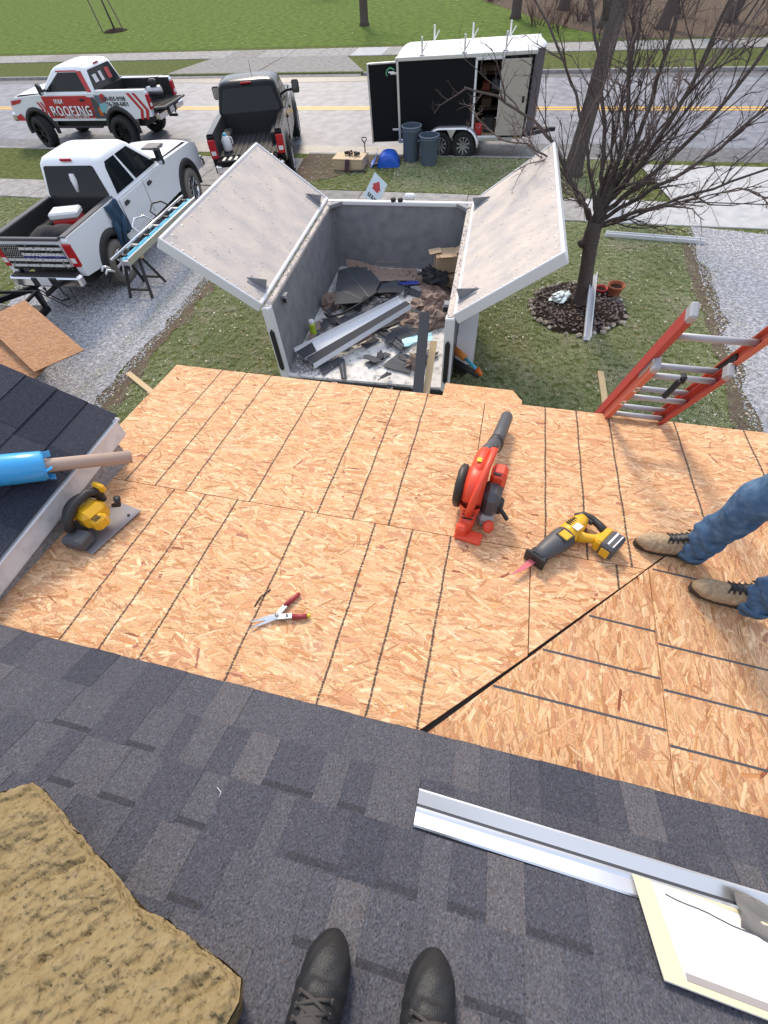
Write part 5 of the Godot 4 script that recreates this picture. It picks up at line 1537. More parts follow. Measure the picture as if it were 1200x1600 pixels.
	many(self, "roofing_crumbs", grit.mesh(), M.leaf_litter, xs, cs, "dark roofing crumbs strewn over the dump trailer floor", "crumbs")
	var tubes := thing("jack_stand", "orange capped black hydraulic cylinder sticking out right of the dump trailer's rear post", "hydraulic cylinder", Vector3(-.52, .52, -6.05))
	var tm := MB.new(true); tm.tube(PackedVector3Array([Vector3(0, .16, -.15), Vector3(.20, .12, .0)]), [.055], 12); part(tubes, "orange_cap", tm, mat("orange_paint", lin(.6, .2, .03), .4))
	tm = MB.new(true); tm.tube(PackedVector3Array([Vector3(.0, .02, -.05), Vector3(.46, -.06, .16)]), [.05], 12); part(tubes, "cylinder", tm, M.tool_black)
	tm = MB.new(true); tm.tube(PackedVector3Array([Vector3(.2, .12, .0), Vector3(.40, .05, .14)]), [.024], 10); part(tubes, "rod", tm, M.blue_tint)
	tm = MB.new(true); tm.tube(PackedVector3Array([Vector3(.40, .03, .12), Vector3(.50, -.03, .18)]), [.05, .03], 10); part(tubes, "fitting", tm, M.lamp_amber)

func utility_trailer() -> void:
	var t := thing("utility_trailer", "black open utility trailer hitched behind the white pickup at the left", "trailer", Vector3(-9.35, 0, -4.9), 0.16)
	var b := MB.new()
	for s in [-1.0, 1.0]:
		b.box(Vector3(s * .82, .50, 0), Vector3(.08, .10, 3.0), Basis.IDENTITY, .01); b.box(Vector3(s * .82, .84, 0), Vector3(.05, .05, 3.0), Basis.IDENTITY, .008)
		for i in 5: b.box(Vector3(s * .82, .67, -1.45 + i * .72), Vector3(.05, .34, .05))
	for z in [-1.5, 1.5]:
		b.box(Vector3(0, .50, z), Vector3(1.7, .1, .08), Basis.IDENTITY, .01); b.box(Vector3(0, .84, z), Vector3(1.7, .05, .05), Basis.IDENTITY, .008)
	b.bar(Vector3(-.8, .5, -1.5), Vector3(0, .46, -2.4), .08, .1); b.bar(Vector3(.8, .5, -1.5), Vector3(0, .46, -2.4), .08, .1)
	b.box(Vector3(0, .48, -2.55), Vector3(.09, .1, .5), Basis.IDENTITY, .01)
	b.box(Vector3(0.02, .62, -2.35), Vector3(.06, .5, .06), Basis.IDENTITY, .01)
	part(t, "frame", b, M.trailer_black)
	var dk := MB.new()
	for i in 8: dk.box(Vector3(-.72 + .205 * i, .565, 0), Vector3(.19, .03, 2.95), Basis.IDENTITY, .004)
	part(t, "deck", dk, mat("old_wood", lin(.12, .10, .09), .9))
	for s in [-1.0, 1.0]:
		wheel(t, Vector3(s * 1.0, .33, 0), s, .33, .2, M.rubber, M.white_metal, 8)
		var mr := MB.new(true); var R := []
		for i in 13:
			var a := PI * i / 12.0
			R.append(PackedVector3Array([Vector3(s * .88, .33 + sin(a) * .42, cos(a) * .46), Vector3(s * 1.14, .33 + sin(a) * .42, cos(a) * .46), Vector3(s * 1.14, .30 + sin(a) * .40, cos(a) * .44)]))
		mr.loft(R, false, false, false); part(t, "mudguard", mr, M.black_paint)
		var lp := MB.new(); lp.box(Vector3(s * .87, .52, -1.0), Vector3(.03, .06, .14), Basis.IDENTITY, .008); part(t, "marker_lamp", lp, M.lamp_red)
	var wr := MB.new(true)
	wr.tube(PackedVector3Array([Vector3(.1, .5, -2.3), Vector3(.3, .1, -2.5), Vector3(.35, .04, -2.7), Vector3(.1, .06, -2.9), Vector3(0, .4, -3.0)]), [.014], 6)
	wr.tube(PackedVector3Array([Vector3(-.05, .5, -2.3), Vector3(.55, .08, -2.3), Vector3(.62, .05, -2.55), Vector3(.3, .25, -2.95), Vector3(.1, .5, -3.0)]), [.010], 6)
	part(t, "cable", wr, M.rubber)
	if not M.has("osb_shaded"):
		mat("osb_shaded", Color(.76, .70, .66), .85).albedo_texture = M.osb_plain.albedo_texture  # shade over these sheets put into a darker tint of the plain board
	# two sheets of strand board lying across it
	var k := 0
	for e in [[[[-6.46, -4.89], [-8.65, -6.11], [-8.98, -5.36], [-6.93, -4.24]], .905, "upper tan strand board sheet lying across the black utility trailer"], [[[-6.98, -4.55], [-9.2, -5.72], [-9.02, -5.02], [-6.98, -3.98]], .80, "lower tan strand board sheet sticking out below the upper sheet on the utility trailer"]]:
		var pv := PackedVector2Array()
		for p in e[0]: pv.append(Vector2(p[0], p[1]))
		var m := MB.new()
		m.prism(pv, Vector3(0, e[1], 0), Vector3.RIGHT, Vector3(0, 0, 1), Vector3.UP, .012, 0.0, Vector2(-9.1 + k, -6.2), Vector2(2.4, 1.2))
		solo("board_sheet", m, M.osb_shaded, e[2], "board sheet", "strand board sheets on the utility trailer")
		k += 1

# ---------- trees ----------
func wander(r: RandomNumberGenerator, p: Vector3, d: Vector3, len: float, n: int, wob: float, lift: float) -> PackedVector3Array:
	var pts := PackedVector3Array([p])
	d = d.normalized()
	for i in n:
		d = (d + Vector3(r.randfn(0, wob), r.randfn(0, wob) + lift, r.randfn(0, wob))).normalized()
		p += d * len / n
		pts.append(p)
	return pts

func sprays(b: MB, r: RandomNumberGenerator, pts: PackedVector3Array, r0: float, len: float, depth: int, count: int) -> void:
	for k in count:
		var f := lerpf(.12, 1.0, (k + r.randf()) / count)
		var i := mini(int(f * (pts.size() - 1)), pts.size() - 2)
		var p := pts[i].lerp(pts[i + 1], f * (pts.size() - 1) - i)
		var ax := (pts[i + 1] - pts[i]).normalized()
		var side := ax.cross(Vector3(r.randfn(0, 1), r.randfn(0, 1), r.randfn(0, 1))).normalized()
		var d := (ax * r.randf_range(.55, 1.1) + side * r.randf_range(.5, .9) + Vector3(0, .18, 0)).normalized()
		var l := len * r.randf_range(.45, 1.1) * (1.0 - .35 * f)
		var q := wander(r, p, d, l, 4 if depth > 0 else 3, .20, .05)
		var rr := r0 * r.randf_range(.75, 1.1)
		b.tube(q, [rr, rr * .78, rr * .6, rr * .42, rr * .28], 5 if depth > 0 else 3, false)
		if depth > 0: sprays(b, r, q, rr * .52, l * .55, depth - 1, 5 if depth > 1 else 4)

func yard_tree() -> void:
	var t := thing("yard_tree", "bare many-limbed young tree in a stone-edged mulch ring on the front lawn", "tree", Vector3(1.66, 0, -9.0))
	var r := RandomNumberGenerator.new(); r.seed = 21
	var tr := MB.new(true)
	tr.tube(PackedVector3Array([Vector3(0, -.05, 0), Vector3(0, .10, 0), Vector3(-.03, .4, 0), Vector3(-.09, .75, 0), Vector3(-.14, 1.05, 0), Vector3(-.19, 1.36, 0), Vector3(-.19, 1.5, 0)]), [.23, .17, .14, .125, .125, .135, .12], 16)
	part(t, "trunk", tr, M.bark)
	var o := Vector3(1.66, 0, -9.0)
	var s := Vector3(1.46, 1.30, -9.0)
	var L := [
		[[1.62, 1.55, -9.05], [1.28, 1.85, -9.15], [.80, 2.3, -9.28], [.30, 2.66, -9.35], [-.35, 2.95, -9.4], [-1.0, 3.15, -9.35], .055],
		[[1.64, 1.7, -9.05], [1.30, 2.2, -9.2], [.70, 3.0, -9.6], [.1, 3.7, -9.9], [-.9, 4.6, -10.3], .045],
		[[1.66, 1.8, -9.05], [1.46, 2.3, -9.15], [1.0, 3.2, -9.4], [.55, 4.1, -9.6], [.2, 5.2, -9.8], .055],
		[[1.70, 1.9, -9.05], [1.62, 2.5, -9.1], [1.35, 3.3, -9.25], [1.05, 4.3, -9.3], [.8, 5.6, -9.3], .06],
		[[1.75, 1.9, -8.98], [1.76, 2.5, -8.95], [1.70, 3.3, -8.95], [1.58, 4.3, -8.9], [1.5, 5.6, -8.8], .065],
		[[1.82, 1.8, -8.98], [1.95, 2.3, -8.92], [2.05, 3.1, -8.8], [2.15, 4.2, -8.6], [2.3, 5.4, -8.4], .06],
		[[1.86, 1.7, -8.96], [2.12, 2.1, -8.9], [2.50, 2.8, -8.85], [2.85, 3.7, -8.8], [3.3, 4.9, -8.8], .065],
		[[1.90, 1.62, -8.95], [2.22, 1.95, -8.85], [2.72, 2.5, -8.65], [3.1, 3.15, -8.5], [3.9, 4.0, -8.3], .055],
		[[1.86, 1.52, -8.92], [2.15, 1.72, -8.75], [2.65, 2.08, -8.4], [3.2, 2.5, -8.1], [4.0, 3.0, -7.8], .045],
		[[1.68, 1.9, -9.15], [1.55, 2.4, -9.4], [1.45, 3.3, -10.0], [1.3, 4.2, -10.5], .045],
		[[1.84, 1.9, -9.1], [2.1, 2.3, -9.3], [2.6, 3.1, -9.9], [3.1, 4.0, -10.4], .045],
		[[1.76, 1.9, -8.9], [1.9, 2.4, -8.7], [1.95, 3.3, -8.2], [2.0, 4.1, -7.8], .04],
		[[1.60, 1.62, -8.98], [1.35, 1.85, -8.9], [.8, 2.3, -8.75], [.3, 2.6, -8.6], [-.3, 2.75, -8.45], .035],
		[[1.84, 1.45, -8.95], [2.1, 1.58, -8.85], [2.55, 1.82, -8.75], [3.1, 2.05, -8.7], [3.7, 2.2, -8.65], .032],
		[[1.72, 2.0, -9.02], [1.55, 2.7, -9.05], [1.2, 3.6, -9.15], [.75, 4.6, -9.2], .04],
		[[1.80, 2.0, -9.0], [1.95, 2.7, -8.95], [2.35, 3.5, -8.95], [2.7, 4.6, -8.9], .04]]
	for l in L:
		var rad: float = l[-1]
		var ctl := [s + Vector3(r.randfn(0, .04), -.2, r.randfn(0, .04)), s.lerp(Vector3(l[0][0] - .24, l[0][1], l[0][2]), .4)]
		for i in l.size() - 1: ctl.append(Vector3(l[i][0] - .26 * clampf((2.9 - l[i][1]) / 1.2, 0, 1), l[i][1], l[i][2]))
		var pts := PackedVector3Array(); var rs := []
		var n := (ctl.size() - 1) * 4
		for i in n + 1:
			var f := float(i) / 4.0; var k := mini(int(f), ctl.size() - 2)
			var p0: Vector3 = ctl[maxi(k - 1, 0)]; var p3: Vector3 = ctl[mini(k + 2, ctl.size() - 1)]
			pts.append((ctl[k] as Vector3).cubic_interpolate(ctl[k + 1], p0, p3, f - k) - o + Vector3(r.randfn(0, .014), r.randfn(0, .014), r.randfn(0, .014)))
			rs.append(rad * lerpf(1.0, .22, pow(float(i) / n, .8)))
		var b := MB.new(true)
		b.tube(pts, rs, 8)
		var lb := part(t, "limb", b, M.bark)
		var tw := MB.new()
		sprays(tw, r, pts.slice(6), .014, 1.35, 2, 15 if rad > .05 else 12)
		var tn := part(lb, "twigs", tw, M.twig if rad > .04 else M.pale_twig)
		tn.set_meta("kind", "stuff")

func street_tree() -> void:
	var t := thing("street_tree", "thick grey trunk of the old street tree on the verge behind the yard tree", "tree", Vector3(1.55, 0, -15.9))
	var b := MB.new(true)
	b.tube(PackedVector3Array([Vector3(0, -.1, 0), Vector3(0, .15, 0), Vector3(.02, .6, 0), Vector3(.05, 1.5, 0), Vector3(.08, 2.6, 0), Vector3(.08, 3.3, 0)]), [.34, .27, .225, .20, .19, .20], 20)
	part(t, "trunk", b, M.street_bark)
	var r := RandomNumberGenerator.new(); r.seed = 5
	for e in [[Vector3(-.05, 3.0, 0), Vector3(-.55, 1.1, -.1), .13], [Vector3(.12, 3.0, 0), Vector3(.35, 1.2, .1), .15], [Vector3(.1, 3.2, -.1), Vector3(.1, 1.0, -.5), .13]]:
		var lb := MB.new(true)
		var pts := wander(r, e[0], e[1], 4.5, 9, .10, .0)
		var rs := []
		for i in 10: rs.append(e[2] * lerpf(1, .3, i / 9.0))
		lb.tube(pts, rs, 10)
		var l := part(t, "limb", lb, M.street_bark)
		var tw := MB.new(); sprays(tw, r, pts.slice(3), .04, 1.8, 2, 9)
		part(l, "twigs", tw, M.twig).set_meta("kind", "stuff")

func background_trees() -> void:
	var r := RandomNumberGenerator.new(); r.seed = 8
	var k := 0
	for e in [[3.4, -37.0, .36, "grey trunk beyond the far pavement, straight behind the old street tree"], [6.2, -36.2, .30, "dark slanting trunk beyond the far pavement at the upper right"], [9.6, -37.5, .34, "dark trunk at the extreme upper right beyond the far pavement"], [-1.6, -40.5, .28, "thin dark trunk behind the roof of the black trailer"], [1.2, -43.0, .33, "far trunk on the leafy ground left of the others"], [-11.0, -39.9, .26, "dark young trunk alone on the park lawn behind the black pickup"], [-36.0, -66.0, .3, "distant trunk at the edge of the park lawn at left"], [-19.0, -56.0, .3, "distant trunk where the park lawn ends, near the top centre"]]:
		var t := thing("park_tree", e[3], "tree", Vector3(e[0], 0, e[1]), 0, "trees across the street")
		var b := MB.new(true)
		var lean: float = [.1, .35, .22, -.05, .1, .02, 0.0, 0.05][k]
		b.tube(PackedVector3Array([Vector3(0, -.1, 0), Vector3(0, .2, 0), Vector3(lean * .5, 1.2, 0), Vector3(lean * 1.2, 2.6, 0), Vector3(lean * 2.4, 5.0, 0)]), [e[2] * 1.5, e[2] * 1.05, e[2], e[2] * .9, e[2] * .7], 12)
		part(t, "trunk", b, M.street_bark if k % 2 == 0 else M.bark)
		for i in 5:
			var lb := MB.new(true)
			var pts := wander(r, Vector3(lean * .8, 1.6 + .5 * i, 0), Vector3(r.randfn(0, .7), .8, r.randfn(0, .7)), 3.5, 6, .18, .06)
			lb.tube(pts, [.12, .1, .08, .06, .05, .04, .03], 6)
			sprays(lb, r, pts, .03, 1.6, 1, 8)
			part(t, "limb", lb, M.twig)
		k += 1
	# dry brush at the edge of the lawn
	for e in [[-.3, -38.2, 1.3, 1], [.9, -37.2, 1.1, 1], [2.2, -39.0, 1.4, 0], [4.6, -39.5, 1.3, 0], [7.6, -38.8, 1.5, 0], [5.4, -42.0, 1.6, 0], [-3.6, -47.5, 1.2, 1], [-14.0, -53.8, .9, 1], [-22.0, -56.5, .9, 0], [-30.0, -59.5, .9, 1], [-43.0, -63.0, 1.1, 0], [-52.0, -63.5, 1.2, 0], [-47.5, -63.0, 1.0, 1]]:
		var b := MB.new()
		for i in 26:
			var a := r.randf() * TAU
			var pts := wander(r, Vector3(cos(a) * r.randf() * .5, 0, sin(a) * r.randf() * .5), Vector3(cos(a) * .5, 1.0, sin(a) * .5), e[2] * r.randf_range(.7, 1.2), 5, .16, .02)
			b.tube(pts, [.016, .013, .01, .008, .006, .004], 3, false)
			sprays(b, r, pts, .007, .5, 1, 5)
		var where: String = "%s dry leafless brush %s" % [["grey", "reddish brown"][e[3]], {-.3: "just right of the black trailer's roof", .9: "between the trailer nose and the old street tree", 2.2: "behind the old street tree", 4.6: "right of the old street tree", 7.6: "near the slanting trunk at upper right", 5.4: "farthest back at the upper right", -3.6: "at the corner of the park lawn", -14.0: "at the top edge right of the lone young trunk's left", -22.0: "at the top edge near the middle of the park lawn", -30.0: "at the top edge left of the middle", -43.0: "at the far left behind the staked sapling", -52.0: "in the extreme upper left corner", -47.5: "beside the grey brush at far left"}[e[0]]]
		solo("brush", b, M.twig if e[3] == 0 else mat("red_twig", lin(.12, .06, .055), .9), where, "shrub", "dry brush across the street", Vector3(e[0], 0, e[1]))
	# young staked tree
	var sp := thing("sapling", "thin staked sapling on the park lawn at upper left", "tree", Vector3(-30.1, 0, -40.9))
	var b := MB.new(true)
	b.tube(PackedVector3Array([Vector3(0, 0, 0), Vector3(-.15, 1.3, 0), Vector3(-.4, 3.0, 0)]), [.07, .06, .04], 8); sprays(b, r, PackedVector3Array([Vector3(-.2, 1.6, 0), Vector3(-.4, 3.0, 0)]), .02, 1.0, 1, 8)
	part(sp, "trunk", b, M.bark)
	for s in [-1.0, 1.0]:
		var st := MB.new(); st.bar(Vector3(s * .9 - .1, 0, .1), Vector3(s * .75 - .55, 2.2, .1), .06, .06); part(sp, "stake", st, M.pale_twig)
	var md := MB.new(true); md.lathe([Vector2(.9, 0), Vector2(.6, .1), Vector2(.001, .16)], Vector3.ZERO, Vector3.UP, 16); part(sp, "mulch_mound", md, M.mulch)

# ---------- things in the yard ----------
func yard_things() -> void:
	var r := RandomNumberGenerator.new(); r.seed = 12
	# mulch ring with its stones
	var mu := MB.new(true); var ring := []
	for q in [[.93, .012], [.85, .04], [.5, .07], [.2, .09], [.002, .10]]:
		var R := PackedVector3Array()
		for i in 36:
			var a := TAU * i / 36; var w := 1.0 + .05 * sin(a * 3 + 1) + .03 * sin(a * 7)
			R.append(Vector3(1.60 + cos(a) * q[0] * w * .97, q[1], -8.90 + sin(a) * q[0] * w))
		ring.append(R)
	mu.loft(ring, false, false)
	var bed := thing("mulch_bed", "round dark mulch bed edged with pale stones under the yard tree", "flower bed")
	part(bed, "mulch", mu, M.mulch)
	for i in 44:
		var a := TAU * i / 44 + r.randfn(0, .05)
		var s := r.randf_range(.026, .052)
		var rr := .90 + r.randfn(0, .03)
		if sin(a) > .55: rr += r.randf_range(-.05, .1)
		var m := crumple(Vector3.ZERO, Vector3(s * 1.3, s * .8, s), 200 + i % 6)
		var o := part(bed, "edging_stone", m, M.pebble if i % 3 else mat("pebble_pale", lin(.52, .48, .44), .9))
		o.position = Vector3(1.60 + cos(a) * rr, .03, -8.90 + sin(a) * rr); o.rotation.y = r.randf() * TAU
	var chips := []; var cc := []
	var chip := MB.new(); chip.box(Vector3.ZERO, Vector3(1, .3, .4))
	for i in 700:
		var a := r.randf() * TAU; var d := .88 * sqrt(r.randf())
		chips.append(Transform3D(Basis.from_euler(Vector3(r.randfn(0, .3), r.randf() * TAU, r.randfn(0, .3))).scaled(Vector3.ONE * r.randf_range(.025, .07)), Vector3(1.6 + cos(a) * d, .05 + .05 * (1 - d), -8.9 + sin(a) * d)))
		cc.append(lin(.018, .013, .012).lerp(lin(.085, .058, .045), r.randf() * r.randf()))
	many(bed, "bark_chips", chip.mesh(), M.leaf_litter, chips, cc)
	var foil := solo("foil_sheet", crumple(Vector3.ZERO, Vector3(.19, .10, .15), 61), mat("foil", lin(.7, .76, .74), .25, .6), "crumpled shiny pale foil lying in the mulch left of the yard tree trunk", "foil", "", Vector3(1.24, .12, -9.02))
	foil.rotation.y = .4
	for e in [[Vector3(2.31, 0, -9.45), .155, .24, "open terracotta pot of soil on the lawn right of the mulch bed", "terracotta"], [Vector3(2.06, .0, -9.50), .115, .13, "small red plastic pot against the terracotta pot", "red_plastic"]]:
		var p := thing("plant_pot", e[3], "plant pot", e[0])
		var b := MB.new(true); b.lathe([Vector2(e[1] * .7, 0), Vector2(e[1], e[2]), Vector2(e[1] * 1.08, e[2]), Vector2(e[1] * 1.08, e[2] * .84), Vector2(e[1] * .98, e[2] * .82)], Vector3.ZERO, Vector3.UP, 22)
		b.lathe([Vector2(e[1] * .98, e[2]), Vector2(e[1] * .86, e[2] * .9), Vector2(e[1] * .8, e[2] * .7)], Vector3.ZERO, Vector3.UP, 22)
		part(p, "pot_wall", b, M[e[4]])
		b = MB.new(); b.lathe([Vector2(e[1] * .85, e[2] * .74), Vector2(.001, e[2] * .78)], Vector3.ZERO, Vector3.UP, 18); part(p, "soil", b, M.mulch)
	# lengths of guttering on the grass
	var gut := func(a: Vector3, c: Vector3, w: float, lab: String) -> void:
		var d := (c - a); var L := d.length(); d = d.normalized(); var sx := d.cross(Vector3.UP).normalized()
		var b := MB.new()
		b.bar(a + Vector3(0, .006, 0), c + Vector3(0, .006, 0), w, .006)
		for s in [-1.0, 1.0]:
			b.bar(a + sx * s * w * .5 + Vector3(0, .04, 0), c + sx * s * w * .5 + Vector3(0, .04, 0), .006, .075)
			b.bar(a + sx * s * (w * .5 - .008) + Vector3(0, .076, 0), c + sx * s * (w * .5 - .008) + Vector3(0, .076, 0), .018, .006)
		solo("gutter_length", b, M.white_trim, lab, "gutter")
	gut.call(Vector3(2.28, .01, -12.12), Vector3(4.40, .01, -11.98), .13, "pale gutter length lying on the lawn edge along the pavement")
	gut.call(Vector3(1.76, .50, -9.20), Vector3(1.76, .02, -7.80), .12, "white gutter length leaning across the mulch bed past the tree trunk")
	for e in [[Vector3(-6.55, .012, -5.46), Vector3(-5.65, .05, -4.95), "thin lumber strip on the grass by the left porch corner"], [Vector3(1.98, .0, -6.95), Vector3(2.02, .02, -5.9), "thin lumber strip standing out of the grass left of the orange ladder"]]:
		var b := MB.new(); b.bar(e[0], e[1], .10, .03, Vector3.UP, .004)
		solo("lumber_strip", b, M.lumber, e[2], "lumber")
	# sawhorses with a bundle of metal trim and gutter on top
	for q in [[Vector3(-7.80, 0, -8.28), .1, "black folding sawhorse at the near end of the trim bundle"], [Vector3(-7.72, 0, -10.45), .05, "black folding sawhorse under the far end of the trim bundle"]]:
		var s := thing("sawhorse", q[2], "sawhorse", q[0], q[1])
		for e in [-1.0, 1.0]:
			for f in [-1.0, 1.0]:
				var b := MB.new(); b.bar(Vector3(e * .17, .72, f * .04), Vector3(e * .27, 0, f * .36), .062, .042, Vector3.UP, .006); part(s, "leg", b, M.tool_black)
		for f in [-1.0, 1.0]:
			var b := MB.new(); b.bar(Vector3(-.24, .17, f * .285), Vector3(.24, .17, f * .285), .045, .04); part(s, "cross_bar", b, M.tool_black)
		var b := MB.new(); b.bar(Vector3(-.26, .74, 0), Vector3(.26, .74, 0), .09, .05, Vector3.UP, .008); part(s, "top_bar", b, M.lumber)
	var bn := thing("metal_brake", "long silver trim bending brake with pale blue strips on sawhorses beside the white pickup", "bending brake", Vector3(-7.72, .78, -9.35), 0.03)
	var brk := MB.new()
	brk.box(Vector3(.10, .05, 0), Vector3(.16, .10, 3.1), Basis.IDENTITY, .012)
	brk.bar(Vector3(.19, .12, -1.55), Vector3(.19, .12, 1.55), .03, .05)
	part(bn, "bed_rail", brk, M.aluminium)
	brk = MB.new(); brk.box(Vector3(.02, .105, 0), Vector3(.05, .012, 3.05)); brk.box(Vector3(.09, .11, 0), Vector3(.035, .012, 3.0)); part(bn, "blue_strip", brk, M.blue_tint)
	brk = MB.new(true); brk.tube(PackedVector3Array([Vector3(-.16, .14, -1.6), Vector3(-.16, .14, 1.62)]), [.026], 8); part(bn, "hinge_bar", brk, M.brushed)
	for i in 7:
		brk = MB.new(); brk.box(Vector3(-.05, .11, -1.4 + .46 * i), Vector3(.18, .05, .08), Basis.IDENTITY, .012); brk.bar(Vector3(-.07, .15, -1.36 + .46 * i), Vector3(-.07, .15, -1.16 + .46 * i), .035, .025); part(bn, "clamp", brk, M.steel if i % 2 else M.dark_steel)
	for z in [.05, -.75]:
		brk = MB.new(true); brk.tube(PackedVector3Array([Vector3(-.16, .14, z - .25), Vector3(-.34, .26, z - .2), Vector3(-.42, .30, z + .05), Vector3(-.34, .24, z + .32), Vector3(-.16, .14, z + .36)]), [.018], 6); part(bn, "handle", brk, M.chrome if z > 0 else M.tool_black)
	for e in [[Vector3(-.18, .02, 1.7), .3], [Vector3(-.05, .0, 1.78), -.4]]:
		brk = MB.new(true); brk.tube(PackedVector3Array([e[0], e[0] + Vector3(-.1, .06, .08), e[0] + Vector3(-.12, .0, .16)]), [.02, .03, .018], 6); part(bn, "end_clamp", brk, M.chrome)
	# folding yard sign
	var sg := thing("yard_sign", "small white yard sign with red house mark on a wire stake behind the dump trailer", "sign", Vector3(-3.86, 0, -13.0), -.25)
	sg.rotation.z = -0.5; sg.rotation.x = -.35
	var sb := MB.new(); sb.box(Vector3(0, .52, 0), Vector3(.46, .60, .006)); part(sg, "sign_board", sb, mat("sign_white", lin(.62, .72, .82), .4))
	sb = MB.new(); sb.prism(PackedVector2Array([Vector2(-.15, .58), Vector2(0, .74), Vector2(.15, .58), Vector2(.10, .58), Vector2(.10, .50), Vector2(-.10, .50), Vector2(-.10, .58)]), Vector3(0, 0, .004), Vector3.RIGHT, Vector3.UP, Vector3(0, 0, 1), .003); part(sg, "house_mark", sb, M.red_paint)
	sb = MB.new(); sb.prism(PackedVector2Array([Vector2(.0, .66), Vector2(.14, .70), Vector2(.16, .62)]), Vector3(0, 0, .008), Vector3.RIGHT, Vector3.UP, Vector3(0, 0, 1), .002); sb.text("M&K", .10, .003, Transform3D(Basis.IDENTITY, Vector3(0, .34, .006))); part(sg, "lettering", sb, M.print_dark)
	for s in [-1.0, 1.0]:
		sb = MB.new(); sb.bar(Vector3(s * .14, -.1, -.008), Vector3(s * .14, .8, -.008), .008, .008); part(sg, "wire_stake", sb, M.steel)

func kerb_things() -> void:
	for e in [[Vector3(-3.32, 0, -16.72), .86, .29, "taller blue-grey plastic refuse bin at the kerb by the black trailer's rear post"], [Vector3(-2.72, 0, -16.42), .72, .29, "shorter blue-grey plastic refuse bin in front of the trailer wheels"]]:
		var t := thing("refuse_bin", e[3], "bin", e[0], 0.0, "refuse bins at the kerb")
		var h: float = e[1]; var R: float = e[2]
		var b := MB.new(true)
		b.lathe([Vector2(R * .80, 0), Vector2(R * .83, .04), Vector2(R * .96, h * .86), Vector2(R * 1.0, h * .88), Vector2(R * 1.0, h * .93), Vector2(R * .97, h * .94), Vector2(R * .98, h * .98)], Vector3.ZERO, Vector3.UP, 32)
		b.lathe([Vector2(R * .92, h * .98), Vector2(R * .88, h * .6), Vector2(R * .76, .03), Vector2(.001, .03)], Vector3.ZERO, Vector3.UP, 32)
		part(t, "bin_wall", b, M.can_grey)
		b = MB.new(true); b.lathe([Vector2(R * .92, h * .97), Vector2(R * 1.06, h * .97), Vector2(R * 1.08, h), Vector2(R * .98, h * 1.012), Vector2(R * .92, h)], Vector3.ZERO, Vector3.UP, 32); part(t, "rim", b, mat("bin_rim", lin(.16, .20, .25), .5))
		for s in [-1.0, 1.0]:
			b = MB.new(true); b.tube(PackedVector3Array([Vector3(s * R * .95, h * .84, -.09), Vector3(s * R * 1.12, h * .8, -.08), Vector3(s * R * 1.12, h * .8, .08), Vector3(s * R * .95, h * .84, .09)]), [.018], 6); part(t, "handle", b, M.can_grey)
	# rolled blue tarpaulin
	var t := thing("tarpaulin", "bright blue tarpaulin bundled into a hump on the verge beside the refuse bins", "tarpaulin", Vector3(-3.98, 0, -16.35), .18)
	var b := MB.new(true); var rr := []
	for i in 9:
		var f := i / 8.0 - .5; var Rn := PackedVector3Array()
		for j in 15:
			var a := PI * j / 14.0
			Rn.append(Vector3(cos(a) * .34 * (1 + .04 * sin(f * 20 + j)), sin(a) * .36 * (1 + .05 * sin(f * 14 + j * .7)) * (1 - .25 * absf(f)), f * .62))
		rr.append(Rn)
	b.loft(rr, true, true, false); part(t, "roll", b, M.tarp_blue)
	b = MB.new(true); b.sheet(6, 6, func(u: float, v: float) -> Vector3: return Vector3(-.34 - .22 * u, .32 * (1 - u) * (1 - u) + .02 + .02 * sin(v * 9), -.3 + .6 * v + .05 * sin(u * 7)), .006); part(t, "loose_fold", b, M.tarp_blue)
	# low box of pale board with tools on top
	var bx := thing("board_crate", "low pale plywood box on the verge holding two black tools", "crate", Vector3(-5.15, 0, -16.05), -.03)
	b = MB.new(); b.box(Vector3(0, .27, 0), Vector3(.98, .03, .62), Basis.IDENTITY, .004); part(bx, "top", b, M.board)
	b = MB.new(); b.box(Vector3(0, .13, .29), Vector3(.92, .25, .02)); b.box(Vector3(0, .13, -.29), Vector3(.92, .25, .02)); part(bx, "side", b, M.board)
	b = MB.new(); b.box(Vector3(-.45, .13, 0), Vector3(.02, .25, .56)); b.box(Vector3(.45, .13, 0), Vector3(.02, .25, .56)); part(bx, "end", b, M.board)
	for e in [[Vector3(-5.22, .29, -16.15), .5, "left black nail gun on the pale plywood box"], [Vector3(-4.93, .29, -16.10), -.6, "right black nail gun on the pale plywood box"]]:
		var g := thing("nail_gun", e[2], "nail gun", e[0], e[1])
		b = MB.new(); b.bar(Vector3(-.12, .05, 0), Vector3(.13, .06, 0), .07, .08, Vector3.UP, .015); part(g, "barrel", b, M.tool_black)
		b = MB.new(); b.bar(Vector3(.03, .06, .02), Vector3(.08, .05, .17), .04, .045, Vector3.UP, .01); part(g, "grip", b, M.tool_black)
		b = MB.new(true); b.lathe([Vector2(.06, 0), Vector2(.06, .05)], Vector3(-.02, .06, .10), Vector3(1, 0, .3), 14); part(g, "nail_drum", b, mat("dull_red", lin(.12, .02, .025), .6))
	var st := thing("grabber_tool", "dark stapler-like tool leaning on the front of the pale plywood box", "tool", Vector3(-5.12, 0, -15.68), .3)
	b = MB.new(); b.bar(Vector3(-.06, 0, .08), Vector3(0, .30, -.03), .14, .07, Vector3.UP, .02); part(st, "tool_body", b, mat("dark_maroon", lin(.05, .02, .03), .6))
	b = MB.new(); b.bar(Vector3(.05, .02, .1), Vector3(.55, .03, .18), .10, .05, Vector3.UP, .012); part(st, "hose", b, M.tool_black)
	var sv := thing("shovel", "shovel standing upright behind the pale plywood box, dark D-grip handle", "shovel", Vector3(-4.80, 0, -16.62))
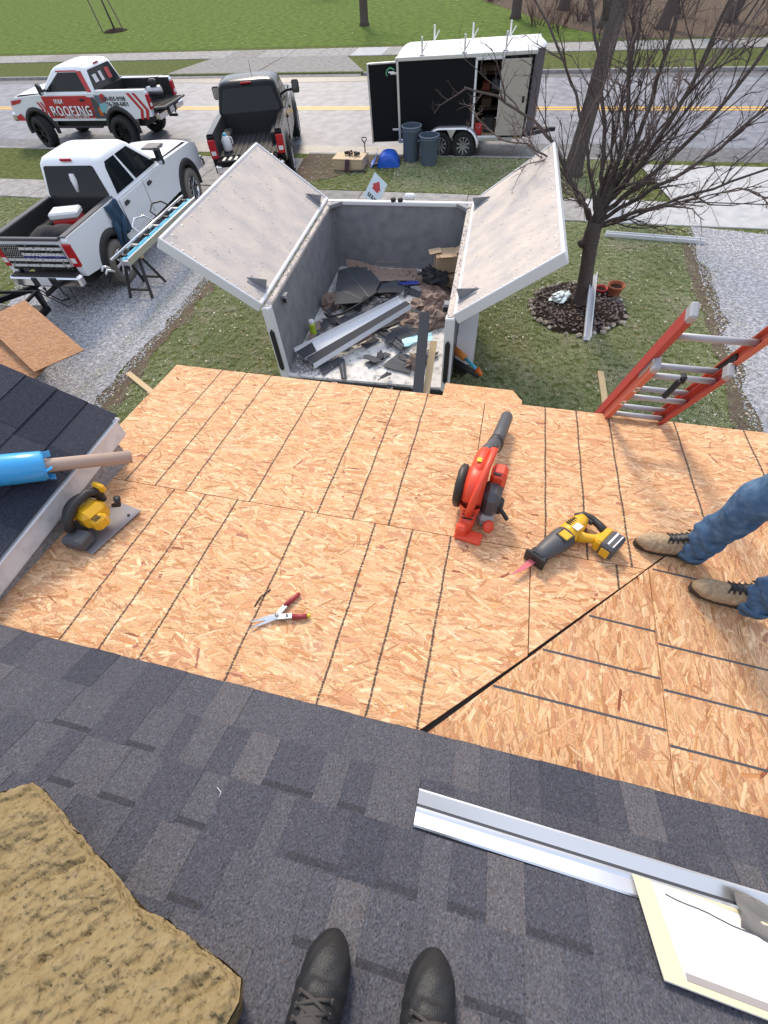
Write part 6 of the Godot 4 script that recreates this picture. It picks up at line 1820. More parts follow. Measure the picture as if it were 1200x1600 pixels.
	b = MB.new(true); b.tube(PackedVector3Array([Vector3(0, .1, 0), Vector3(-.02, .46, -.03)]), [.018], 8); part(sv, "shaft", b, M.tool_black)
	b = MB.new(); b.tube(PackedVector3Array([Vector3(-.02, .44, -.03), Vector3(-.09, .52, -.03), Vector3(-.09, .58, -.03), Vector3(.05, .58, -.03), Vector3(.05, .52, -.03), Vector3(-.02, .44, -.03)]), [.016], 6); part(sv, "grip", b, M.tool_black)
	b = MB.new(); b.prism(PackedVector2Array([Vector2(-.10, .2), Vector2(.10, .2), Vector2(.10, .02), Vector2(0, -.08), Vector2(-.10, .02)]), Vector3(0, .02, .01), Vector3.RIGHT, Vector3.UP, Vector3(0, 0, 1), .006); part(sv, "blade", b, M.steel)
	var pl := MB.new(); pl.box(Vector3.ZERO, Vector3(.2, .012, .13), Basis(Vector3.UP, .4)); solo("paper_scrap", pl, M.white_metal, "scrap of white paper on the verge between the plywood box and the tarpaulin", "paper", "", Vector3(-4.45, .012, -16.35))
	var ps := MB.new(); ps.bar(Vector3(-3.62, 0, -16.95), Vector3(-3.62, .55, -16.95), .03, .03); solo("short_post", ps, M.tool_black, "thin black pole standing behind the blue tarpaulin", "pole")

func litter() -> void:
	var r := RandomNumberGenerator.new(); r.seed = 99
	# grass tufts, thick near the house, and fallen leaves
	var tuft := MB.new()
	for k in 5:
		var a := k * 1.3; var d := Vector3(cos(a), 0, sin(a)); var s := Vector3(-sin(a), 0, cos(a)) * .09
		tuft.tri(d * .2 - s, d * .2 + s, d * (.75 + .1 * k) + Vector3(0, .8 - .08 * k, 0))
	var xs := []; var cs := []
	var n := FastNoiseLite.new(); n.seed = 4; n.frequency = .45
	var dry := FastNoiseLite.new(); dry.seed = 14; dry.frequency = .9
	while xs.size() < 90000:
		var z := -2.6 - 14.4 * pow(r.randf(), .85)
		var x := r.randf_range(-7.2, 4.6) if r.randf() < .86 else r.randf_range(-16, -11.5)
		if z < -12.75 and z > -14.25: continue
		if z < -14.2 and (x < -6.6 or x > 3.2): continue
		if x > -7.0 and x < -6.3 and r.randf() < .7: continue
		if x > 3.9 and r.randf() < .7: continue
		if Vector2(x - 1.6, z + 8.9).length() < .95: continue
		if x > -6.9 and x < -3.6 and z < -14.3 and r.randf() < .75 + .2 * n.get_noise_2d(x * 2, z * 2): continue
		var s := r.randf_range(.035, .075)
		xs.append(Transform3D(Basis(Vector3.UP, r.randf() * TAU).scaled(Vector3(s, s * r.randf_range(.5, 1.0), s)), Vector3(x, .0, z)))
		var k := clampf(.5 + .8 * n.get_noise_2d(x, z) + r.randfn(0, .25), 0, 1)
		var c := lin(.064, .084, .024).lerp(lin(.15, .175, .054), k)
		if dry.get_noise_2d(x, z) + r.randfn(0, .25) > .38: c = lin(.21, .18, .09)
		cs.append(c)
	many(self, "grass", tuft.mesh(), M.grass_blade, xs, cs, "short patchy autumn grass on the front lawn and verge", "grass")
	var leaf := MB.new()
	leaf.tri(Vector3(-.5, 0, 0), Vector3(0, .12, -.35), Vector3(.5, 0.02, 0)); leaf.tri(Vector3(-.5, 0, 0), Vector3(.5, 0.02, 0), Vector3(0, .15, .35))
	xs = []; cs = []
	while xs.size() < 3400:
		var z := -2.6 - 14.2 * pow(r.randf(), 1.0)
		var x := r.randf_range(-15, 6.5)
		if z < -12.8 and z > -14.2 and r.randf() < .85: continue
		var dens := .35 + .5 * n.get_noise_2d(x * .8 + 50, z * .8)
		if x > 3.5 and x < 4.5: dens += .5
		if Vector2(x - .45, z + 8.3).length() < .8: dens += .7
		if x > -7.2 and x < -6.2: dens += .3
		if r.randf() > dens: continue
		var s := r.randf_range(.025, .062)
		xs.append(Transform3D(Basis.from_euler(Vector3(r.randfn(0, .25), r.randf() * TAU, r.randfn(0, .25))).scaled(Vector3.ONE * s), Vector3(x, .035 + r.randf() * .02, z)))
		cs.append([lin(.32, .27, .17), lin(.22, .15, .09), lin(.45, .41, .31), lin(.16, .10, .07), lin(.30, .22, .11), lin(.24, .26, .12)][r.randi() % 6])
	for i in 260:
		var s := r.randf_range(.07, .15)
		xs.append(Transform3D(Basis(Vector3.UP, r.randf() * TAU).scaled(Vector3.ONE * s), Vector3(r.randf_range(-45, 8), .04, r.randf_range(-50, -34))))
		cs.append([lin(.30, .28, .15), lin(.2, .18, .08), lin(.36, .35, .22)][r.randi() % 3])
	many(self, "fallen_leaves", leaf.mesh(), M.leaf_litter, xs, cs, "pale fallen leaves scattered over the lawns and drive edges", "leaves")
	# loose stones of the drives
	var st := MB.new(); st.loft([PackedVector3Array([Vector3(-.4, -.2, -.3), Vector3(.45, -.2, -.35), Vector3(.4, -.2, .4), Vector3(-.35, -.2, .35)]), PackedVector3Array([Vector3(-.5, .1, -.35), Vector3(.5, .08, -.4), Vector3(.5, .1, .45), Vector3(-.45, .1, .45)]), PackedVector3Array([Vector3(-.2, .38, -.2), Vector3(.25, .34, -.15), Vector3(.2, .36, .2), Vector3(-.2, .34, .15)])])
	xs = []; cs = []
	while xs.size() < 42000:
		var left := r.randf() < .72
		var z := -12.7 + 10.5 * r.randf()
		var x := r.randf_range(-11.2, -6.5) if left else r.randf_range(4.1, 6.4)
		if not left and x > 5.35 and r.randf() < .8: continue
		var s := r.randf_range(.010, .032)
		xs.append(Transform3D(Basis.from_euler(Vector3(r.randf() * 6, r.randf() * 6, r.randf() * 6)).scaled(Vector3.ONE * s), Vector3(x, .016, z)))
		var k := r.randf()
		cs.append(lin(.20, .20, .22).lerp(lin(.58, .585, .62), k * k * .8 + .15))
	many(self, "gravel_stones", st.mesh(), M.leaf_litter, xs, cs, "loose blue-grey gravel stones on both drives", "gravel")

# ---------- bodies: tapered capsules joined with a smooth minimum, meshed by surface nets ----------
func blob(bones: Array, cell: float, k: float, floor_y := -1e9, fold = null) -> ArrayMesh:
	var lo := Vector3.ONE * 1e9; var hi := -lo
	for b in bones:
		var rm := maxf(b[2], b[3]) + k * .5 + cell * 2
		for p in [b[0], b[1]]:
			lo = lo.min(p - Vector3.ONE * rm); hi = hi.max(p + Vector3.ONE * rm)
	var nx := int((hi.x - lo.x) / cell) + 2; var ny := int((hi.y - lo.y) / cell) + 2; var nz := int((hi.z - lo.z) / cell) + 2
	var F := PackedFloat32Array(); F.resize(nx * ny * nz); F.fill(1e3)
	for b in bones:
		var a: Vector3 = b[0]; var ab: Vector3 = b[1] - b[0]; var ra: float = b[2]; var rb: float = b[3]
		var L2 := maxf(ab.length_squared(), 1e-9)
		var rm := maxf(ra, rb) + k + cell * 2
		var l := ((a.min(b[1]) - Vector3.ONE * rm - lo) / cell).floor(); var h := ((a.max(b[1]) + Vector3.ONE * rm - lo) / cell).ceil()
		for z in range(maxi(int(l.z), 0), mini(int(h.z), nz - 1) + 1):
			for y in range(maxi(int(l.y), 0), mini(int(h.y), ny - 1) + 1):
				var at := (z * ny + y) * nx
				for x in range(maxi(int(l.x), 0), mini(int(h.x), nx - 1) + 1):
					var q := lo + Vector3(x, y, z) * cell - a
					var t := clampf(q.dot(ab) / L2, 0.0, 1.0)
					var d := (q - ab * t).length() - lerpf(ra, rb, t)
					var f := F[at + x]
					if f > 100.0: F[at + x] = d
					else:
						var hh := clampf(.5 + .5 * (f - d) / k, 0.0, 1.0)
						F[at + x] = lerpf(f, d, hh) - k * hh * (1.0 - hh)
	var ids := PackedInt32Array(); ids.resize(nx * ny * nz); ids.fill(-1)
	var V := PackedVector3Array()
	var off := [0, 1, nx, nx + 1, nx * ny, nx * ny + 1, nx * ny + nx, nx * ny + nx + 1]
	var cor := [Vector3(0, 0, 0), Vector3(1, 0, 0), Vector3(0, 1, 0), Vector3(1, 1, 0), Vector3(0, 0, 1), Vector3(1, 0, 1), Vector3(0, 1, 1), Vector3(1, 1, 1)]
	var edges := [[0, 1], [2, 3], [4, 5], [6, 7], [0, 2], [1, 3], [4, 6], [5, 7], [0, 4], [1, 5], [2, 6], [3, 7]]
	for z in nz - 1:
		for y in ny - 1:
			for x in nx - 1:
				var at := (z * ny + y) * nx + x
				var s0 := F[at] < 0.0
				var mixed := false
				for i in range(1, 8):
					if (F[at + off[i]] < 0.0) != s0:
						mixed = true; break
				if not mixed: continue
				var sum := Vector3.ZERO; var c := 0
				for e in edges:
					var fa := F[at + off[e[0]]]; var fb := F[at + off[e[1]]]
					if (fa < 0.0) != (fb < 0.0):
						sum += (cor[e[0]] as Vector3).lerp(cor[e[1]], fa / (fa - fb)); c += 1
				ids[at] = V.size()
				V.append(lo + (Vector3(x, y, z) + sum / c) * cell)
	var I := PackedInt32Array()
	var st := [1, nx, nx * ny]
	for z in range(1, nz - 1):
		for y in range(1, ny - 1):
			for x in range(1, nx - 1):
				var at := (z * ny + y) * nx + x
				for ax in 3:
					var s0 := F[at] < 0.0; var s1: bool = F[at + st[ax]] < 0.0
					if s0 == s1: continue
					var u: int = st[(ax + 1) % 3]; var w: int = st[(ax + 2) % 3]
					var q := [ids[at - u - w], ids[at - w], ids[at], ids[at - u]]
					if q.min() < 0: continue
					if s0: q.reverse()
					I.append_array(PackedInt32Array([q[0], q[1], q[2], q[0], q[2], q[3]]))
	var N := PackedVector3Array(); N.resize(V.size())
	for pass_i in 2:
		N.fill(Vector3.ZERO)
		for i in range(0, I.size(), 3):
			var n := (V[I[i + 2]] - V[I[i]]).cross(V[I[i + 1]] - V[I[i]])
			for j in 3: N[I[i + j]] += n
		for i in V.size(): N[i] = N[i].normalized()
		if pass_i == 0:
			for i in V.size():
				if fold != null: V[i] += N[i] * float(fold.call(V[i]))
				if V[i].y < floor_y: V[i].y = floor_y
	var A := []; A.resize(Mesh.ARRAY_MAX)
	A[Mesh.ARRAY_VERTEX] = V; A[Mesh.ARRAY_NORMAL] = N; A[Mesh.ARRAY_INDEX] = I
	var am := ArrayMesh.new()
	am.add_surface_from_arrays(Mesh.PRIMITIVE_TRIANGLES, A)
	return am

func hand_bones(w: Vector3, d: Vector3, n: Vector3, side: float) -> Array:
	# wrist, direction of the fingers, normal of the palm; relaxed curl towards the palm
	var s := d.cross(n).normalized() * side
	var B := [[w, w + d * .08 + s * .02, .026, .022], [w, w + d * .085 - s * .02, .026, .02]]
	var len := [.075, .082, .076, .06]
	for i in 4:
		var p := w + d * .085 + s * (.033 - .022 * i)
		var e1: Vector3 = p + (d * .9 + n * .35).normalized() * len[i] * .5
		var e2: Vector3 = e1 + (d * .6 + n * .8).normalized() * len[i] * .5
		B.append([p, e1, .0098, .009]); B.append([e1, e2, .009, .0078])
	var t := w + d * .025 + s * .03
	var t1 := t + (d * .6 + s * .7 + n * .2).normalized() * .045
	B.append([t, t1, .013, .011]); B.append([t1, t1 + (d * .9 + s * .15 + n * .4).normalized() * .032, .011, .009])
	return B

func figure(t: Node3D, hipL: Vector3, hipR: Vector3, chest: Vector3, head: Vector3, face: Vector3, arms: Array, top_m: Material, hair_m: Material) -> void:
	# torso and head with arms; legs come as trousers
	var hip := (hipL + hipR) * .5
	var up := (chest - hip).normalized()
	var across := (hipR - hipL).normalized()
	var neck := chest + up * .20
	var B := [[hipL, hipR, .115, .115], [hip, hip + up * .2, .135, .13], [hip + up * .18 - across * .05, chest - across * .07, .115, .125], [hip + up * .18 + across * .05, chest + across * .07, .115, .125], [chest + up * .1 - across * .16, chest + up * .1 + across * .16, .07, .07], [neck - up * .06, head - up * .06, .055, .055]]
	for a in arms: B.append([a[0], a[1], .052, .042]); B.append([a[1], a[2], .042, .030])
	var body := part(t, "body", blob(B, .018, .05), M.skin)
	var hd := [[head + up * .03, head + up * .04 - face * .02, .092, .088], [head - up * .06 + face * .02, head + face * .02, .062, .08], [head + face * .088 - up * .005, head + face * .103 - up * .03, .012, .015], [head - across * .085, head - across * .088 + up * .02, .016, .02], [head + across * .085, head + across * .088 + up * .02, .016, .02], [head + face * .075 - up * .075, head + face * .08 - up * .08, .02, .02]]
	part(body, "head", blob(hd, .009, .018), M.skin)
	for s in [-1.0, 1.0]:
		var ey := MB.new(true); ey.lathe([Vector2(.001, .012), Vector2(.009, .008), Vector2(.012, 0)], head + face * .083 + across * s * .034 + up * .018, face, 10); part(body, "eye", ey, M.black_plastic)
	var mo := MB.new(); mo.bar(head + face * .094 - up * .058 - across * .02, head + face * .094 - up * .058 + across * .02, .008, .008); part(body, "mouth", mo, mat("lip", lin(.35, .14, .12), .6))
	part(body, "hair", blob([[head + up * .058 - face * .018, head + up * .05 - face * .035, .104, .102], [head - face * .045, head - up * .05 - face * .055, .084, .062]], .012, .03), hair_m)
	var T := [[hip - up * .02, hip + up * .2, .175, .16], [hipL + up * .02, hipR + up * .02, .142, .142], [hip + up * .18 - across * .06, chest - across * .08, .13, .14], [hip + up * .18 + across * .06, chest + across * .08, .13, .14], [chest + up * .10 - across * .17, chest + up * .10 + across * .17, .088, .088], [neck - up * .05, neck, .075, .072]]
	for a in arms: T.append([a[0], a[1], .072, .060]); T.append([a[1], (a[1] as Vector3).lerp(a[2], .9), .060, .048])
	part(body, "top", blob(T, .018, .05, -1e9, func(p: Vector3) -> float: return .005 * sin(p.y * 55 + p.x * 30) * sin(p.z * 40)), top_m)
	var i := 0
	for a in arms:
		var d: Vector3 = ((a[2] as Vector3) - (a[1] as Vector3)).normalized()
		part(body, "hand", blob(hand_bones(a[2], d, a[3], 1.0 if i == 0 else -1.0), .006, .008), M.skin)
		i += 1

func boot(t: Node3D, called: String, xf: Transform3D, upper: Material, sole_m: Material, lace_m: Material, tall: float, scale := 1.0) -> void:
	# toe towards local -z, sole on y = 0, heel at z = 0.05
	var B := [[Vector3(0, .062, .02), Vector3(0, .058, -.10), .044, .046], [Vector3(0, .052, -.10), Vector3(.004, .046, -.185), .048, .044], [Vector3(.004, .040, -.19), Vector3(.004, .036, -.225), .041, .034], [Vector3(-.012, .044, -.15), Vector3(-.010, .038, -.20), .04, .034], [Vector3(.018, .044, -.15), Vector3(.016, .038, -.20), .038, .032], [Vector3(0, .08, .0), Vector3(0, .08 + tall, .012), .046, .050], [Vector3(0, .10, -.03), Vector3(0, .068, -.12), .036, .036]]
	var o := Node3D.new(); o.name = called; t.add_child(o, true)
	o.transform = xf.scaled_local(Vector3.ONE * scale)
	part(o, "upper", blob(B, .005, .022, .014, func(p: Vector3) -> float: return .0012 * sin(p.z * 210 + 18 * absf(p.x) + 2.0) * smoothstep(-.19, -.15, p.z) * smoothstep(-.10, -.13, p.z) + .0009 * sin(p.z * 95 + p.x * 130) * sin(p.y * 140 + p.x * 60)), upper)
	var wl := MB.new(true)
	var cap := PackedVector3Array()
	for i in 13:
		var a := lerpf(-1.25, 1.25, i / 12.0)
		cap.append(Vector3(.004 + sin(a) * .047, .014 + .072 * maxf(cos(a), .02), -.178 + .012 * absf(sin(a))))
	wl.tube(cap, [.0012], 4)
	part(o, "toe_seam", wl, lace_m)
	var pl := PackedVector2Array()
	for q in [[0, .066], [.024, .06], [.036, .04], [.039, .0], [.038, -.06], [.048, -.13], [.050, -.18], [.042, -.228], [.022, -.258], [.004, -.264], [-.018, -.256], [-.036, -.226], [-.045, -.18], [-.044, -.13], [-.036, -.06], [-.038, 0], [-.036, .04], [-.024, .06]]:
		pl.append(Vector2(q[0], q[1]))
	var s := MB.new(); s.prism(pl, Vector3.ZERO, Vector3.RIGHT, Vector3(0, 0, 1), Vector3.UP, .026, .005); part(o, "sole", s, sole_m)
	var tg := MB.new(true)
	tg.sheet(4, 8, func(u: float, v: float) -> Vector3:
		var z := lerpf(-.125, -.025, v); var x := lerpf(-.022, .022, u)
		return Vector3(x, .116 + .038 * smoothstep(0, 1, v) - 9.0 * x * x + (-.004 if v < .1 else 0.0), z), .004)
	part(o, "tongue", tg, lace_m)
	var lc := MB.new(true)
	for i in 6:
		var z := -.132 + .020 * i; var y := .113 + .042 * smoothstep(0, 1, i / 6.0)
		for e in [-1.0, 1.0]:
			lc.tube(PackedVector3Array([Vector3(-.030 * e, y - .010, z), Vector3(-.012 * e, y + .003, z + .006), Vector3(.012 * e, y + .004, z + .014), Vector3(.032 * e, y - .006, z + .021)]), [.0040], 5)
			lc.lathe([Vector2(.005, 0), Vector2(.005, .002), Vector2(.002, .003)], Vector3(.034 * e, y - .012, z), Vector3(e * .6, .8, 0), 8)
	for e in [-1.0, 1.0]: lc.tube(PackedVector3Array([Vector3(0, .160, -.02), Vector3(.03 * e, .163, -.035), Vector3(.045 * e, .14, -.05), Vector3(.03 * e, .14, -.02), Vector3(0, .160, -.02)]), [.0036], 5)
	part(o, "laces", lc, lace_m)

func people() -> void:
	# roofer standing on the porch deck at the right, turned to the left
	var w := thing("person", "person in blue jeans and tan suede boots standing on the strand boards at right edge", "person")
	var N := Vector3(0, cos(LOW), -sin(LOW)); var Wd := Vector3(0, sin(LOW), cos(LOW))
	for e in [[Vector3(1.12, 3.043, -1.335), 1.50], [Vector3(1.34, 3.052, -1.10), 1.38]]:
		var bs := Basis(Vector3.RIGHT, N, Wd) * Basis(Vector3.UP, e[1])
		boot(w, "boot", Transform3D(bs, e[0] + N * .001), M.suede, M.sole_brown, M.tool_black, .10, .93)
	var kneeL := Vector3(1.145, 3.56, -1.30); var kneeR := Vector3(1.37, 3.55, -1.09)
	var hipL := Vector3(1.30, 3.99, -1.33); var hipR := Vector3(1.33, 3.99, -1.08)
	var fold := func(p: Vector3) -> float:
		var low := smoothstep(3.5, 3.12, p.y)
		return .006 * sin(p.y * 80 + p.x * 40 + 3 * sin(p.z * 30)) * (.12 + low) + .006 * sin(p.y * 24 + p.z * 25 + p.x * 18) + .003 * sin(p.x * 50 - p.y * 35)
	var J := []
	for e in [[Vector3(1.12, 3.10, -1.335), kneeL, hipL], [Vector3(1.34, 3.11, -1.10), kneeR, hipR]]:
		J.append([e[0], (e[0] as Vector3).lerp(e[1], .3), .066, .066]); J.append([(e[0] as Vector3).lerp(e[1], .3), e[1], .066, .077]); J.append([e[1], e[2], .078, .098])
	J.append([hipL, hipR, .108, .108]); J.append([hipL.lerp(hipR, .5), hipL.lerp(hipR, .5) + Vector3(0, .08, 0), .115, .115])
	for e in [Vector3(1.12, 3.085, -1.335), Vector3(1.34, 3.095, -1.10)]:
		var cf := MB.new(true); cf.lathe([Vector2(.060, .0), Vector2(.074, -.008), Vector2(.076, .02), Vector2(.070, .032)], e, Vector3(.03, 1, .0), 20); part(w, "trouser_hem", cf, M.denim)
	part(w, "jeans", blob(J, .011, .03, -1e9, fold), M.denim)
	var ch := Vector3(1.36, 4.36, -1.21)
	figure(w, hipL, hipR, ch, Vector3(1.28, 4.72, -1.21), Vector3(-1, -.2, 0).normalized(), [[ch + Vector3(0, .08, -.2), ch + Vector3(.02, -.18, -.27), Vector3(1.22, 3.98, -1.50), Vector3(0, 0, 1)], [ch + Vector3(0, .08, .2), ch + Vector3(.02, -.18, .27), Vector3(1.24, 3.98, -.93), Vector3(0, 0, -1)]], M.orange_cloth, M.hair)
	# whoever takes the picture: shoes at the bottom edge
	var an := deg_to_rad(27.0)
	var up := Vector3(0, sin(an), cos(an)); var n := Vector3(0, cos(an), -sin(an))
	var o := Vector3(0, 3.195, -0.243)
	var v := thing("person", "person in black laced shoes and grey trousers standing on the shingles at bottom centre", "person")
	for e in [[-.132, .893, .02], [.103, .867, -.03]]:
		boot(v, "shoe", Transform3D(Basis(Vector3.RIGHT, n, up) * Basis(Vector3.UP, e[2]), o + Vector3(e[0], 0, 0) + up * e[1] + n * .0085), M.black_leather, M.rubber, M.lace, .035, 1.07)
	var P := []
	var h1 := Vector3(-.10, 4.46, .60); var h2 := Vector3(.10, 4.46, .60)
	for e in [[-.122, .875, h1], [.108, .845, h2]]:
		var a: Vector3 = o + Vector3(e[0], 0, 0) + up * e[1] + n * .10
		var k := Vector3(e[0], 4.02, .60)
		P.append([a + Vector3(0, .0, -.005), a.lerp(k, .25), .068, .066]); P.append([a.lerp(k, .25), k, .066, .076]); P.append([k, e[2], .08, .11])
	P.append([h1, h2, .12, .12])
	part(v, "trousers", blob(P, .012, .03, -1e9, func(p: Vector3) -> float: return .005 * sin(p.y * 80 + p.x * 50) + .004 * sin(p.z * 60)), M.trouser_grey)
	var c2 := Vector3(0, 4.80, .62)
	figure(v, h1, h2, c2, Vector3(0, 5.16, .58), Vector3(0, -.35, -1).normalized(), [[c2 + Vector3(-.19, .08, 0), c2 + Vector3(-.25, -.16, -.02), Vector3(-.13, 4.72, .36), Vector3(.6, .8, 0)], [c2 + Vector3(.19, .08, 0), c2 + Vector3(.25, -.16, -.02), Vector3(.13, 4.72, .36), Vector3(-.6, .8, 0)]], M.black_cloth, M.hair)

# ---------- ladder, tools, trim and stone ----------
func ladder() -> void:
	var t := thing("extension_ladder", "orange fibreglass extension ladder with grey rungs leaning on the porch eave at right", "ladder", Vector3(1.118, 0, -4.173))
	var d := Vector3(-.0322, .868, .496).normalized()
	var nn := Vector3(0, -.496, .868)
	for sec in 2:
		var off := nn * (.058 if sec == 1 else .0)
		var top := 4.53 if sec == 0 else 4.16
		var bot := 1.9 if sec == 0 else .0
		var hw := .176 if sec == 0 else .162
		for s in [-1.0, 1.0]:
			var a := Vector3(s * hw, 0, 0) + d * bot + off; var e := Vector3(s * hw, 0, 0) + d * (top + (.25 if s > 0 and sec == 0 else 0.0)) + off
			var b := MB.new()
			b.bar(a + Vector3(s * .012, 0, 0), e + Vector3(s * .012, 0, 0), .006, .066, nn, .001)
			for f in [-1.0, 1.0]: b.bar(a + nn * f * .030, e + nn * f * .030, .030, .006, nn, .001)
			part(t, "side_rail", b, M.ladder_dark if (sec == 0) == (s < 0) else M.ladder_orange)
			var cp := MB.new(); cp.bar(e - d * .02, e + d * .035, .034, .072, nn, .008); part(t, "end_cap", cp, mat("cap_grey", lin(.38, .40, .43), .5))
			if sec == 1:
				var gd := MB.new(); gd.bar(e - d * .16 - nn * .045 + Vector3(s * .016, 0, 0), e + d * .03 - nn * .045 + Vector3(s * .016, 0, 0), .012, .09, nn, .004); part(t, "guide_bracket", gd, M.steel if s < 0 else M.black_plastic)
		var k := 4.346 if sec == 0 else 4.050
		while k > bot + .1:
			var r := MB.new(true); r.tube(PackedVector3Array([Vector3(-hw, 0, 0) + d * k + off, Vector3(hw, 0, 0) + d * k + off]), [.0165], 10)
			part(t, "rung", r, mat("rung_grey", lin(.42, .44, .48), .55, .3)); k -= .305
	var hk := MB.new(); hk.bar(Vector3(.0, 0, .02) + d * 4.05 + nn * .058, Vector3(-.045, -.07, .06) + d * 4.02 + nn * .058, .026, .026, Vector3.UP, .005); hk.box(Vector3(.01, 0, .0) + d * 4.05 + nn * .058, Vector3(.03, .045, .045), Basis.IDENTITY, .006)
	part(t, "rung_lock", hk, M.black_plastic)
	for e in [3.93, 3.72]:
		var st := MB.new(); st.bar(Vector3(-.162, 0, 0) + d * (e - .035) + nn * .0915, Vector3(-.162, 0, 0) + d * (e + .035) + nn * .0915, .02, .002, nn); part(t, "rating_label", st, M.white_metal)
		st = MB.new(); st.bar(Vector3(-.162, 0, 0) + d * (e - .012) + nn * .093, Vector3(-.162, 0, 0) + d * (e + .012) + nn * .093, .010, .001, nn); part(t, "label_print", st, M.tool_black)

func deck(x: float, z: float) -> Vector3:
	return Vector3(x, 2.913 + (z + 2.447) * tan(LOW), z)

func roof_tools() -> void:
	var DB := Basis(Vector3.RIGHT, Vector3(0, cos(LOW), -sin(LOW)), Vector3(0, sin(LOW), cos(LOW)))
	# --- leaf blower, nozzle away from the camera
	var t := thing("leaf_blower", "red handheld petrol leaf blower with dark grey tube lying on the strand boards", "leaf blower", deck(.055, -1.42))
	t.transform.basis = DB * Basis(Vector3.UP, -.10) * Basis.from_scale(Vector3(.82, .96, 1.0))
	var b := MB.new(true)
	# spiral fan housing
	var R := []
	for i in 25:
		var a := TAU * i / 24.0; var rr := .112 + .03 * i / 24.0
		R.append(PackedVector3Array([Vector3(-.045, .165 + sin(a) * rr * .72, cos(a) * rr * .72), Vector3(-.062, .165 + sin(a) * rr * .92, cos(a) * rr * .92), Vector3(-.03, .165 + sin(a) * rr * 1.06, cos(a) * rr * 1.06), Vector3(.03, .165 + sin(a) * rr * 1.06, cos(a) * rr * 1.06), Vector3(.062, .165 + sin(a) * rr * .92, cos(a) * rr * .92), Vector3(.045, .165 + sin(a) * rr * .72, cos(a) * rr * .72)]))
	b.loft(R, false, false, false)
	b.lathe([Vector2(.001, -.05), Vector2(.09, -.046), Vector2(.09, .046), Vector2(.001, .05)], Vector3(0, .165, 0), Vector3.RIGHT, 24)
	b.tube(PackedVector3Array([Vector3(0, .24, .0), Vector3(.0, .245, -.08), Vector3(.0, .235, -.15), Vector3(.005, .22, -.20)]), [.05, .058, .056, .058], 16)
	b.tube(PackedVector3Array([Vector3(.0, .10, .07), Vector3(.0, .06, .14), Vector3(0, .03, .19)]), [.055, .05, .035], 12)
	part(t, "fan_housing", b, M.blower_red)
	b = MB.new(); b.box(Vector3(.03, .016, .205), Vector3(.17, .03, .075), Basis(Vector3.UP, -.08), .01); b.box(Vector3(-.02, .05, .20), Vector3(.07, .08, .06), Basis.IDENTITY, .015); part(t, "rear_foot", b, M.blower_red)
	for i in 5:
		b = MB.new(); b.box(Vector3(.0, .105 + .014 * i, .165 - .012 * i), Vector3(.07, .006, .012), Basis(Vector3.RIGHT, -.7)); part(t, "vent_slot", b, M.dark_gap)
	b = MB.new(true); b.tube(PackedVector3Array([Vector3(.0, .12, .15), Vector3(.015, .22, .14), Vector3(.035, .30, .07), Vector3(.05, .335, -.02), Vector3(.06, .335, -.12), Vector3(.06, .30, -.18), Vector3(.04, .25, -.19)]), [.024, .023, .022, .021, .022, .024, .026], 12); part(t, "handle", b, M.blower_red)
	b = MB.new(); b.box(Vector3(.06, .325, -.17), Vector3(.03, .03, .03), Basis.IDENTITY, .006); part(t, "switch", b, M.tool_black)
	b = MB.new(); b.box(Vector3(.115, .15, .02), Vector3(.11, .17, .17), Basis.IDENTITY, .035); part(t, "engine_cover", b, M.tool_grey)
	b = MB.new(); b.box(Vector3(.125, .22, -.055), Vector3(.10, .15, .11), Basis.IDENTITY, .025); part(t, "filter_cover", b, M.blower_red)
	b = MB.new(); b.box(Vector3(.115, .285, -.035), Vector3(.05, .012, .05), Basis.IDENTITY, .004); part(t, "filter_knob", b, M.tool_black)
	b = MB.new(true); b.lathe([Vector2(.03, 0), Vector2(.034, .03), Vector2(.02, .04), Vector2(.001, .042)], Vector3(.13, .04, .13), Vector3(.2, .6, .5), 16); part(t, "fuel_cap", b, M.blower_red)
	b = MB.new(); b.box(Vector3(.11, .045, .06), Vector3(.10, .08, .12), Basis.IDENTITY, .02); part(t, "fuel_tank", b, mat("tank_grey", lin(.35, .34, .36), .4))
	b = MB.new(); b.bar(Vector3(.17, .13, .06), Vector3(.24, .09, .10), .018, .03, Vector3.UP, .006); b.box(Vector3(.165, .12, .04), Vector3(.06, .09, .07), Basis.IDENTITY, .015); part(t, "starter", b, M.tool_black)
	b = MB.new(true); b.lathe([Vector2(.09, -.055), Vector2(.118, -.075), Vector2(.12, -.105), Vector2(.105, -.12), Vector2(.001, -.122)], Vector3(.0, .165, .0), Vector3.RIGHT, 8); part(t, "intake_guard", b, mat("guard_olive", lin(.028, .026, .022), .5))
	b = MB.new(); b.box(Vector3(-.068, .2, -.05), Vector3(.015, .035, .04), Basis.IDENTITY, .004); part(t, "tie_bracket", b, M.white_metal)
	b = MB.new(); b.box(Vector3(-.012, .304, -.075), Vector3(.03, .006, .03)); part(t, "badge", b, M.rope_yellow)
	b = MB.new(true); b.tube(PackedVector3Array([Vector3(.005, .22, -.17), Vector3(.012, .20, -.25), Vector3(.03, .165, -.34), Vector3(.045, .14, -.41)]), [.054, .053, .050, .052], 18); part(t, "elbow", b, M.tool_grey)
	b = MB.new(true); b.tube(PackedVector3Array([Vector3(.043, .14, -.40), Vector3(.05, .13, -.445)]), [.056, .056], 18); part(t, "clamp_collar", b, M.tool_black)
	b = MB.new(true); b.lathe([Vector2(.045, 0), Vector2(.05, .02), Vector2(.047, .33), Vector2(.042, .33), Vector2(.044, .02)], Vector3(.05, .13, -.435), Vector3(.07, -.14, -1).normalized(), 20); part(t, "nozzle", b, M.tool_grey)
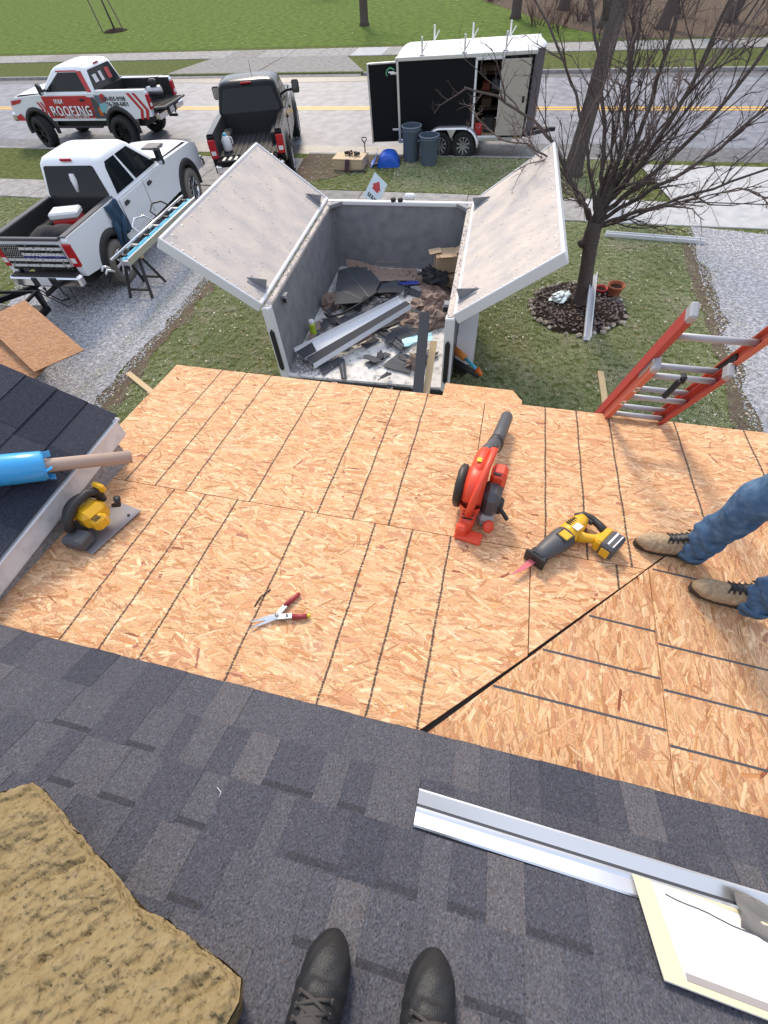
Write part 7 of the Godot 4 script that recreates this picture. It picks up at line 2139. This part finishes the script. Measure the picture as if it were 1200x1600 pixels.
	# --- reciprocating saw on its side: u along the blade, w towards the camera
	var q := thing("reciprocating_saw", "yellow and black cordless reciprocating saw with pink blade lying on the strand boards", "power saw", deck(.294, -1.01))
	q.transform.basis = DB * Basis(Vector3.UP, .86) * Basis.from_scale(Vector3.ONE * .95)
	b = MB.new(); b.prism(PackedVector2Array([Vector2(-.01, -.010), Vector2(.15, -.020), Vector2(.15, .014), Vector2(.07, .012)]), Vector3(0, .035, 0), Vector3.RIGHT, Vector3(0, 0, 1), Vector3.UP, .004); part(q, "blade", b, M.blade_red)
	b = MB.new(); b.box(Vector3(.15, .045, 0), Vector3(.016, .08, .115), Basis(Vector3.UP, .12), .006); b.box(Vector3(.175, .05, .035), Vector3(.05, .05, .02), Basis.IDENTITY, .004); b.box(Vector3(.175, .05, -.035), Vector3(.05, .05, .02), Basis.IDENTITY, .004); part(q, "shoe", b, M.tool_black)
	b = MB.new(true); var rr := []
	for e in [[.165, .030, .034], [.20, .042, .044], [.27, .050, .054], [.34, .056, .062], [.385, .056, .060]]:
		var Rg := PackedVector3Array()
		for j in 18:
			var a := TAU * j / 18
			Rg.append(Vector3(e[0], .057 + sin(a) * e[1], cos(a) * e[2]))
		rr.append(Rg)
	b.loft(rr); part(q, "gear_case", b, M.tool_grey)
	b = MB.new(); b.box(Vector3(.345, .114, .014), Vector3(.05, .008, .055), Basis.IDENTITY, .003); part(q, "yellow_badge", b, M.saw_yellow)
	b = MB.new(); b.box(Vector3(.345, .110, .014), Vector3(.066, .008, .072), Basis.IDENTITY, .003); part(q, "badge_frame", b, M.tool_black)
	b = MB.new(true); rr = []
	for e in [[.38, .054, .058, 0.0], [.42, .054, .056, -.004], [.47, .048, .050, -.01], [.52, .042, .044, -.016], [.555, .034, .036, -.02]]:
		var Rg := PackedVector3Array()
		for j in 16:
			var a := TAU * j / 16
			Rg.append(Vector3(e[0], .057 + sin(a) * e[1], e[3] + cos(a) * e[2]))
		rr.append(Rg)
	b.loft(rr); part(q, "motor_housing", b, M.saw_yellow)
	for i in 5:
		b = MB.new(); b.box(Vector3(.425 + .016 * i, .108 - .0025 * i, -.03), Vector3(.006, .006, .03)); part(q, "vent_slot", b, M.dark_gap)
	b = MB.new(); b.box(Vector3(.44, .1125, .016), Vector3(.05, .003, .035), Basis(Vector3.BACK, -.06)); part(q, "rating_label", b, M.white_metal)
	b = MB.new(true); b.tube(PackedVector3Array([Vector3(.535, .06, -.045), Vector3(.575, .062, -.030), Vector3(.592, .062, .01), Vector3(.588, .060, .06), Vector3(.572, .058, .115)]), [.026, .024, .021, .021, .023], 12); part(q, "grip", b, M.tool_black)
	b = MB.new(); b.box(Vector3(.562, .064, .012), Vector3(.022, .026, .045), Basis.IDENTITY, .006); part(q, "trigger", b, M.tool_black)
	b = MB.new(true); b.tube(PackedVector3Array([Vector3(.44, .05, .035), Vector3(.475, .048, .075), Vector3(.50, .05, .105), Vector3(.53, .052, .125)]), [.032, .025, .026, .034], 12); part(q, "lower_arm", b, M.saw_yellow)
	b = MB.new(); b.box(Vector3(.525, .055, .130), Vector3(.135, .085, .045), Basis(Vector3.UP, .1), .014); part(q, "battery_seat", b, M.saw_yellow)
	b = MB.new(); b.box(Vector3(.525, .058, .180), Vector3(.135, .092, .075), Basis(Vector3.UP, .1), .012); part(q, "battery", b, M.tool_grey)
	b = MB.new(); b.box(Vector3(.468, .05, .184), Vector3(.03, .06, .05), Basis(Vector3.UP, .1), .006); part(q, "battery_clip", b, M.saw_yellow)
	b = MB.new(); b.box(Vector3(.525, .105, .172), Vector3(.10, .003, .010), Basis(Vector3.UP, .1)); b.box(Vector3(.525, .105, .200), Vector3(.10, .003, .006), Basis(Vector3.UP, .1)); part(q, "battery_print", b, M.white_metal)
	# --- circular saw beside the side roof
	var c := thing("circular_saw", "yellow and black cordless circular saw beside the white eave board on the strand boards", "power saw", deck(-1.895, -.86))
	c.transform.basis = DB * Basis(Vector3.UP, -.22)
	b = MB.new(); b.box(Vector3(.03, .010, -.01), Vector3(.19, .005, .33), Basis(Vector3.BACK, .05), .001); part(c, "shoe", b, mat("shoe_metal", lin(.30, .29, .32), .45, .4))
	b = MB.new(true); b.lathe([Vector2(.098, -.018), Vector2(.104, -.012), Vector2(.104, .016), Vector2(.09, .03), Vector2(.04, .034), Vector2(.001, .034)], Vector3(-.055, .10, .0), Vector3(-1, 0, 0), 30); part(c, "blade_guard", b, M.tool_black)
	b = MB.new(true); b.lathe([Vector2(.09, .01), Vector2(.09, .02), Vector2(.001, .022)], Vector3(-.055, .095, .0), Vector3(1, 0, 0), 30); part(c, "blade", b, M.steel)
	b = MB.new(true); b.lathe([Vector2(.108, -.012), Vector2(.112, 0), Vector2(.108, .012)], Vector3(-.068, .098, 0), Vector3(-1, 0, 0), 24, .4, 3.6); part(c, "lower_guard", b, mat("guard_grey", lin(.06, .062, .07), .4))
	b = MB.new(); b.box(Vector3(.015, .115, -.005), Vector3(.12, .115, .14), Basis(Vector3.BACK, .06), .028); b.box(Vector3(.075, .10, .01), Vector3(.07, .085, .085), Basis.IDENTITY, .02); part(c, "motor_housing", b, M.saw_yellow)
	b = MB.new()
	for i in 5: b.box(Vector3(.068 + .010 * i, .1435, .02), Vector3(.004, .003, .035))
	part(c, "vent_slot", b, M.dark_gap)
	b = MB.new(true); b.tube(PackedVector3Array([Vector3(.0, .13, -.09), Vector3(-.005, .19, -.10), Vector3(-.01, .215, -.05), Vector3(-.01, .205, .03), Vector3(-.005, .16, .10), Vector3(.0, .11, .12)]), [.024, .024, .022, .021, .023, .026], 12); part(c, "rear_handle", b, M.tool_black)
	b = MB.new(); b.box(Vector3(.0, .205, -.115), Vector3(.075, .05, .03), Basis.IDENTITY, .01); part(c, "handle_cap", b, M.saw_yellow)
	b = MB.new(true); b.tube(PackedVector3Array([Vector3(.05, .10, -.10), Vector3(.085, .11, -.11), Vector3(.095, .16, -.12)]), [.012, .014, .018], 10); part(c, "front_knob", b, M.tool_black)
	b = MB.new(); b.box(Vector3(.03, .06, .13), Vector3(.12, .075, .10), Basis(Vector3.UP, .2), .015); part(c, "battery", b, M.tool_grey)
	b = MB.new(); b.box(Vector3(-.035, .14, .06), Vector3(.05, .03, .05), Basis.IDENTITY, .008); part(c, "logo_plate", b, M.saw_yellow)
	b = MB.new(); b.lathe([Vector2(.008, .0), Vector2(.008, .003), Vector2(.001, .003)], Vector3(.09, .018, -.12), Vector3.UP, 10); part(c, "screw", b, M.tool_black)
	# --- tin snips
	var s := thing("tin_snips", "red handled tin snips lying open on the strand boards near the shingle edge", "tin snips", deck(-.735, -.572))
	s.transform.basis = DB
	var F := func(x: float, z: float, y := .012) -> Vector3: return Vector3(x + .735, y, z + .572)
	for e in [[[-.835, -.485], [-.79, -.545], .0], [[-.845, -.515], [-.79, -.560], .006]]:
		var p0: Vector3 = F.call(e[0][0], e[0][1], .014 + e[2]); var p1: Vector3 = F.call(-.735, -.572, .014 + e[2])
		b = MB.new(); var dd := (p1 - p0).normalized(); var sd := dd.cross(Vector3.UP)
		for k in 1:
			b.loft([PackedVector3Array([p0 - Vector3(0, .003, 0), p0 + sd * .002, p0 + Vector3(0, .003, 0), p0 - sd * .002]), PackedVector3Array([p0.lerp(p1, .6) - Vector3(0, .008, 0), p0.lerp(p1, .6) + sd * .011, p0.lerp(p1, .6) + Vector3(0, .006, 0), p0.lerp(p1, .6) - sd * .011]), PackedVector3Array([p1 - Vector3(0, .008, 0), p1 + sd * .014, p1 + Vector3(0, .007, 0), p1 - sd * .014])])
		part(s, "blade", b, M.brushed)
	b = MB.new(); b.bar(F.call(-.735, -.572, .018), F.call(-.715, -.63, .018), .026, .012, Vector3.UP, .003); b.bar(F.call(-.735, -.565, .016), F.call(-.665, -.588, .016), .030, .012, Vector3.UP, .003); part(s, "linkage", b, M.steel)
	b = MB.new(true); b.lathe([Vector2(.009, 0), Vector2(.009, .012), Vector2(.001, .014)], F.call(-.735, -.572, .016), Vector3.UP, 12); b.lathe([Vector2(.006, 0), Vector2(.006, .008), Vector2(.001, .01)], F.call(-.69, -.582, .020), Vector3.UP, 10); part(s, "pivot_bolt", b, M.steel)
	b = MB.new(true); b.tube(PackedVector3Array([F.call(-.720, -.625, .016), F.call(-.700, -.665, .016), F.call(-.676, -.705, .016)]), [.011, .0115, .009], 10); part(s, "handle", b, M.snips_red)
	b = MB.new(true); b.tube(PackedVector3Array([F.call(-.665, -.585, .016), F.call(-.63, -.592, .016), F.call(-.600, -.603, .016)]), [.0125, .0125, .011], 10); part(s, "handle", b, M.snips_red)
	b = MB.new(true); b.tube(PackedVector3Array([F.call(-.600, -.603, .016), F.call(-.586, -.608, .016)]), [.010, .007], 8); part(s, "yellow_tip", b, M.rope_yellow)
	# loose dark string by the snips
	b = MB.new(true); b.tube(PackedVector3Array([deck(-.862, -.60) + Vector3(0, .004, 0), deck(-.855, -.65) + Vector3(0, .006, 0), deck(-.825, -.70) + Vector3(0, .004, 0)]), [.003], 5)
	solo("twine", b, M.tool_black, "short dark curl of twine on the strand boards above the snips", "twine")
	# --- roll of blue-wrapped membrane on the side roof
	var ro := thing("membrane_roll", "blue wrapped membrane roll with protruding cardboard core on the side roof", "roll", Vector3(-2.06, 3.437, -.975))
	var ax := (Vector3(-1.80, 3.300, -1.21) - Vector3(-2.06, 3.437, -.975)).normalized()
	b = MB.new(true); b.lathe([Vector2(.036, .0), Vector2(.066, .002), Vector2(.075, -.012), Vector2(.076, -.1), Vector2(.075, -.55), Vector2(.07, -.56), Vector2(.001, -.56)], Vector3.ZERO, ax, 32); part(ro, "wrapped_roll", b, M.blue_wrap)
	for i in 4:
		b = MB.new(); var a := i * 1.6 + .3; var u := ax.cross(Vector3.UP).normalized(); var w := u.cross(ax)
		b.box((u * cos(a) + w * sin(a)) * .058 + ax * .006, Vector3(.03, .004, .05), Basis(u, w, -ax) * Basis(Vector3.BACK, a) * Basis(Vector3.RIGHT, .5)); part(ro, "plastic_fold", b, M.blue_wrap)
	b = MB.new(true); b.lathe([Vector2(.034, -.1), Vector2(.034, .378), Vector2(.029, .378), Vector2(.029, .1)], Vector3.ZERO, ax, 28); part(ro, "cardboard_core", b, M.core_card)

func roof_trim() -> void:
	var an := deg_to_rad(27.0)
	var up := Vector3(0, sin(an), cos(an)); var n := Vector3(0, cos(an), -sin(an))
	var o := Vector3(0, 3.195, -0.243) + n * .011
	var P := func(x: float, s: float, h: float) -> Vector3: return o + Vector3(x, 0, 0) + up * s + n * h
	var t := thing("metal_flashing", "long folded silver flashing strip lying on the shingles at lower right", "flashing")
	# cross section across the strip, from the far edge to the near edge
	var prof := [[.222, .030, "back_flange"], [.228, .031, ""], [.258, .010, ""], [.264, .003, "front_face"], [.268, .012, ""], [.276, .014, ""], [.284, .010, ""], [.318, .006, ""], [.322, .001, ""]]
	var grp := [[0, 1, 2], [3, 4, 5, 6], [6, 7, 8], [2, 3]]
	var mats := [M.aluminium, mat("flash_mid", lin(.70, .73, .78), .28, .8), M.brushed, M.tool_grey]
	for g in 4:
		var b := MB.new()
		for i in grp[g].size() - 1:
			var a: Array = prof[grp[g][i]]; var c: Array = prof[grp[g][i + 1]]
			for k in 12:
				var f0 := k / 12.0; var f1 := (k + 1) / 12.0
				var X := func(f: float) -> float: return lerpf(.0155, 1.42, f)
				var D := func(f: float) -> float: return lerpf(.0, .035, f)
				b.quad(P.call(X.call(f0), a[0] + D.call(f0), a[1]), P.call(X.call(f1), a[0] + D.call(f1), a[1]), P.call(X.call(f1), c[0] + D.call(f1), c[1]), P.call(X.call(f0), c[0] + D.call(f0), c[1]))
		part(t, ["back_flange", "centre_rib", "front_face", "crease"][g], b, mats[g])
	var p := thing("coil_panel", "white bent sheet panel with cream edges over the flashing, lower right corner", "panel")
	var Q := func(x: float, s: float) -> Vector2: return Vector2(x, s)
	var b := MB.new(); b.prism(PackedVector2Array([Q.call(.648, .292), Q.call(1.45, .330), Q.call(1.42, .545), Q.call(.668, .505)]), o + n * .016, Vector3.RIGHT, up, n, .004, .001); part(p, "white_face", b, M.panel_white)
	b = MB.new(); b.prism(PackedVector2Array([Q.call(.646, .290), Q.call(.695, .293), Q.call(.722, .506), Q.call(.667, .504)]), o + n * .0205, Vector3.RIGHT, up, n, .0008)
	b.prism(PackedVector2Array([Q.call(.695, .2925), Q.call(1.45, .329), Q.call(1.45, .350), Q.call(1.0, .325), Q.call(.80, .300)]), o + n * .0205, Vector3.RIGHT, up, n, .0008); part(p, "cream_edge", b, M.panel_cream)
	b = MB.new(); b.prism(PackedVector2Array([Q.call(.666, .4905), Q.call(1.42, .531), Q.call(1.42, .545), Q.call(.667, .5045)]), o + n * .0215, Vector3.RIGHT, up, n, .0008); part(p, "cream_edge", b, M.panel_cream)
	b = MB.new(); b.prism(PackedVector2Array([Q.call(.7225, .477), Q.call(1.42, .514), Q.call(1.42, .5305), Q.call(.7225, .4925)]), o + n * .0208, Vector3.RIGHT, up, n, .0008); part(p, "grey_band", b, mat("band_grey", lin(.30, .28, .28), .7))
	b = MB.new(true)
	var wob := PackedVector3Array()
	for i in 26: wob.append(P.call(.725 + .026 * i, .318 + .0045 * i + .002 * sin(i * 1.3), .0225))
	b.tube(wob, [.0013], 4); part(p, "scribed_line", b, M.tool_grey)
	b = MB.new(true); b.sheet(8, 6, func(u: float, v: float) -> Vector3: return P.call(.905 + .25 * u, .262 + .085 * v + .02 * sin(u * 4), .035 + .012 * sin(u * 9 + v * 4) + .008 * sin(v * 11)), .003)
	solo("grey_cloth", b, mat("rag_grey", lin(.17, .165, .16), .9), "crumpled grey rag on the flashing at the right picture edge", "rag")
	# stray bits on the shingles
	b = MB.new(true); b.tube(PackedVector3Array([P.call(-.62, .375, .003), P.call(-.60, .385, .004), P.call(-.598, .40, .003)]), [.0012], 4)
	solo("wire_offcut", b, M.white_trim, "tiny pale curved wire offcut on the shingles in the lower left middle", "wire")

func stone_slab() -> void:
	# rough split-faced stone lying on the shingles
	var an := deg_to_rad(27.0)
	var up := Vector3(0, sin(an), cos(an)); var n := Vector3(0, cos(an), -sin(an))
	var o := Vector3(0, 3.195, -0.243)
	var T := .15
	# outline in (x, s): s is distance up the slope
	var outl := PackedVector2Array()
	var base := [Vector2(-1.12, .572), Vector2(-1.085, .556), Vector2(-1.04, .562), Vector2(-.86, .625), Vector2(-.60, .715), Vector2(-.40, .742), Vector2(-.305, .768), Vector2(-.283, .805), Vector2(-.335, .95), Vector2(-.40, 1.15), Vector2(-.7, 1.35), Vector2(-1.2, 1.4), Vector2(-1.6, 1.2), Vector2(-1.6, .85), Vector2(-1.3, .70)]
	var r := RandomNumberGenerator.new(); r.seed = 31
	for i in base.size():
		var a: Vector2 = base[i]; var c: Vector2 = base[(i + 1) % base.size()]
		var m := maxi(int(a.distance_to(c) / .035), 1)
		for k in m: outl.append(a.lerp(c, float(k) / m) + Vector2(r.randfn(0, .002), r.randfn(0, .002)))
	var n1 := FastNoiseLite.new(); n1.seed = 2; n1.frequency = 1.0; n1.fractal_octaves = 5
	var n2 := FastNoiseLite.new(); n2.seed = 7; n2.frequency = 1.0; n2.fractal_octaves = 4; n2.fractal_type = FastNoiseLite.FRACTAL_RIDGED
	var dir := Vector2(.76, -.72).normalized(); var per := Vector2(dir.y, -dir.x)
	var b := MB.new(true)
	var nx := 250; var ny := 160
	var G := []
	for i in nx + 1:
		var row := PackedVector3Array(); var ins := PackedByteArray()
		for j in ny + 1:
			var p := Vector2(lerpf(-1.3, -.28, float(i) / nx), lerpf(.53, 1.15, float(j) / ny))
			var inside := Geometry2D.is_point_in_polygon(p, outl)
			# distance to the rim, and points outside drawn in to it
			var best := 1e9; var bp := p
			if p.x > -1.28 or true:
				for k in outl.size():
					var cl := Geometry2D.get_closest_point_to_segment(p, outl[k], outl[(k + 1) % outl.size()])
					var dd := cl.distance_squared_to(p)
					if dd < best: best = dd; bp = cl
			var d := sqrt(best)
			if not inside:
				p = bp; d = 0.0
			var a := p.dot(dir); var c := p.dot(per)
			var h := T + .016 * n1.get_noise_2d(a * 2.0, c * 2.6) + .0022 * n1.get_noise_2d(a * 26, c * 44) + .0010 * n1.get_noise_2d(a * 70, c * 80)
			# split bedding: thin flakes with crisp broken edges
			for q in [[3.0, 6.5, 4.0, .0075, 0.0], [7.0, 19.0, 3.0, .0042, 40.0]]:
				var tv: float = (n1.get_noise_2d(a * q[0] + q[4], c * q[1] + q[4]) + .06 * n1.get_noise_2d(a * 40, c * 55)) * q[2]
				h += (floorf(tv) + smoothstep(0.0, .16, tv - floorf(tv))) * q[3]
			h -= .009 * smoothstep(.38, .42, n1.get_noise_2d(a * 3.0 - 14, c * 14.0))
			h *= lerpf(.84, 1.0, smoothstep(0.0, .022, d))
			row.append(o + Vector3(p.x, 0, 0) + up * p.y + n * h)
		G.append(row)
	for i in nx:
		for j in ny:
			var A: Vector3 = G[i][j]; var B: Vector3 = G[i + 1][j]; var C: Vector3 = G[i + 1][j + 1]; var D: Vector3 = G[i][j + 1]
			if A.distance_squared_to(C) < 1e-10 and B.distance_squared_to(D) < 1e-10: continue
			b.quad(A, B, C, D)
	# rough sides down to the shingles
	for i in outl.size():
		var a := outl[i]; var c := outl[(i + 1) % outl.size()]
		var pr := PackedVector3Array(); var pc := PackedVector3Array()
		for k in 5:
			var f := k / 4.0
			var ca := Vector2(-.8, .95)
			var wob := .010 * n1.get_noise_2d(i * .9, k * 2.3) + .012 * f * f
			var wob2 := .010 * n1.get_noise_2d((i + 1) * .9, k * 2.3) + .012 * f * f
			var q := a + (ca - a).normalized() * wob; var q2 := c + (ca - c).normalized() * wob2
			pr.append(o + Vector3(q.x, 0, 0) + up * q.y + n * lerpf(T * .84, .008, f)); pc.append(o + Vector3(q2.x, 0, 0) + up * q2.y + n * lerpf(T * .84, .008, f))
		for k in 4: b.quad(pr[k], pc[k], pc[k + 1], pr[k + 1])
	solo("stone_slab", b, M.stone, "big rough tan stone slab on the shingles in the lower left corner", "stone")
